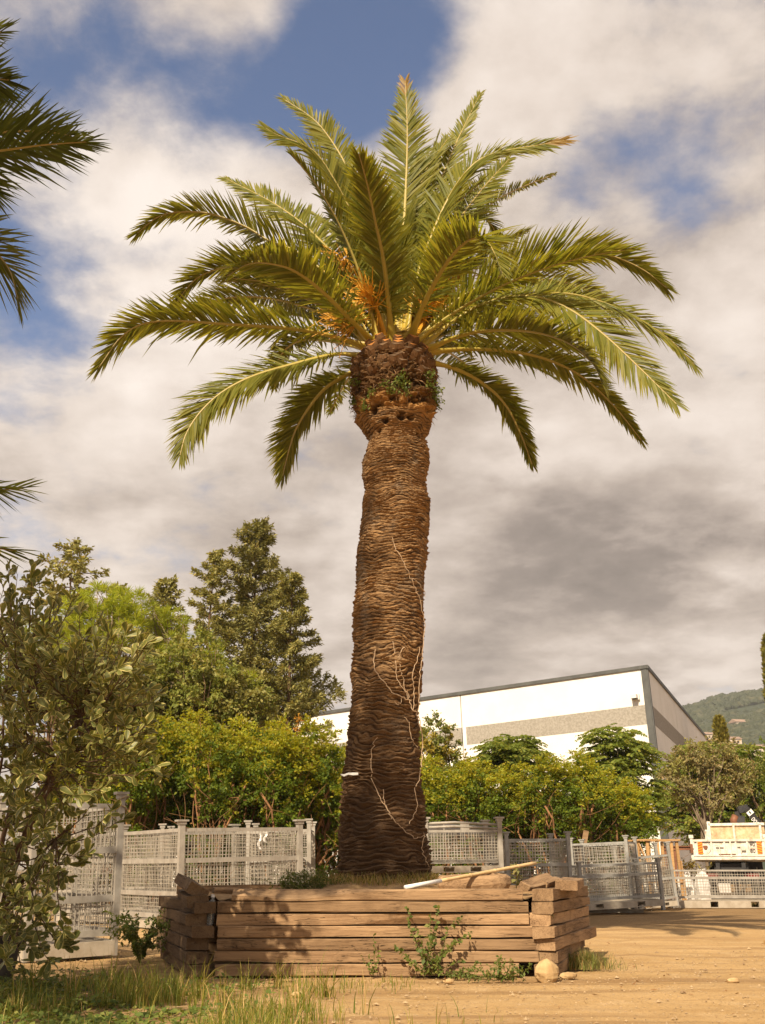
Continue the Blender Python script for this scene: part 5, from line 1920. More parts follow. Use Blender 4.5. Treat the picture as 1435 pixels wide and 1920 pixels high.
def build_weeds():
    r = np.random.default_rng(23)

    def px_stems(b, lines, Y):
        return [[at(x, y, Y + dy) - b for (x, y, dy) in ln] for ln in lines]
    Y = PFY - 0.10
    b = gnd(806, 1829)
    b[1] = Y
    b[2] = 0.0
    weed_plant('leafy_weed', 'sprawling leafy weed climbing the middle of the planter front', b, px_stems(b, [
        [(806, 1829, 0), (808, 1790, -0.02), (806, 1750, -0.03), (808, 1712, 0)], [(806, 1829, 0), (790, 1790, -.05), (772, 1745, -.05), (764, 1700, 0)],
        [(806, 1829, 0), (815, 1780, -.08), (818, 1730, -.05), (822, 1698, 0)], [(806, 1829, 0), (835, 1790, -.08), (858, 1765, -.05), (888, 1745, 0)],
        [(806, 1829, 0), (830, 1780, -.1), (842, 1740, -.05), (868, 1718, 0)], [(806, 1829, 0), (780, 1805, -.08), (758, 1790, -.1), (738, 1774, -.05)],
        [(806, 1829, 0), (795, 1795, -.15), (790, 1765, -.2), (780, 1740, -.15)], [(806, 1829, 0), (820, 1800, -.15), (835, 1785, -.2), (850, 1770, -.2)],
        [(806, 1829, 0), (845, 1810, -.1), (870, 1800, -.15)], [(806, 1829, 0), (802, 1790, -.2), (806, 1750, -.18)], [(806, 1829, 0), (780, 1815, -.15), (768, 1800, -.15)]], Y),
        (0.062, 0.042), seed=2, step=0.034)
    b = gnd(700, 1829)
    b[1], b[2] = Y, 0.0
    weed_plant('leafy_weed', 'slender upright weed with small leaves left of the sprawling weed', b, px_stems(b, [
        [(700, 1829, 0), (702, 1800, -.02), (701, 1752, 0)], [(700, 1829, 0), (690, 1810, -.05), (676, 1790, -.05)], [(700, 1829, 0), (707, 1805, -.05), (706, 1775, 0)],
        [(700, 1829, 0), (698, 1812, -.1), (690, 1790, -.1)]], Y), (0.045, 0.03), seed=3, step=0.03)
    b = gnd(945, 1838)
    b[2] = 0.0
    lines = []
    for k in range(16):
        x = 945 + r.normal() * 30
        lines.append([(945 + r.normal() * 18, 1838, 0), (x, 1828 - r.random() * 8, -0.1), (x + r.normal() * 14, 1815 - 22 * r.random(), -0.1)])
    lines.append([(935, 1838, 0), (932, 1810, 0), (938, 1792, 0)])
    weed_plant('leafy_weed', 'low spreading grey-green weed on the sand beside the ochre rock', b, px_stems(b, lines, b[1]), (0.045, 0.022), seed=4, step=0.022)
    b = gnd(880, 1834)
    b[2] = 0.0
    lines = [[(880 + r.normal() * 18, 1834, 0), (880 + r.normal() * 24, 1828, -0.05), (880 + r.normal() * 26, 1822 - 8 * r.random(), -0.05)] for k in range(9)]
    weed_plant('leafy_weed', 'tiny creeping weed at the planter foot between two taller weeds', b, px_stems(b, lines, b[1]), (0.035, 0.02), seed=14, step=0.022)
    b = at(1008, 1800, 12.72)
    weed_plant('flower_stalk', 'tall yellowish seeding stalk leaning at the planter corner gap', b, px_stems(b, [
        [(1006, 1806, 0), (1012, 1775, -.05), (1022, 1740, -.08), (1033, 1712, -.1)], [(1006, 1806, 0), (1015, 1795, -.06), (1024, 1785, -.06)], [(1010, 1795, 0), (1018, 1775, -.05), (1026, 1762, 0)],
        [(1033, 1712, -.1), (1036, 1716, -.1), (1038, 1722, -.1)]], 12.72), (0.035, 0.010), 'weed_pale', 5, 0.012, 0.008, 3)
    # grass bush right of the planter
    p = gnd(1098, 1816)
    n = 900
    rr = np.abs(r.normal(size=n)) * 0.16
    an = r.uniform(0, 6.28, n)
    grass_patch('grass_clump', 'grey-green bushy grass clump at the right corner of the planter', p[0] + rr * np.cos(an) * 1.35, p[1] + rr * np.sin(an), r.uniform(0.10, 0.27, n) * (1.1 - rr), r.uniform(0.006, 0.010, n),
                ['weed_pale', 'weed_leaf', 'dry_straw'], 6, 0.0, (0.45, 0.4, 0.15), 0.9)
    # left of the planter
    p = gnd(262, 1805)
    n = 56
    lines = []
    for k in range(n):
        a = r.uniform(0, 6.28)
        L = r.uniform(0.3, 0.85)
        lines.append([(0, 0, 0), (0.3 * L * math.cos(a), 0.3 * L * math.sin(a), 0.6 * L), (0.75 * L * math.cos(a) + 0.06, 0.5 * L * math.sin(a), 0.85 * L * r.uniform(0.5, 1.1))])
    weed_plant('leafy_weed', 'bushy dark weed in the gap between the crate and the planter', p, lines, (0.055, 0.028), seed=7, step=0.03)
    # tuft on the soil left of the trunk
    p = np.array([-1.02, 14.2, 0.82])
    lines = []
    for k in range(44):
        a = r.uniform(0, 6.28)
        L = r.uniform(0.15, 0.42)
        lines.append([(r.normal() * 0.22, r.normal() * 0.1, 0), (0.4 * L * math.cos(a) + r.normal() * 0.2, 0.3 * L * math.sin(a), 0.5 * L), (0.8 * L * math.cos(a) + r.normal() * 0.22, 0.4 * L * math.sin(a), 0.70 * L)])
    weed_plant('leafy_weed', 'dark fine-leaved weed tuft on the planter soil left of the trunk', p, lines, (0.05, 0.014), seed=8, step=0.025)
    p = at(968, 1652, 14.3)
    lines = [[(0, 0, -0.1), (0.01, 0, 0.06), (0.03 * k - 0.04, 0, 0.16 + 0.03 * k)] for k in range(3)]
    weed_plant('leafy_weed', 'small pale-leaved seedling beside the log slab on the planter', p, lines, (0.12, 0.06), 'weed_pale', 9, 0.06)
    # tall grass stems in front of the planter's left part
    spots = [(205, 1868), (290, 1868), (330, 1880), (372, 1872), (455, 1856), (520, 1850), (610, 1870), (250, 1890), (130, 1880), (60, 1872), (420, 1895), (560, 1895)]
    for k, (px, py) in enumerate(spots):
        q = gnd(px, py)
        n = 26
        rr = np.abs(r.normal(size=n)) * 0.06
        an = r.uniform(0, 6.28, n)
        o = grass_patch('grass_tuft', 'tall arching grass tuft growing before the planter', q[0] + rr * np.cos(an), q[1] + rr * np.sin(an), r.uniform(0.15, 0.48, n) * (0.75 if px > 400 else 1), r.uniform(0.008, 0.014, n),
                        ['grass_blade', 'dry_straw'], 50 + k, 0.0, (0.85, 0.15), 0.9)
        del o['kind']
        o['group'] = 'tall grass tufts in front of the planter'


build_weeds()

# ---------------------------------------------------------------- mesh crates


def crate(label, P0, yaw, w, d, h, rails, base_h=0.14, base_z=0.0, cell=0.062, wire=0.010, post=0.085, slots=(), frame='galvanised', wmat='galvanised_wire', group='galvanised mesh crates in the yard',
          lean=-0.027, top_pipes=None, caps=True, z0=0.0, rail_h=0.07, mesh_from=0.0, skip_back=False, seed=0, cap_h=0.16, name='mesh_crate', post_h=None):
    r = np.random.default_rng(1000 + seed)
    root = thing(name, label, 'crate', (P0[0], P0[1], z0), (0, lean, yaw), group)
    ph = post_h or (h + cap_h)
    corners = [(0, 0), (w, 0), (w, d), (0, d)]
    for (x, y) in corners:
        mb = MB()
        mb.box((x, y, ph / 2), (post, post, ph))
        po = mb.build('post', M[frame], root)
        if caps:
            mb = MB()
            mb.box((x, y, ph + 0.015), (post * 2.1, post * 1.6, 0.035))
            mb.box((x, y, ph - 0.03), (post * 1.35, post * 1.25, 0.055))
            mb.build('cap', M[frame], po)
    sides = [(0, 1), (1, 2), (2, 3), (3, 0)]
    zs = [base_z + base_h + 0.10] + [h * f for f in rails]
    for si, (i, j) in enumerate(sides):
        a = np.array([*corners[i], 0.0])
        b = np.array([*corners[j], 0.0])
        L = np.linalg.norm(b - a)
        dv = (b - a) / L
        a2, b2 = a + dv * post / 2, b - dv * post / 2
        for z in zs:
            mb = MB()
            mb.bar(a2 + [0, 0, z], b2 + [0, 0, z], 0.045, rail_h if z != zs[-1] else rail_h * 0.75)
            mb.build('rail', M[frame], root)
        # wire panels between the rails
        for k in range(len(zs) - 1):
            if zs[k + 1] <= mesh_from:
                continue
            lo, hi = zs[k] + 0.02, zs[k + 1] - 0.02
            mb = MB()
            nv = max(2, int(L / cell))
            bul = r.normal() * 0.035
            nr = np.array([-dv[1], dv[0], 0])
            for q in range(1, nv):
                t = q / nv
                p = a + dv * L * t + nr * (bul * math.sin(math.pi * t)) + dv * r.normal() * 0.004
                mb.bar(p + [0, 0, lo], p + dv * r.normal() * 0.014 + [0, 0, hi], wire, wire)
            nh = max(2, int((hi - lo) / cell))
            for q in range(1, nh):
                z = lo + (hi - lo) * q / nh + r.normal() * 0.004
                m_ = (a2 + b2) / 2 + nr * (bul + wire)
                mb.bar(a2 + nr * wire + [0, 0, z], m_ + [0, 0, z + r.normal() * 0.006], wire, wire)
                mb.bar(m_ + [0, 0, z], b2 + nr * wire + [0, 0, z + r.normal() * 0.004], wire, wire)
            mb.build('mesh_panel', M[wmat], root)
        # pallet beam with fork openings
        mb = MB()
        z_a, z_b = base_z + 0.01, base_z + base_h
        sl = list(slots) if si in (0, 2) else []
        xs = [0.0]
        for s in sl:
            xs += [s - 0.12 / L, s + 0.12 / L]
        xs.append(1.0)
        for q in range(0, len(xs), 2):
            mb.bar(a + dv * L * xs[q] + [0, 0, (z_a + z_b) / 2], a + dv * L * xs[q + 1] + [0, 0, (z_a + z_b) / 2], 0.09, z_b - z_a)
        for q in range(1, len(xs) - 1, 2):
            for zz in (z_a + 0.0125, z_b - 0.0125):
                mb.bar(a + dv * L * xs[q] + [0, 0, zz], a + dv * L * xs[q + 1] + [0, 0, zz], 0.088, 0.022)
        mb.build('base_beam', M['concrete'], root)
    nd = max(3, int(w / 0.42))
    for q in range(nd):
        x0 = 0.06 + (w - 0.12) * q / nd
        mb = MB()
        mb.box((x0 + (w - 0.12) / nd * 0.46, d / 2, base_z + base_h - 0.03), ((w - 0.12) / nd * 0.86, d - 0.12, 0.03))
        mb.build('deck_board', M['concrete'], root)
    if top_pipes:
        for z in top_pipes:
            for (y, dz) in ((0, 0.0), (d, 0.0)):
                mb = MB()
                mb.tube([(post / 2, y, z), (w * 0.4, y, z + 0.02), (w - post / 2, y, z - 0.03)], 0.028, 8)
                mb.build('guard_pipe', M[frame], root, smooth=True)
        mb = MB()
        mb.box((w * 0.53, -0.01, (h + top_pipes[0]) / 2), (w * 0.12, 0.02, top_pipes[0] - h + 0.03))
        mb.build('name_plate', M[frame], root)
        for f in (0.25, 0.80):
            mb = MB()
            mb.bar((w * f, 0, h), (w * f, 0, top_pipes[0]), 0.02, 0.02)
            mb.build('upright', M[frame], root)
    return root


# the tall crate beside the variegated shrub
A0, A1 = gnd(48, 1804), gnd(212, 1796)
yw = math.atan2(A1[1] - A0[1], A1[0] - A0[0])
crate('tall weathered mesh crate with rope on its post beside the variegated shrub', A0, yw, float(np.linalg.norm(A1 - A0)), 1.5, 1.92, (0.375, 0.70, 1.0), 0.19, cell=0.068, wire=0.011, seed=1, rail_h=0.085)
# rope wound on that post
mb = MB()
c = np.array([A1[0] - 0.045, A1[1], 1.97])
r_ = np.random.default_rng(1)
tt_ = np.linspace(0, 1, 60)
rp = np.stack([c[0] + (0.07 + 0.02 * tt_) * np.cos(tt_ * 14), c[1] - 0.0 + (0.07 + 0.02 * tt_) * np.sin(tt_ * 14), c[2] + 0.10 * np.sin(tt_ * 9) * (0.3 + tt_)], 1)
rp = np.concatenate([rp, rp[-1] + np.outer(np.linspace(0, 1, 8), [-0.05, -0.03, -0.38])])
mb.tube(rp, 0.014, 6)
tag(mb.build('rope', M['rope_fibre'], smooth=True), 'frayed rope knotted round the post of the tall crate', 'rope')

# corner crate behind the planter's left end, one corner towards us
cB = at(345, 1560, 21.6)
crate('pale mesh crate whose corner post points at the planter left end', (cB[0], cB[1]), 0.62, 2.7, 2.9, 1.86, (0.36, 0.69, 1.0), 0.15, cell=0.075, wire=0.0105, seed=2, post=0.11, rail_h=0.09)
cL = at(200, 1560, 24.8)
crate('pale mesh crate behind the tall crate and the corner crate', (cL[0] - 0.9, cL[1]), 0.05, 2.2, 1.4, 1.86, (0.36, 0.69, 1.0), 0.15, cell=0.075, wire=0.0105, seed=3, rail_h=0.09)
cC = at(470, 1560, 24.2)
cC2 = at(584, 1560, 24.2)
crate('pale mesh crate hung with plastic strips left of the palm trunk', (cC[0], cC[1]), 0.0, float(cC2[0] - cC[0]), 1.5, 1.90, (0.36, 0.69, 1.0), 0.15, cell=0.075, wire=0.0105, seed=4, rail_h=0.09, cap_h=0.22)
for (px, py, L, lab) in ((488, 1562, 0.34, 'long white plastic strip hanging from a crate rail'), (498, 1560, 0.22, 'short pale plastic strip hanging beside the long strip')):
    p = at(px, py, 24.12)
    mb = MB()
    n = 7
    V = []
    for k in range(n):
        t = k / (n - 1)
        for s in (-1, 1):
            V.append((s * 0.03 * (1 - 0.3 * t) + 0.03 * math.sin(t * 7), -0.03 * math.sin(t * 3 + s), -L * t))
    mb.add(V, [(2 * k, 2 * k + 1, 2 * k + 3, 2 * k + 2) for k in range(n - 1)])
    tag(mb.build('plastic_strip', M['white_plastic'], None, tuple(p)), lab, 'plastic strip')

# crates right of the trunk
a, b = at(799, 1600, 23.6), at(939, 1600, 23.8)
crate('stacked mesh crate with guard pipes and name plate right of the palm trunk', (a[0], a[1]), math.atan2(b[1] - a[1], b[0] - a[0]), float(np.hypot(*(b - a)[:2])), 1.4, 0.86, (0.28, 1.0), 0.15,
      cell=0.062, wire=0.011, slots=(0.30, 0.66), seed=5, top_pipes=(1.02, 0.94), z0=1.04, post=0.10, frame='galvanised', wmat='rusty_wire', cap_h=0.26, lean=-0.01)
crate('lower mesh crate carrying the crate with guard pipes', (a[0], a[1]), math.atan2(b[1] - a[1], b[0] - a[0]), float(np.hypot(*(b - a)[:2])), 1.4, 0.92, (0.5, 1.0), 0.14,
      cell=0.062, wire=0.011, slots=(0.30, 0.66), seed=6, post=0.10, frame='galvanised', wmat='rusty_wire', cap_h=0.07, lean=-0.01)
a, b = at(952, 1600, 26.6), at(1068, 1600, 26.8)
crate('grey mesh crate with capped posts between two stacked crates', (a[0], a[1]), math.atan2(b[1] - a[1], b[0] - a[0]), float(np.hypot(*(b - a)[:2])), 1.5, 1.80, (0.42, 0.68, 1.0), 0.14,
      cell=0.068, wire=0.011, seed=7, frame='galvanised_dark', wmat='rusty_wire', lean=-0.01)
a, b = at(1076, 1600, 31.6), at(1180, 1600, 31.0)
crate('tall dark mesh crate behind the short crate on doubled pallets', (a[0], a[1]), math.atan2(b[1] - a[1], b[0] - a[0]), float(np.hypot(*(b - a)[:2])), 1.5, 1.80, (0.5, 1.0), 0.14,
      cell=0.085, wire=0.0105, seed=8, frame='galvanised_dark', wmat='rusty_wire', lean=-0.035)
a, b = gnd(1094, 1716), gnd(1183, 1707)
crate('short mesh crate on doubled pallets right of the planter', (a[0], a[1]), math.atan2(b[1] - a[1], b[0] - a[0]) * 0.35, float(np.hypot(*(b - a)[:2])) * 0.62, 1.1, 1.20, (0.78, 1.0), 0.17,
      cell=0.065, wire=0.011, slots=(0.2, 0.72), seed=9, frame='galvanised_dark', wmat='rusty_wire', lean=-0.04, base_z=0.10, cap_h=0.10)
a = gnd(1098, 1712)
root = thing('pallet', 'flat concrete-grey pallet under the short mesh crate', 'pallet', (a[0] - 0.1, a[1] - 0.06, 0), (0, 0, 0.1))
for k in range(3):
    mb = MB()
    mb.box((0.85, 0.03 + 0.55 * k, 0.05), (1.75, 0.09, 0.085))
    mb.build('bearer', M['concrete'], root)
a, b = gnd(1190, 1707), gnd(1256, 1700)
crate('narrow open mesh crate with slanting posts before the timber frame', (a[0], a[1]), 0.12, 1.32, 1.0, 1.42, (0.55, 1.0), 0.15,
      cell=0.07, wire=0.010, slots=(0.33, 0.72), seed=10, frame='galvanised_dark', wmat='rusty_wire', lean=-0.09, cap_h=0.36)
a = gnd(1264, 1703)
crate('low wide mesh crate with fork slots in front of the truck', (a[0], a[1]), -0.03, 5.4, 1.5, 1.10, (0.80, 1.0), 0.22,
      cell=0.085, wire=0.011, slots=(0.23, 0.46, 0.78), seed=11, frame='galvanised', wmat='galvanised_wire', lean=0.0, cap_h=0.06)

# ---------------------------------------------------------------- timber frame, bags, beam, truck


def build_timber_frame():
    a = at(1194, 1640, 35.7)
    W, D, H = 1.50, 0.9, 2.0
    root = thing('packing_frame', 'open raw timber packing frame with diagonal braces before the warehouse', 'timber frame', (a[0], a[1], 0), (0, 0.0, 0.08))
    def bar(p, q, w=0.09, h=0.05):
        mb = MB()
        mb.bar(p, q, w, h, up=(0, 1, 0))
        mb.build('plank', M['pine_timber'], root)
    for y in (0, D):
        for x in (0.05, 0.42, 0.75, 1.22, 1.48):
            bar((x, y, 0.0), (x + (0.08 if x > 1.4 else 0.0) * -1, y, H), 0.09, 0.07 if x != 0.75 else 0.14)
        bar((-0.02, y - 0.055, H + 0.04), (1.50, y - 0.055, H + 0.04), 0.05, 0.10)
        bar((-0.02, y - 0.055, 0.75), (1.56, y - 0.055, 0.75), 0.04, 0.09)
        bar((-0.02, y - 0.055, 0.08), (1.58, y - 0.055, 0.08), 0.04, 0.12)
        bar((0.10, y - 0.11, H - 0.06), (0.72, y - 0.11, 0.42), 0.04, 0.09)
        bar((1.46, y - 0.11, 1.40), (1.52, y - 0.11, 0.1), 0.04, 0.09)
    for x in (0.05, 0.75, 1.45):
        bar((x, 0.05, H + 0.10), (x, D, H + 0.10), 0.09, 0.05)
    # rusty steel trestle behind
    p = at(1258, 1600, 41.0)
    root = thing('steel_trestle', 'rusty steel beam trestle beside the timber frame', 'steel beam', (p[0], p[1], 0), (0, 0, -0.05))
    z = at(1280, 1590, 41.0)[2]
    mb = MB()
    for (zz, w, h) in ((z + 0.06, 0.14, 0.03), (z, 0.03, 0.10), (z - 0.06, 0.14, 0.03)):
        mb.bar((-0.3, 0, zz), (0.78, 0, zz), w, h)
    mb.build('beam', M['rust'], root)
    mb = MB()
    mb.box((0.76, 0, z - 0.02), (0.09, 0.2, 0.32))
    mb.build('end_plate', M['rust'], root)
    for x in (-0.2, 0.15):
        mb = MB()
        mb.bar((x, 0, 0), (x, 0, z - 0.08), 0.08, 0.08)
        mb.build('leg', M['rust'], root)
    # board standing up behind the crates
    p = at(1098, 1585, 33.2)
    mb = MB()
    mb.bar((0, 0, 0), (0.55, 0.1, 2.25), 0.16, 0.03, up=(0, 1, 0))
    o = mb.build('leaning_board', M['weathered_sleeper'], None, (p[0] - 0.48, p[1], 0.0))
    tag(o, 'grey board sticking up above the dark mesh crate', 'board')


build_timber_frame()


def build_bag(label, px0, px1, pytop, Y, seed, peak=0.0):
    a, b = at(px0, 1660, Y), at(px1, 1660, Y)
    w = (b[0] - a[0]) / 2
    h = at((px0 + px1) / 2, pytop, Y)[2]
    r = np.random.default_rng(seed)
    nlat, nlon = 16, 24
    V = []
    for i in range(nlat):
        t = i / (nlat - 1)
        z = h * t
        pr = 1.0 if t < 0.05 else (1.05 - 0.25 * max(0, t - 0.55) / 0.45 - (0.75 - peak) * max(0, t - 0.88) / 0.12)
        for j in range(nlon):
            ph = 2 * math.pi * j / nlon
            sq = 1.0 / max(abs(math.cos(ph)), abs(math.sin(ph))) ** 0.55
            k = pr * sq * (1 + 0.22 * (vnoise(j * 0.6, t * 5, seed) - 0.5) + 0.12 * (vnoise(j * 1.7, t * 9, seed + 5) - 0.5))
            V.append((w * 0.92 * k * math.cos(ph), w * 0.75 * k * math.sin(ph), z + (0.10 * (vnoise(j * 0.8, 3, seed) - 0.3) if t > 0.8 else 0)))
    i = np.arange(nlat - 1)[:, None] * nlon
    j = np.arange(nlon)[None, :]
    q = np.stack([i + j, i + (j + 1) % nlon, i + nlon + (j + 1) % nlon, i + nlon + j], -1).reshape(-1, 4)
    root = thing('bulk_bag', label, 'bag', ((a[0] + b[0]) / 2, Y, 0.0), (0, 0, r.uniform(-0.3, 0.3)))
    mb = MB()
    mb.add(V, q)
    mb.f.append((np.array([list(range((nlat - 1) * nlon, nlat * nlon))]), 0))
    mb.build('sack', M['bag_fabric'], root, smooth=False)
    for s in (-1, 1):
        mb = MB()
        mb.tube([(s * w * 0.6, 0, h * 0.92), (s * w * 0.5, -0.05, h + 0.12), (s * w * 0.15, -0.05, h + 0.10), (s * w * 0.1, 0, h * 0.95)], 0.022, 5)
        mb.build('lifting_loop', M['bag_fabric'], root)


build_bag('slumped white bulk bag behind the low crate beside the timber frame', 1268, 1302, 1642, 37.6, 3)
build_bag('tall white bulk bag with raised loops standing beside the truck', 1304, 1330, 1636, 38.4, 9, 0.3)


def text_mesh(body, size):
    cu = bpy.data.curves.new('lettering', 'FONT')
    cu.body = body
    cu.size = size
    cu.extrude = 0.004
    cu.align_x = 'CENTER'
    cu.align_y = 'CENTER'
    o = bpy.data.objects.new('lettering', cu)
    COL.objects.link(o)
    dg = bpy.context.evaluated_depsgraph_get()
    me = bpy.data.meshes.new_from_object(o.evaluated_get(dg))
    bpy.data.objects.remove(o)
    bpy.data.curves.remove(cu)
    return me


def build_truck():
    Y = 41.0
    a = at(1303, 1640, Y)
    sc = 2.78 / 2.5
    yaw = -0.34
    root = thing('tipper_truck', 'white tipper truck with rusty tailgate and black folded crane', 'truck', (a[0], a[1], 0), (0, 0, yaw))
    W = 2.60
    zt = at(1370, 1574, Y)[2]
    zb = at(1370, 1611, Y)[2]
    Hh = zt - zb
    # local: x across, y forward (away from the camera), z up
    tg = MB()
    tg.box((W / 2, 0.04, (zt + zb) / 2), (W, 0.06, Hh))
    tail = tg.build('tailgate', M['white_paint'], root)
    mb = MB()
    mb.box((W / 2, -0.025, zt - 0.04), (W, 0.07, 0.08))
    mb.box((W / 2, -0.025, zb + 0.13), (W, 0.07, 0.05))
    mb.box((W / 2, -0.03, zb + 0.03), (W + 0.04, 0.10, 0.10))
    for x in (0.03, 0.17, 0.66, 1.12, 1.52, 1.92, 2.48):
        mb.box((x + 0.03, -0.02, (zt + zb) / 2 + 0.06), (0.06, 0.05, Hh - 0.2))
    mb.build('rib_frame', M['white_paint'], tail)
    for x in (-0.03, W - 0.02):
        mb = MB()
        mb.box((x + 0.02, -0.02, (zt + zb) / 2 + 0.05), (0.09, 0.10, Hh + 0.18))
        mb.box((x + 0.02, -0.02, zt + 0.10), (0.16, 0.14, 0.12))
        mb.box((x + 0.02, -0.03, zt - 0.28), (0.13, 0.14, 0.07))
        mb.build('tailgate_post', M['white_paint'], root)
    # striped marker plates
    for x0 in (0.20, W - 0.32):
        root_plate = MB()
        hgt = Hh - 0.26
        z0 = zb + 0.18
        w = 0.17
        root_plate.box((x0 + w / 2, -0.045, z0 + hgt / 2), (w, 0.012, hgt))
        pl = root_plate.build('marker_plate', M['plate_yellow'], root)
        n = 5
        for k in range(0, n):
            mb = MB()
            sgn = 1 if x0 < 1 else -1
            zz = z0 + hgt * k / n
            hh = hgt / n / 2
            q = []
            for (u, v) in ((0, 0), (1, 0), (1, 1), (0, 1)):
                uu = u if sgn > 0 else 1 - u
                q.append((x0 + w * u, -0.055, min(z0 + hgt, max(z0, zz + hh * v * 1.0 + uu * hh * 1.2))))
            q += [(x, y + 0.006, z) for x, y, z in q]
            mb.add(q, [(0, 1, 2, 3), (7, 6, 5, 4), (0, 4, 5, 1), (1, 5, 6, 2), (2, 6, 7, 3), (3, 7, 4, 0)])
            mb.build('stripe', M['plate_red'], pl)
    # emblem, number discs, latches
    mb = MB()
    ang = np.linspace(0, 2 * math.pi, 20, endpoint=False)
    cx, cz = 0.47, (zt + zb) / 2 + 0.06
    V = [(cx + 0.075 * math.cos(t) * (1 + 0.25 * math.sin(3 * t)), -0.016, cz + 0.085 * math.sin(t) * (1 + 0.2 * math.cos(2 * t))) for t in ang]
    V += [(x, -0.008, z) for x, y, z in V]
    mb.add(V, [tuple(range(20))[::-1]] + [(k, 20 + k, 20 + (k + 1) % 20, (k + 1) % 20) for k in range(20)])
    mb.build('emblem', M['emblem_brown'], tail)
    mb = MB()
    pts = [(cx + 0.19 * math.cos(t), -0.012, cz + 0.22 * math.sin(t)) for t in np.linspace(0, 2 * math.pi, 29)]
    mb.tube(pts, 0.007, 4)
    mb.build('emblem_ring', M['emblem_grey'], tail)
    for body, z in (('90', cz + 0.10), ('80', cz - 0.13)):
        me = text_mesh(body, 0.19)
        me.materials.append(M['lettering_dark'])
        link('lettering', me, tail, (2.12, -0.016, z), (math.pi / 2, 0, 0))
    mb = MB()
    for (x0, x1, z0, z1) in ((1.99, 2.25, cz + 0.20, cz + 0.21), (1.99, 2.25, cz - 0.24, cz - 0.23), (1.99, 2.0, cz - 0.24, cz + 0.21), (2.25, 2.26, cz - 0.24, cz + 0.21)):
        mb.box(((x0 + x1) / 2, -0.012, (z0 + z1) / 2), (x1 - x0, 0.008, z1 - z0))
    mb.build('number_frame', M['emblem_grey'], tail)
    for (x, w, h, z) in ((0.97, 0.28, 0.025, 0.04), (0.97, 0.03, 0.35, -0.10), (1.72, 0.26, 0.025, 0.05), (1.72, 0.03, 0.25, -0.06), (1.36, 0.05, 0.62, -0.05), (1.22, 0.6, 0.03, -0.24), (1.80, 0.16, 0.12, -0.05)):
        mb = MB()
        mb.box((x, -0.06, cz + z), (w, 0.04, h))
        mb.build('latch', M['white_paint'] if w < 0.5 else M['rust'], tail)
    # side walls, floor, headboard
    for x in (0.05, W - 0.05):
        mb = MB()
        mb.box((x, 2.3, (zt + zb) / 2), (0.06, 4.4, Hh - 0.02))
        for k in range(6):
            mb.box((x + (0.05 if x > 1 else -0.05), 0.35 + k * 0.8, (zt + zb) / 2), (0.06, 0.07, Hh - 0.04))
        mb.build('side_wall', M['white_paint'], root)
    mb = MB()
    mb.box((W / 2, 2.3, zb - 0.02), (W - 0.1, 4.5, 0.10))
    mb.build('bed_floor', M['white_paint'], root)
    zh = at(1390, 1547, Y + 4.6)[2]
    x0 = 0.42
    mb = MB()
    mb.box(((W + x0) / 2, 4.58, (zb + zh) / 2), (W - x0 - 0.04, 0.06, zh - zb))
    hb = mb.build('headboard', M['rusty_panel'] if 'rusty_panel' in M else M['white_paint'], root)
    mb = MB()
    for (xa, xb, za, zbb) in ((x0 - 0.02, W, zh - 0.05, zh + 0.05), (x0 - 0.06, x0 + 0.07, zb, zh + 0.12), (1.36, 1.44, zb, zh), (2.38, 2.47, zb, zh)):
        mb.box(((xa + xb) / 2, 4.52, (za + zbb) / 2), (xb - xa, 0.10, zbb - za))
    mb.build('headboard_frame', M['white_paint'], hb)
    # chassis
    mb = MB()
    for x in (0.85, W - 0.85):
        mb.box((x, 2.9, zb - 0.28), (0.14, 6.0, 0.30))
    for y in (0.3, 2.0, 3.6):
        mb.box((W / 2, y, zb - 0.26), (1.2, 0.14, 0.2))
    mb.build('chassis', M['black_paint'], root)
    mb = MB()
    mb.box((W / 2, 0.35, zb - 0.72), (W - 0.3, 0.10, 0.20))
    for x in (0.85, W - 0.85):
        mb.box((x, 0.38, zb - 0.5), (0.1, 0.10, 0.4))
    mb.build('bumper_bar', M['black_paint'], root)
    for x in (0.62, W - 0.62):
        mb = MB()
        mb.box((x, 0.26, zb - 0.58), (0.52, 0.09, 0.16))
        lm = mb.build('tail_light', M['tail_light_red'], root)
    mb = MB()
    mb.box((1.0, 0.24, zb - 1.0), (0.40, 0.02, 0.32))
    mb.build('number_plate', M['emblem_grey'], root)
    for x in (0.36, W - 0.36):
        mb = MB()
        mb.box((x, 0.62, 0.62), (0.60, 0.02, 0.62))
        mb.build('mud_flap', M['rubber'], root)
    for (y, xs) in ((1.35, (0.22, 0.54, W - 0.54, W - 0.22)), (5.6, (0.30, W - 0.30))):
        for x in xs:
            mb = MB()
            prof = [(0.28, -0.13), (0.46, -0.14), (0.51, -0.09), (0.51, 0.09), (0.46, 0.14), (0.28, 0.13)]
            sides = 22
            an = np.linspace(0, 2 * math.pi, sides, endpoint=False)
            V = []
            for (rr, t) in prof:
                V.append(np.stack([np.full(sides, t), rr * np.cos(an), rr * np.sin(an)], 1))
            i = np.arange(len(prof) - 1)[:, None] * sides
            j = np.arange(sides)[None, :]
            mb.add(np.concatenate(V), np.stack([i + j, i + (j + 1) % sides, i + sides + (j + 1) % sides, i + sides + j], -1).reshape(-1, 4))
            wh = mb.build('wheel', M['rubber'], root, (x, y, 0.51))
            mb = MB()
            mb.tube([(-0.10, 0, 0), (0.10, 0, 0)], 0.285, 18)
            mb.build('rim', M['galvanised_dark'], wh)
    # cab beyond the bed
    zc = zh - 0.25
    mb = MB()
    prof = [(5.0, 1.45), (5.0, zc), (5.35, zc + 0.08), (6.4, zc), (6.75, zc * 0.62), (6.8, 1.45)]
    V = [(0.22, y, z) for y, z in prof] + [(W - 0.22, y, z) for y, z in prof]
    k = len(prof)
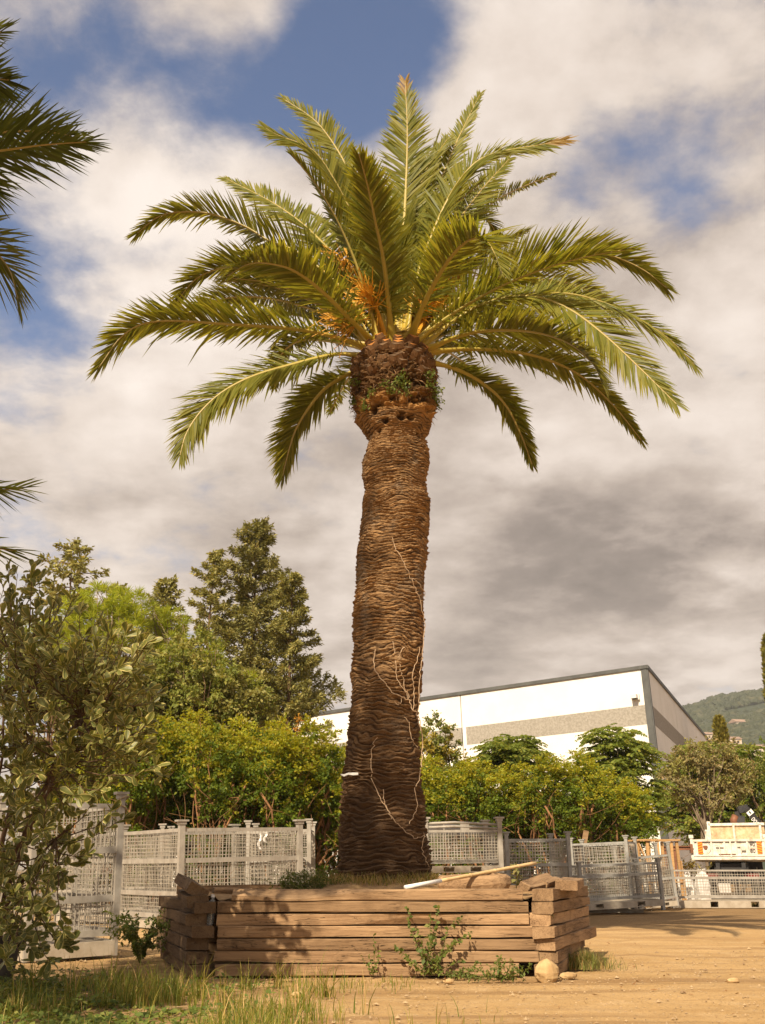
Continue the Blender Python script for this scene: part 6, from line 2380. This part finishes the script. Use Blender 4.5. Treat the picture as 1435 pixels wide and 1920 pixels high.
    mb.add(V, [tuple(range(k)), tuple(range(2 * k - 1, k - 1, -1))] + [(i, k + i, k + (i + 1) % k, (i + 1) % k) for i in range(k)])
    mb.build('cab', M['white_paint'], root)
    mb = MB()
    mb.box((W / 2, 5.9, 1.0), (W - 0.5, 1.7, 0.86))
    mb.box((W / 2, 3.2, 0.95), (1.7, 2.4, 0.55))
    mb.build('underbody', M['black_paint'], root)
    # folded crane behind the headboard
    def px(x, y, dy=4.9):
        p = at(x, y, Y + dy) - np.array([a[0], a[1], 0])
        return rotz(-yaw) @ p
    mb = MB()
    p0, p1 = px(1388, 1545), px(1386, 1519)
    p2, p3 = px(1428, 1548), px(1402, 1517)
    mb.bar(px(1389, 1600), px(1389, 1530), 0.34, 0.34)
    mb.build('crane_column', M['black_paint'], root)
    mb = MB()
    mb.bar(px(1383, 1521), px(1391, 1546), 0.26, 0.30, up=(0, 1, 0))
    mb.build('crane_boom', M['black_paint'], root)
    mb = MB()
    e0, e1 = px(1399, 1516, 4.75), px(1434, 1556, 4.75)
    mb.bar(e0, e1, 0.26, 0.50, up=(0, 1, 0))
    mb.bar(px(1384, 1519, 4.75), px(1402, 1515, 4.75), 0.28, 0.22, up=(0, 1, 0))
    arm = mb.build('crane_arm', M['black_paint'], root)
    d = unit(e1 - e0)
    ang_ = math.atan2(d[2], d[0])
    me = text_mesh('1000', 0.24)
    me.materials.append(M['white_plastic'])
    c = e0 + (e1 - e0) * 0.50 + np.array([0, -0.27, 0]) + np.array([-0.05, 0, -0.06])
    link('lettering', me, arm, tuple(c), (math.pi / 2, -ang_, 0))
    c2 = e0 + (e1 - e0) * 0.20 + np.array([0.02, -0.26, 0])
    mb = MB()
    R = np.array([[math.cos(ang_), 0, -math.sin(ang_)], [0, 1, 0], [math.sin(ang_), 0, math.cos(ang_)]])
    mb.box(c2, (0.20, 0.02, 0.26), R)
    lg = mb.build('logo', M['white_plastic'], arm)
    mb = MB()
    mb.box(c2 + np.array([0.0, -0.014, 0.0]), (0.11, 0.012, 0.06), R)
    mb.build('logo_mark', M['black_paint'], lg)
    mb = MB()
    mb.tube([px(1379, 1548), px(1376, 1538), px(1380, 1530)], 0.16, 8)
    mb.build('winch_drum', M['rust'], root, smooth=True)


mat_metal('rusty_panel', (0.62, 0.50, 0.33), (0.50, 0.36, 0.20), 1.4)
build_truck()

# ---------------------------------------------------------------- hedges and trees


ORD = ['first', 'second', 'third', 'fourth', 'fifth', 'sixth', 'seventh', 'eighth', 'ninth', 'tenth', 'eleventh', 'twelfth']


def build_hedges():
    vs_ = []
    for k in range(5):
        r = np.random.default_rng(400 + k)
        blobs = [(0, 0, 3.80, 0.80, 0.75, 0.90), (0.2 * r.normal(), 0.2 * r.normal(), 3.15, 0.85, 0.75, 0.70), (0.25 * r.normal(), 0.1, 4.45, 0.42, 0.42, 0.60), (0.45 * (-1) ** k, 0.0, 4.15, 0.36, 0.36, 0.60),
                 (-0.45 + 0.2 * r.normal(), -0.1, 2.35, 0.42, 0.42, 0.55), (0.50, -0.1 * r.normal(), 1.75, 0.40, 0.40, 0.55), (r.normal() * 0.4, 0.2, 1.0, 0.40, 0.40, 0.6)]
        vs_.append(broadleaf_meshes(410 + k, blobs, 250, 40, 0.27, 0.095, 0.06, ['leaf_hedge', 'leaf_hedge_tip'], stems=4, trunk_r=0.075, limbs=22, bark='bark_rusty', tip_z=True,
                                    bare=34, spread=0.42, dead=20, inner=0.5))
    r = np.random.default_rng(77)
    # left row: photo column of the top and its row
    tops = [(150, 1400), (205, 1372), (255, 1358), (305, 1352), (352, 1345), (400, 1342), (447, 1358), (492, 1350), (540, 1372), (588, 1360), (632, 1380), (690, 1400)]
    for k, (px, py) in enumerate(tops):
        Y = 27.2 + 0.9 * math.sin(k * 2.1) + r.normal() * 0.2
        p = at(px, py, Y)
        h = p[2]
        place_tree('hedge_tree', 'leafy evergreen hedge tree behind the pale crates, %s from the palm trunk' % ORD[11 - k], 'tree', 'hedge row behind the pale crates', vs_[k % 5], (p[0], p[1], 0), r.uniform(0, 6.28),
                   (r.uniform(0.85, 1.05), r.uniform(0.85, 1.05), h / 5.02))
    tops = [(742, 1440), (800, 1420), (848, 1432), (893, 1428), (938, 1445), (985, 1440), (1030, 1420), (1078, 1412), (1120, 1440), (1165, 1470)]
    for k, (px, py) in enumerate(tops):
        Y = 36.8 + 1.0 * math.sin(k * 1.7) + r.normal() * 0.2
        p = at(px, py, Y)
        place_tree('hedge_tree', 'leafy evergreen hedge tree before the warehouse, %s from the palm trunk' % ORD[k], 'tree', 'hedge row before the warehouse', vs_[(k * 2 + 1) % 5], (p[0], p[1], 0), r.uniform(0, 6.28),
                   (1.12, 1.12, p[2] / 5.02))
    # second line of lower growth closing the hedge feet
    for k in range(9):
        Y = 29.5 + r.normal() * 0.2
        p = at(130 + 62 * k, 1450, Y)
        place_tree('hedge_tree', 'low filler hedge tree behind the pale crates, %s from the palm trunk' % ORD[8 - k], 'tree', 'low filler trees behind the pale crates', vs_[(k + 3) % 5], (p[0], p[1], 0), r.uniform(0, 6.28), (1.15, 1.1, p[2] / 5.02))
    for k in range(7):
        Y = 39.5 + r.normal() * 0.2
        p = at(790 + 60 * k, 1475, Y)
        place_tree('hedge_tree', 'low filler hedge tree before the warehouse, %s from the palm trunk' % ORD[k], 'tree', 'low filler trees before the warehouse', vs_[(k + 1) % 5], (p[0], p[1], 0), r.uniform(0, 6.28), (1.25, 1.1, p[2] / 5.02))
    # orange-leaved bush between the hedge and the conifer
    p = at(562, 1356, 30.0)
    h = p[2]
    m = broadleaf_meshes(441, [(0, 0, h - 0.75, 0.9, 0.6, 0.72), (0.5, 0, h - 1.3, 0.7, 0.6, 0.8), (-0.4, 0, h - 1.6, 0.7, 0.6, 0.9)], 90, 40, 0.26, 0.10, 0.07, ['leaf_orange', 'leaf_yellow'], stems=2, trunk_r=0.07, limbs=12)
    place_tree('orange_bush', 'orange-leaved bush rising above the hedge below the tall conifer', 'bush', None, m, (p[0], p[1], 0))
    p = at(815, 1345, 40.5)
    h = p[2]
    m = broadleaf_meshes(442, [(0, 0, h - 0.9, 0.75, 0.7, 0.9), (0.15, 0, h - 2.2, 1.05, 0.8, 1.0), (0.1, 0, h - 3.6, 0.9, 0.8, 1.0)], 300, 46, 0.28, 0.13, 0.085, ['leaf_broad', 'leaf_yellow'], stems=2, trunk_r=0.09, limbs=20, tip_z=False)
    place_tree('yellow_tree', 'tree with yellowing leaves right beside the palm trunk before the warehouse', 'tree', None, m, (p[0], p[1], 0))


build_hedges()


def build_trees():
    r = np.random.default_rng(55)
    # conifers
    def con(px, py, Y, wpx, seed, label, **kw):
        p = at(px, py, Y)
        h = p[2]
        rm = wpx * Y / F_PX / 2
        m = conifer_meshes(seed, h, rm, **kw)
        place_tree('conifer', label, 'tree', None, m, (p[0], p[1], 0), 0.0)
    # the big one carries one long low limb to the right
    con(482, 978, 48.0, 265, 11, 'tallest dark conifer with a long limb reaching towards the palm', nb=165, tufts=150, power=0.55, up=0.40, irregular=0.55, tuft=(0.23, 0.075),
        extra=[(6.6 + 0.3 * k, 4.3 - 0.25 * k, 0.15 * (k - 1), 0.62 + 0.04 * k) for k in range(5)])
    con(548, 1078, 46.0, 190, 12, 'second trunk of dark conifer close beside the tallest one', nb=105, tufts=120, power=0.5, up=0.40, irregular=0.35, tuft=(0.23, 0.075))
    con(392, 1045, 50.0, 185, 13, 'slim dark conifer between the tallest conifer and the pine', nb=90, tufts=120, power=0.5, up=0.42, irregular=0.45, tuft=(0.23, 0.075))
    con(308, 1092, 56.0, 180, 14, 'small far conifer tip showing above the bright pine', nb=150, tufts=34, power=0.45, up=0.40, irregular=0.5, tuft=(0.34, 0.12))
    con(152, 1022, 52.0, 270, 15, 'sparse layered conifer standing over the bright pine', nb=95, tufts=52, power=0.42, up=0.30, irregular=0.55, tuft=(0.32, 0.12))
    con(222, 1098, 54.0, 160, 16, 'short far conifer top beside the sparse layered conifer', nb=70, tufts=40, power=0.42, up=0.3, irregular=0.5, tuft=(0.32, 0.12))
    # bright pines
    def rel(c0, lst, Y):
        return [tuple(at(x, y, Y + dy) * [1, 1, 1] - np.array([c0[0], c0[1], 0])) + (rx, ry, rz) for (x, y, dy, rx, ry, rz) in lst]
    Y = 40.0
    c0 = at(200, 1300, Y)
    m = pine_meshes(21, rel(c0, [(145, 1140, 0, 0.75, 0.7, 0.6), (190, 1128, 0, 0.9, 0.8, 0.65), (238, 1135, 0, 0.75, 0.7, 0.65), (215, 1180, -.3, 1.2, 0.8, 0.7), (120, 1165, 0, 0.8, 0.7, 0.6), (170, 1215, 0, 1.3, 0.9, 0.8),
                                 (250, 1170, 0, 0.5, 0.5, 0.7), (90, 1200, 0.5, 0.9, 0.8, 0.8)], Y), 360, 34, 0.36, 0.026)
    place_tree('pine_tree', 'bright yellow-green pine with fluffy tufts behind the variegated shrub', 'tree', None, m, (c0[0], c0[1], 0))
    c0 = at(305, 1300, Y + 1)
    m = pine_meshes(22, rel(c0, [(290, 1160, 0, 0.65, 0.6, 0.55), (322, 1168, 0, 0.6, 0.6, 0.6), (305, 1205, 0, 1.0, 0.7, 0.7), (270, 1240, 0, 1.0, 0.8, 0.8), (330, 1235, 0, 0.7, 0.6, 0.7)], Y + 1), 170, 34, 0.36, 0.026)
    place_tree('pine_tree', 'smaller bright pine between the large pine and the slim conifer', 'tree', None, m, (c0[0], c0[1], 0))
    for (px, py, lab) in ((402, 1218, 'slim yellow-green young pine below the slim conifer'), (466, 1268, 'pointed yellow-green young pine below the tallest conifer')):
        c0 = at(px, py + 60, 36.0)
        m = pine_meshes(23 + px, rel(c0, [(px, py + 14, 0, 0.28, 0.28, 0.32), (px, py + 40, 0, 0.36, 0.34, 0.45), (px + 3, py + 75, 0, 0.45, 0.4, 0.6)], 36.0), 75, 26, 0.30, 0.024)
        place_tree('young_pine', lab, 'tree', None, m, (c0[0], c0[1], 0))
    # broadleaf trees between the pines and the hedge
    Y = 33.5
    for (px, seed, lst, mats, lab) in (
        (365, 31, [(360, 1235, 0, 0.95, 0.8, 0.85), (340, 1285, 0, 1.1, 0.9, 0.8), (400, 1290, 0, 0.9, 0.8, 0.8), (365, 1340, 0, 1.3, 0.9, 0.9), (315, 1255, 0.3, 0.7, 0.6, 0.7)], ['leaf_broad', 'leaf_broad_pale'], 'broad olive-green tree behind the left hedge row'),
        (440, 32, [(440, 1300, 0.5, 0.9, 0.8, 0.7), (425, 1345, 0.5, 1.1, 0.9, 0.8), (470, 1335, 0.5, 0.7, 0.6, 0.6)], ['leaf_broad_pale', 'leaf_broad'], 'pale-leaved drooping tree behind the hedge under the tall conifer'),
        (265, 33, [(265, 1275, 0, 0.95, 0.8, 0.8), (240, 1320, 0, 1.0, 0.8, 0.8), (290, 1330, 0, 1.0, 0.8, 0.8)], ['leaf_broad', 'leaf_broad_pale'], 'leafy green tree beside the variegated shrub behind the hedge'),
        (120, 34, [(120, 1270, 0, 1.3, 0.9, 0.9), (60, 1290, 0, 1.2, 0.9, 0.9), (170, 1310, 0, 1.1, 0.8, 0.8), (20, 1240, 0, 1.2, 0.9, 1.0)], ['leaf_broad', 'leaf_hedge'], 'dense green tree hidden behind the variegated shrub'),
    ):
        c0 = at(px, 1400, Y)
        m = broadleaf_meshes(seed, rel(c0, lst, Y), 230, 36, 0.30, 0.15, 0.085, mats, stems=1, trunk_r=0.12, limbs=30)
        place_tree('broadleaf_tree', lab, 'tree', None, m, (c0[0], c0[1], 0))
    # trees with feathery compound leaves against the warehouse
    Y = 42.5
    for (px, seed, lst, lab) in (
        (962, 41, [(955, 1398, 0, 0.9, 0.8, 0.45), (975, 1425, 0, 1.1, 0.8, 0.6), (930, 1435, 0, 0.8, 0.7, 0.5)], 'feathery-leaved treetop above the hedge in front of the white wall'),
        (1150, 42, [(1145, 1385, 0, 0.9, 0.8, 0.45), (1160, 1415, 0, 1.15, 0.9, 0.6), (1135, 1450, 0, 1.3, 0.9, 0.7), (1175, 1470, 0, 1.15, 0.9, 0.7), (1155, 1520, 0, 1.2, 0.9, 0.9), (1195, 1520, 0, 0.8, 0.7, 0.7)],
         'tall feathery-leaved tree at the warehouse corner'),
    ):
        c0 = at(px, 1550, Y)
        m = pinnate_meshes(seed, rel(c0, lst, Y), 46 * len(lst), 0.75, 9, (0.24, 0.085), 2, 0.10, 5)
        place_tree('feather_leaved_tree', lab, 'tree', None, m, (c0[0], c0[1], 0))
    # trees behind the truck
    Y = 48.0
    c0 = at(1334, 1570, Y)
    lst = [(1335, 1420, 0, 1.3, 0.9, 0.9), (1300, 1455, 0, 1.3, 0.9, 0.9), (1365, 1460, 0, 1.2, 0.9, 0.9), (1330, 1490, 0, 1.5, 1.0, 0.9), (1275, 1480, 0, 0.7, 0.6, 0.6), (1290, 1420, 0, 0.8, 0.6, 0.6)]
    m = broadleaf_meshes(51, rel(c0, lst, Y), 260, 34, 0.34, 0.17, 0.08, ['leaf_olive', 'leaf_broad_pale'], stems=1, trunk_r=0.20, limbs=30, bark='bark_grey', inner=0.3)
    place_tree('olive_tree', 'dusty olive-leaved tree with a pale trunk behind the truck', 'tree', None, m, (c0[0], c0[1], 0))
    Y = 54.0
    for (px, seed, lst, lab) in (
        (1320, 52, [(1318, 1410, 0, 1.2, 0.9, 0.5), (1300, 1440, 0, 1.4, 0.9, 0.7), (1345, 1450, 0, 1.4, 0.9, 0.8), (1320, 1500, 0, 1.7, 1.0, 0.9), (1295, 1530, 0, 1.2, 1.0, 0.9), (1350, 1540, 0, 1.4, 1.0, 1.0)], 'feathery green tree behind the dusty olive tree'),
        (1375, 53, [(1370, 1412, 0, 1.1, 0.9, 0.5), (1390, 1440, 0, 1.4, 0.9, 0.8), (1375, 1490, 0, 1.7, 1.0, 1.0), (1395, 1540, 0, 1.6, 1.0, 1.1)], 'feathery green tree above the truck crane'),
    ):
        c0 = at(px, 1570, Y)
        m = pinnate_meshes(seed, rel(c0, lst, Y), 40 * len(lst), 0.85, 8, (0.30, 0.10), 2, 0.12, 5)
        place_tree('feather_leaved_tree', lab, 'tree', None, m, (c0[0], c0[1], 0))
    Y = 52.0
    c0 = at(1440, 1570, Y)
    lst = [(1430, 1430, 0, 1.5, 1.0, 0.9), (1455, 1470, 0, 1.6, 1.0, 1.0), (1420, 1500, 0, 1.5, 1.0, 1.0), (1445, 1550, 0, 1.8, 1.0, 1.2), (1480, 1440, 0, 1.5, 1.0, 1.0)]
    m = broadleaf_meshes(54, rel(c0, lst, Y), 260, 34, 0.36, 0.17, 0.10, ['leaf_broad', 'leaf_hedge'], stems=1, trunk_r=0.2, limbs=24)
    place_tree('broadleaf_tree', 'dense green tree rising right behind the truck crane arm', 'tree', None, m, (c0[0], c0[1], 0))
    # scrub under them
    c0 = at(1300, 1600, 46.0)
    m = broadleaf_meshes(55, [(0, 0, 0.7, 0.9, 0.7, 0.75), (0.9, 0, 0.6, 0.8, 0.7, 0.7)], 60, 36, 0.28, 0.14, 0.07, ['leaf_yellow', 'leaf_olive'], stems=3, trunk_r=0.05, limbs=12)
    place_tree('scrub_bush', 'yellowing scrub bush beneath the trees beside the truck', 'bush', None, m, (c0[0] - 0.6, c0[1], 0))
    # columnar cypresses
    for (px, top, Y, w, seed, lab) in ((1348, 1345, 75.0, 26, 61, 'columnar golden cypress standing before the far hill'), (1441, 1190, 70.0, 34, 62, 'tall columnar cypress beside the far hill at the yard edge')):
        p = at(px, top, Y)
        h = p[2]
        rr = w * Y / F_PX / 2
        rg = np.random.default_rng(seed)
        n = 9000 if seed == 61 else 16000
        t = rg.random(n) ** 0.8
        prof = np.interp(t, [0, 0.1, 0.6, 0.85, 0.96, 1.0], [0.7, 1.05, 1.0, 0.82, 0.55, 0.15])
        az = rg.uniform(0, 6.28, n)
        lump = 0.80 + 0.4 * vnoise(az * 2.2, t * h * 1.4, seed)
        rad = rr * prof * lump * rg.uniform(0.75, 1.02, n)
        P = np.stack([rad * np.cos(az), rad * np.sin(az), 0.3 + t * (h - 0.4)], 1)
        o = np.stack([np.cos(az), np.sin(az), np.zeros(n)], 1)
        D = norm_rows(o * 0.5 + rand_unit(rg, n) * 0.5 + [0, 0, 0.9])
        V, q = leaf_quads(rg, P, D, norm_rows(o + rand_unit(rg, n) * 0.6), rg.uniform(0.2, 0.42, n), 0.15, 0.0)
        mb = MB()
        mb.add(V, q)
        crown = mb.mesh('crown', [M['cypress_scale']])
        tb = MB()
        tb.tube([(0, 0, -0.2), (0, 0, h * 0.4), (0, 0, h * 0.92)], [0.2, 0.12, 0.03], 7)
        place_tree('cypress', lab, 'tree', None, (tb.mesh('trunk', [M['bark_brown']]), crown), (p[0], p[1], 0))


build_trees()

# ---------------------------------------------------------------- variegated shrub and its pot


def shrub_leaf(L=1.0, W=0.50, rim=0.16, fold=0.14, curl=0.10):
    """obovate leaf along +X: green centre, cream margin, folded along the midrib"""
    xs = np.array([0.0, 0.22, 0.50, 0.74, 0.90, 1.0])
    ws = np.array([0.02, 0.42, 0.86, 1.0, 0.72, 0.0]) * W / 2
    mid = [(x, 0, -curl * x * x) for x in xs]
    V = []
    F0, F1 = [], []
    n = len(xs)
    for s in (-1, 1):
        base = len(V)
        for x, w in zip(xs, ws):
            z = -curl * x * x
            wi = w * (1 - rim * (1.0 + 0.5 * math.sin(x * 17 + s)))
            V += [(x, 0, z), (x - 0.02 * (x > 0.9), s * wi, z + fold * wi), (x, s * w, z + fold * w)]
        for k in range(n - 1):
            a, b = base + 3 * k, base + 3 * (k + 1)
            f0 = (a, b, b + 1, a + 1)
            f1 = (a + 1, b + 1, b + 2, a + 2)
            F0.append(f0 if s > 0 else f0[::-1])
            F1.append(f1 if s > 0 else f1[::-1])
    return np.array(V) * L, np.array(F0), np.array(F1)


def build_shrub():
    r = np.random.default_rng(91)
    Y0 = 10.6
    base = np.array([*gnd(20, 1832)[:2], 0.0])
    base = np.array([-4.05, 11.6, 0.0])
    root = thing('variegated_shrub', 'tall shrub with cream-edged leaves leaning out of a pot beside the crate', 'shrub', tuple(base))
    # branch ends: (px, py, Y)
    ends = []
    outline = [(30, 1075), (60, 1068), (75, 1090), (20, 1130), (70, 1140), (110, 1135), (150, 1150), (40, 1200), (100, 1190), (160, 1190), (200, 1205), (235, 1190), (255, 1210), (275, 1225), (60, 1250), (120, 1250), (180, 1250),
               (230, 1260), (262, 1300), (285, 1320), (300, 1298), (150, 1230), (155, 1300), (100, 1300), (40, 1300), (210, 1300), (225, 1310), (20, 1350), (70, 1350), (130, 1350), (180, 1345), (235, 1360), (270, 1372), (290, 1440), (305, 1452),
               (20, 1400), (80, 1400), (130, 1400), (190, 1400), (240, 1412), (250, 1390), (60, 1450), (110, 1450), (160, 1450), (205, 1455), (240, 1450), (265, 1425), (20, 1480), (70, 1500), (120, 1500), (170, 1510), (210, 1520), (232, 1535),
               (30, 1550), (80, 1560), (130, 1580), (150, 1620), (165, 1600), (20, 1600), (70, 1620), (110, 1650), (40, 1680), (80, 1690), (20, 1740), (60, 1760), (115, 1770), (10, 1800), (0, 1640), (-30, 1250), (-40, 1400), (-40, 1550), (-60, 1150), (-30, 1080), (-20, 1700),
               (140, 1420), (90, 1230), (200, 1365), (165, 1275), (55, 1170), (0, 1180), (0, 1320), (45, 1425), (100, 1540), (190, 1480)]
    for (x, y) in outline:
        for q in range(1 if (y > 1425 and x > 130) or x > 280 else (5 if y > 1180 else 3)):
            ends.append((x + r.normal() * 16 * (q > 0) - 10 * (q > 0), y + r.normal() * 18 * (q > 0), Y0 + r.uniform(-1.0, 1.3)))
    E_ = np.array([at(*e) for e in ends])
    # main stems from the pot
    stems = []
    tb = MB()
    for k, (x, y, Y) in enumerate(((10, 1300, 11.2), (60, 1380, 10.6), (110, 1420, 10.3), (-40, 1250, 11.3), (60, 1250, 10.8), (20, 1500, 11.0), (120, 1560, 10.6), (150, 1340, 10.4), (-20, 1600, 11.4), (60, 1660, 10.9), (180, 1300, 10.4))):
        e = at(x, y, Y)
        s0 = base + np.array([r.normal() * 0.05, r.normal() * 0.05, 0.35])
        n = 12
        t = np.linspace(0, 1, n)[:, None]
        c = s0 + (e - s0) * t + np.array([0, 0, 1]) * 0.28 * np.linalg.norm(e - s0) * t * (1 - t) + r.normal(size=(n, 3)) * 0.012
        tb.tube(c - base, np.linspace(0.024, 0.010, n), 6)
        stems.append(c)
    tb.build('trunk', M['bark_brown'], root, smooth=True)
    allp = np.concatenate([s[3:] for s in stems])
    bb = MB()
    leaves = []                  # (pos, dir, normal, len, W, brightness)
    for e in E_:
        d = np.linalg.norm(allp - e, axis=1) + 0.25 * np.clip(allp[:, 2] - e[2], 0, 9)
        j = np.argsort(d)[r.integers(0, 3)]
        a = allp[j]
        n = 7
        t = np.linspace(0, 1, n)[:, None]
        c = a + (e - a) * t + np.array([0, 0, -0.10]) * np.linalg.norm(e - a) * (4 * t * (1 - t)) + r.normal(size=(n, 3)) * 0.008
        bb.tube(c - base, np.linspace(0.008, 0.003, n), 5, cap=False)
        T = unit(c[-1] - c[-2])
        # leaves along the outer half and a whorl at the end
        L = np.linalg.norm(e - a)
        k = int(min(16, 3 + L / 0.07))
        for q in range(k):
            u = (0.45 + 0.55 * (q + r.random()) / k) * (n - 1)
            i = min(int(u), n - 2)
            p = c[i] + (c[i + 1] - c[i]) * (u - i)
            dv = unit(T * 0.6 + r.normal(size=3) * 0.75 + np.array([0, 0, 0.15]))
            leaves.append((p, dv, r.uniform(0.05, 0.15)))
        for q in range(6):
            dv = unit(T * 0.75 + r.normal(size=3) * 0.55 + np.array([0, 0, 0.25]))
            leaves.append((e + r.normal(size=3) * 0.008, dv, r.uniform(0.085, 0.165)))
    bb.build('branches', M['bark_brown'], root)
    # leaf meshes, three shapes shared
    shapes = [shrub_leaf(1.0, w, rm, f, cu) for (w, rm, f, cu) in ((0.44, 0.17, 0.25, 0.10), (0.50, 0.24, 0.15, 0.26), (0.38, 0.14, 0.40, 0.02))]
    shared = []
    for (V, F0, F1) in shapes:
        mb = MB()
        mb.add(V, F0, 0)
        mb.f.append((F1, 1))
        shared.append(mb.mesh('leaf', [M['leaf_green_centre'], M['leaf_cream_edge']]))
    # the 300 that show largest are leaves of their own
    score = np.array([l / np.linalg.norm(p - np.array([0, 0, CAM_H])) * (1.0 if p[0] / p[1] > -0.345 else 0.5) for p, dv, l in leaves]) * r.uniform(0.9, 1.1, len(leaves))
    order = np.argsort(-score)
    rest = MB()
    for rank, idx in enumerate(order):
        p, dv, l = leaves[idx]
        N = unit(r.normal(size=3) * 0.55 + np.array([-0.30, -0.65, 0.75]))
        N = unit(N - dv * (N @ dv))
        S = np.cross(N, dv)
        k = r.integers(3)
        R = np.stack([dv, S, N], 1)
        if rank < 300:
            o = link('leaf', shared[k], root)
            o.matrix_basis = Matrix.Translation(Vector(p - base)) @ Matrix(R.tolist()).to_4x4() @ Matrix.Scale(l, 4)
        else:
            V, F0, F1 = shapes[k]
            b0 = rest.nv
            rest.add((V * l) @ R.T + p - base, F0, 0)
            rest.f.append((F1 + b0, 1))
    o = rest.build('foliage', [M['leaf_green_centre'], M['leaf_cream_edge']], root)
    o['kind'] = 'stuff'
    # its pot
    pr = thing('plant_pot', 'dark plastic plant pot holding the variegated shrub', 'plant pot', (base[0] + 0.05, base[1], 0))
    mb = MB()
    mb.lathe([(0.235, 0.0), (0.29, 0.40), (0.33, 0.40), (0.335, 0.47), (0.30, 0.47), (0.29, 0.42)], 28)
    mb.build('body', M['pot_plastic'], pr, smooth=False)
    mb = MB()
    mb.lathe([(0.28, 0.35), (0.285, 0.41), (0.15, 0.43)], 24)
    mb.build('soil', M['soil'], pr)


build_shrub()


# ---------------------------------------------------------------- the tree that shades the left of the yard
def build_shade_tree():
    c = np.array([-6.4, 4.0])
    e = np.array([0.914, -0.407])

    def lobe(off, z, r, rz):
        return (off * e[0], off * e[1], z, r, r, rz)
    blobs = [lobe(0.1, 5.5, 1.9, 1.0), lobe(1.25, 10.9, 0.95, 0.9), lobe(1.3, 11.7, 0.9, 0.9), lobe(1.2, 12.5, 1.0, 1.0), lobe(1.35, 11.3, 0.8, 1.3), lobe(-1.0, 10.2, 0.9, 0.8),
             lobe(0.62, 14.4, 0.85, 1.2), lobe(0.58, 16.0, 0.85, 1.3), lobe(0.55, 17.6, 0.8, 1.2), lobe(-0.6, 12.6, 1.0, 1.2), lobe(-1.0, 7.6, 1.0, 0.9)]
    m = broadleaf_meshes(701, blobs, 420, 44, 0.36, 0.15, 0.085, ['leaf_broad', 'leaf_hedge'], stems=1, trunk_r=0.13, limbs=36, inner=0.25)
    place_tree('broadleaf_tree', 'tall leafy tree left of the yard casting dappled shade on the planter', 'tree', None, m, (c[0], c[1], 0))


build_shade_tree()

def build_haze():
    m = bpy.data.materials.new('haze_air')
    m.use_nodes = True
    g = Nodes(m.node_tree)
    for n in list(g.n):
        if n.type == 'BSDF_PRINCIPLED':
            g.n.remove(n)
    out = next(n for n in g.n if n.type == 'OUTPUT_MATERIAL')
    pv = g.add('ShaderNodeVolumePrincipled')
    pv.inputs['Color'].default_value = (0.86, 0.90, 0.96, 1)
    pv.inputs['Density'].default_value = 0.00017
    g.link(pv.outputs[0], out.inputs['Volume'])
    mb = MB()
    mb.box((0, 2800, 125.5), (8200, 6600, 259))
    tag(mb.build('haze', m), 'thin pale haze filling the air towards the far hill', 'haze', kind='stuff')


build_haze()
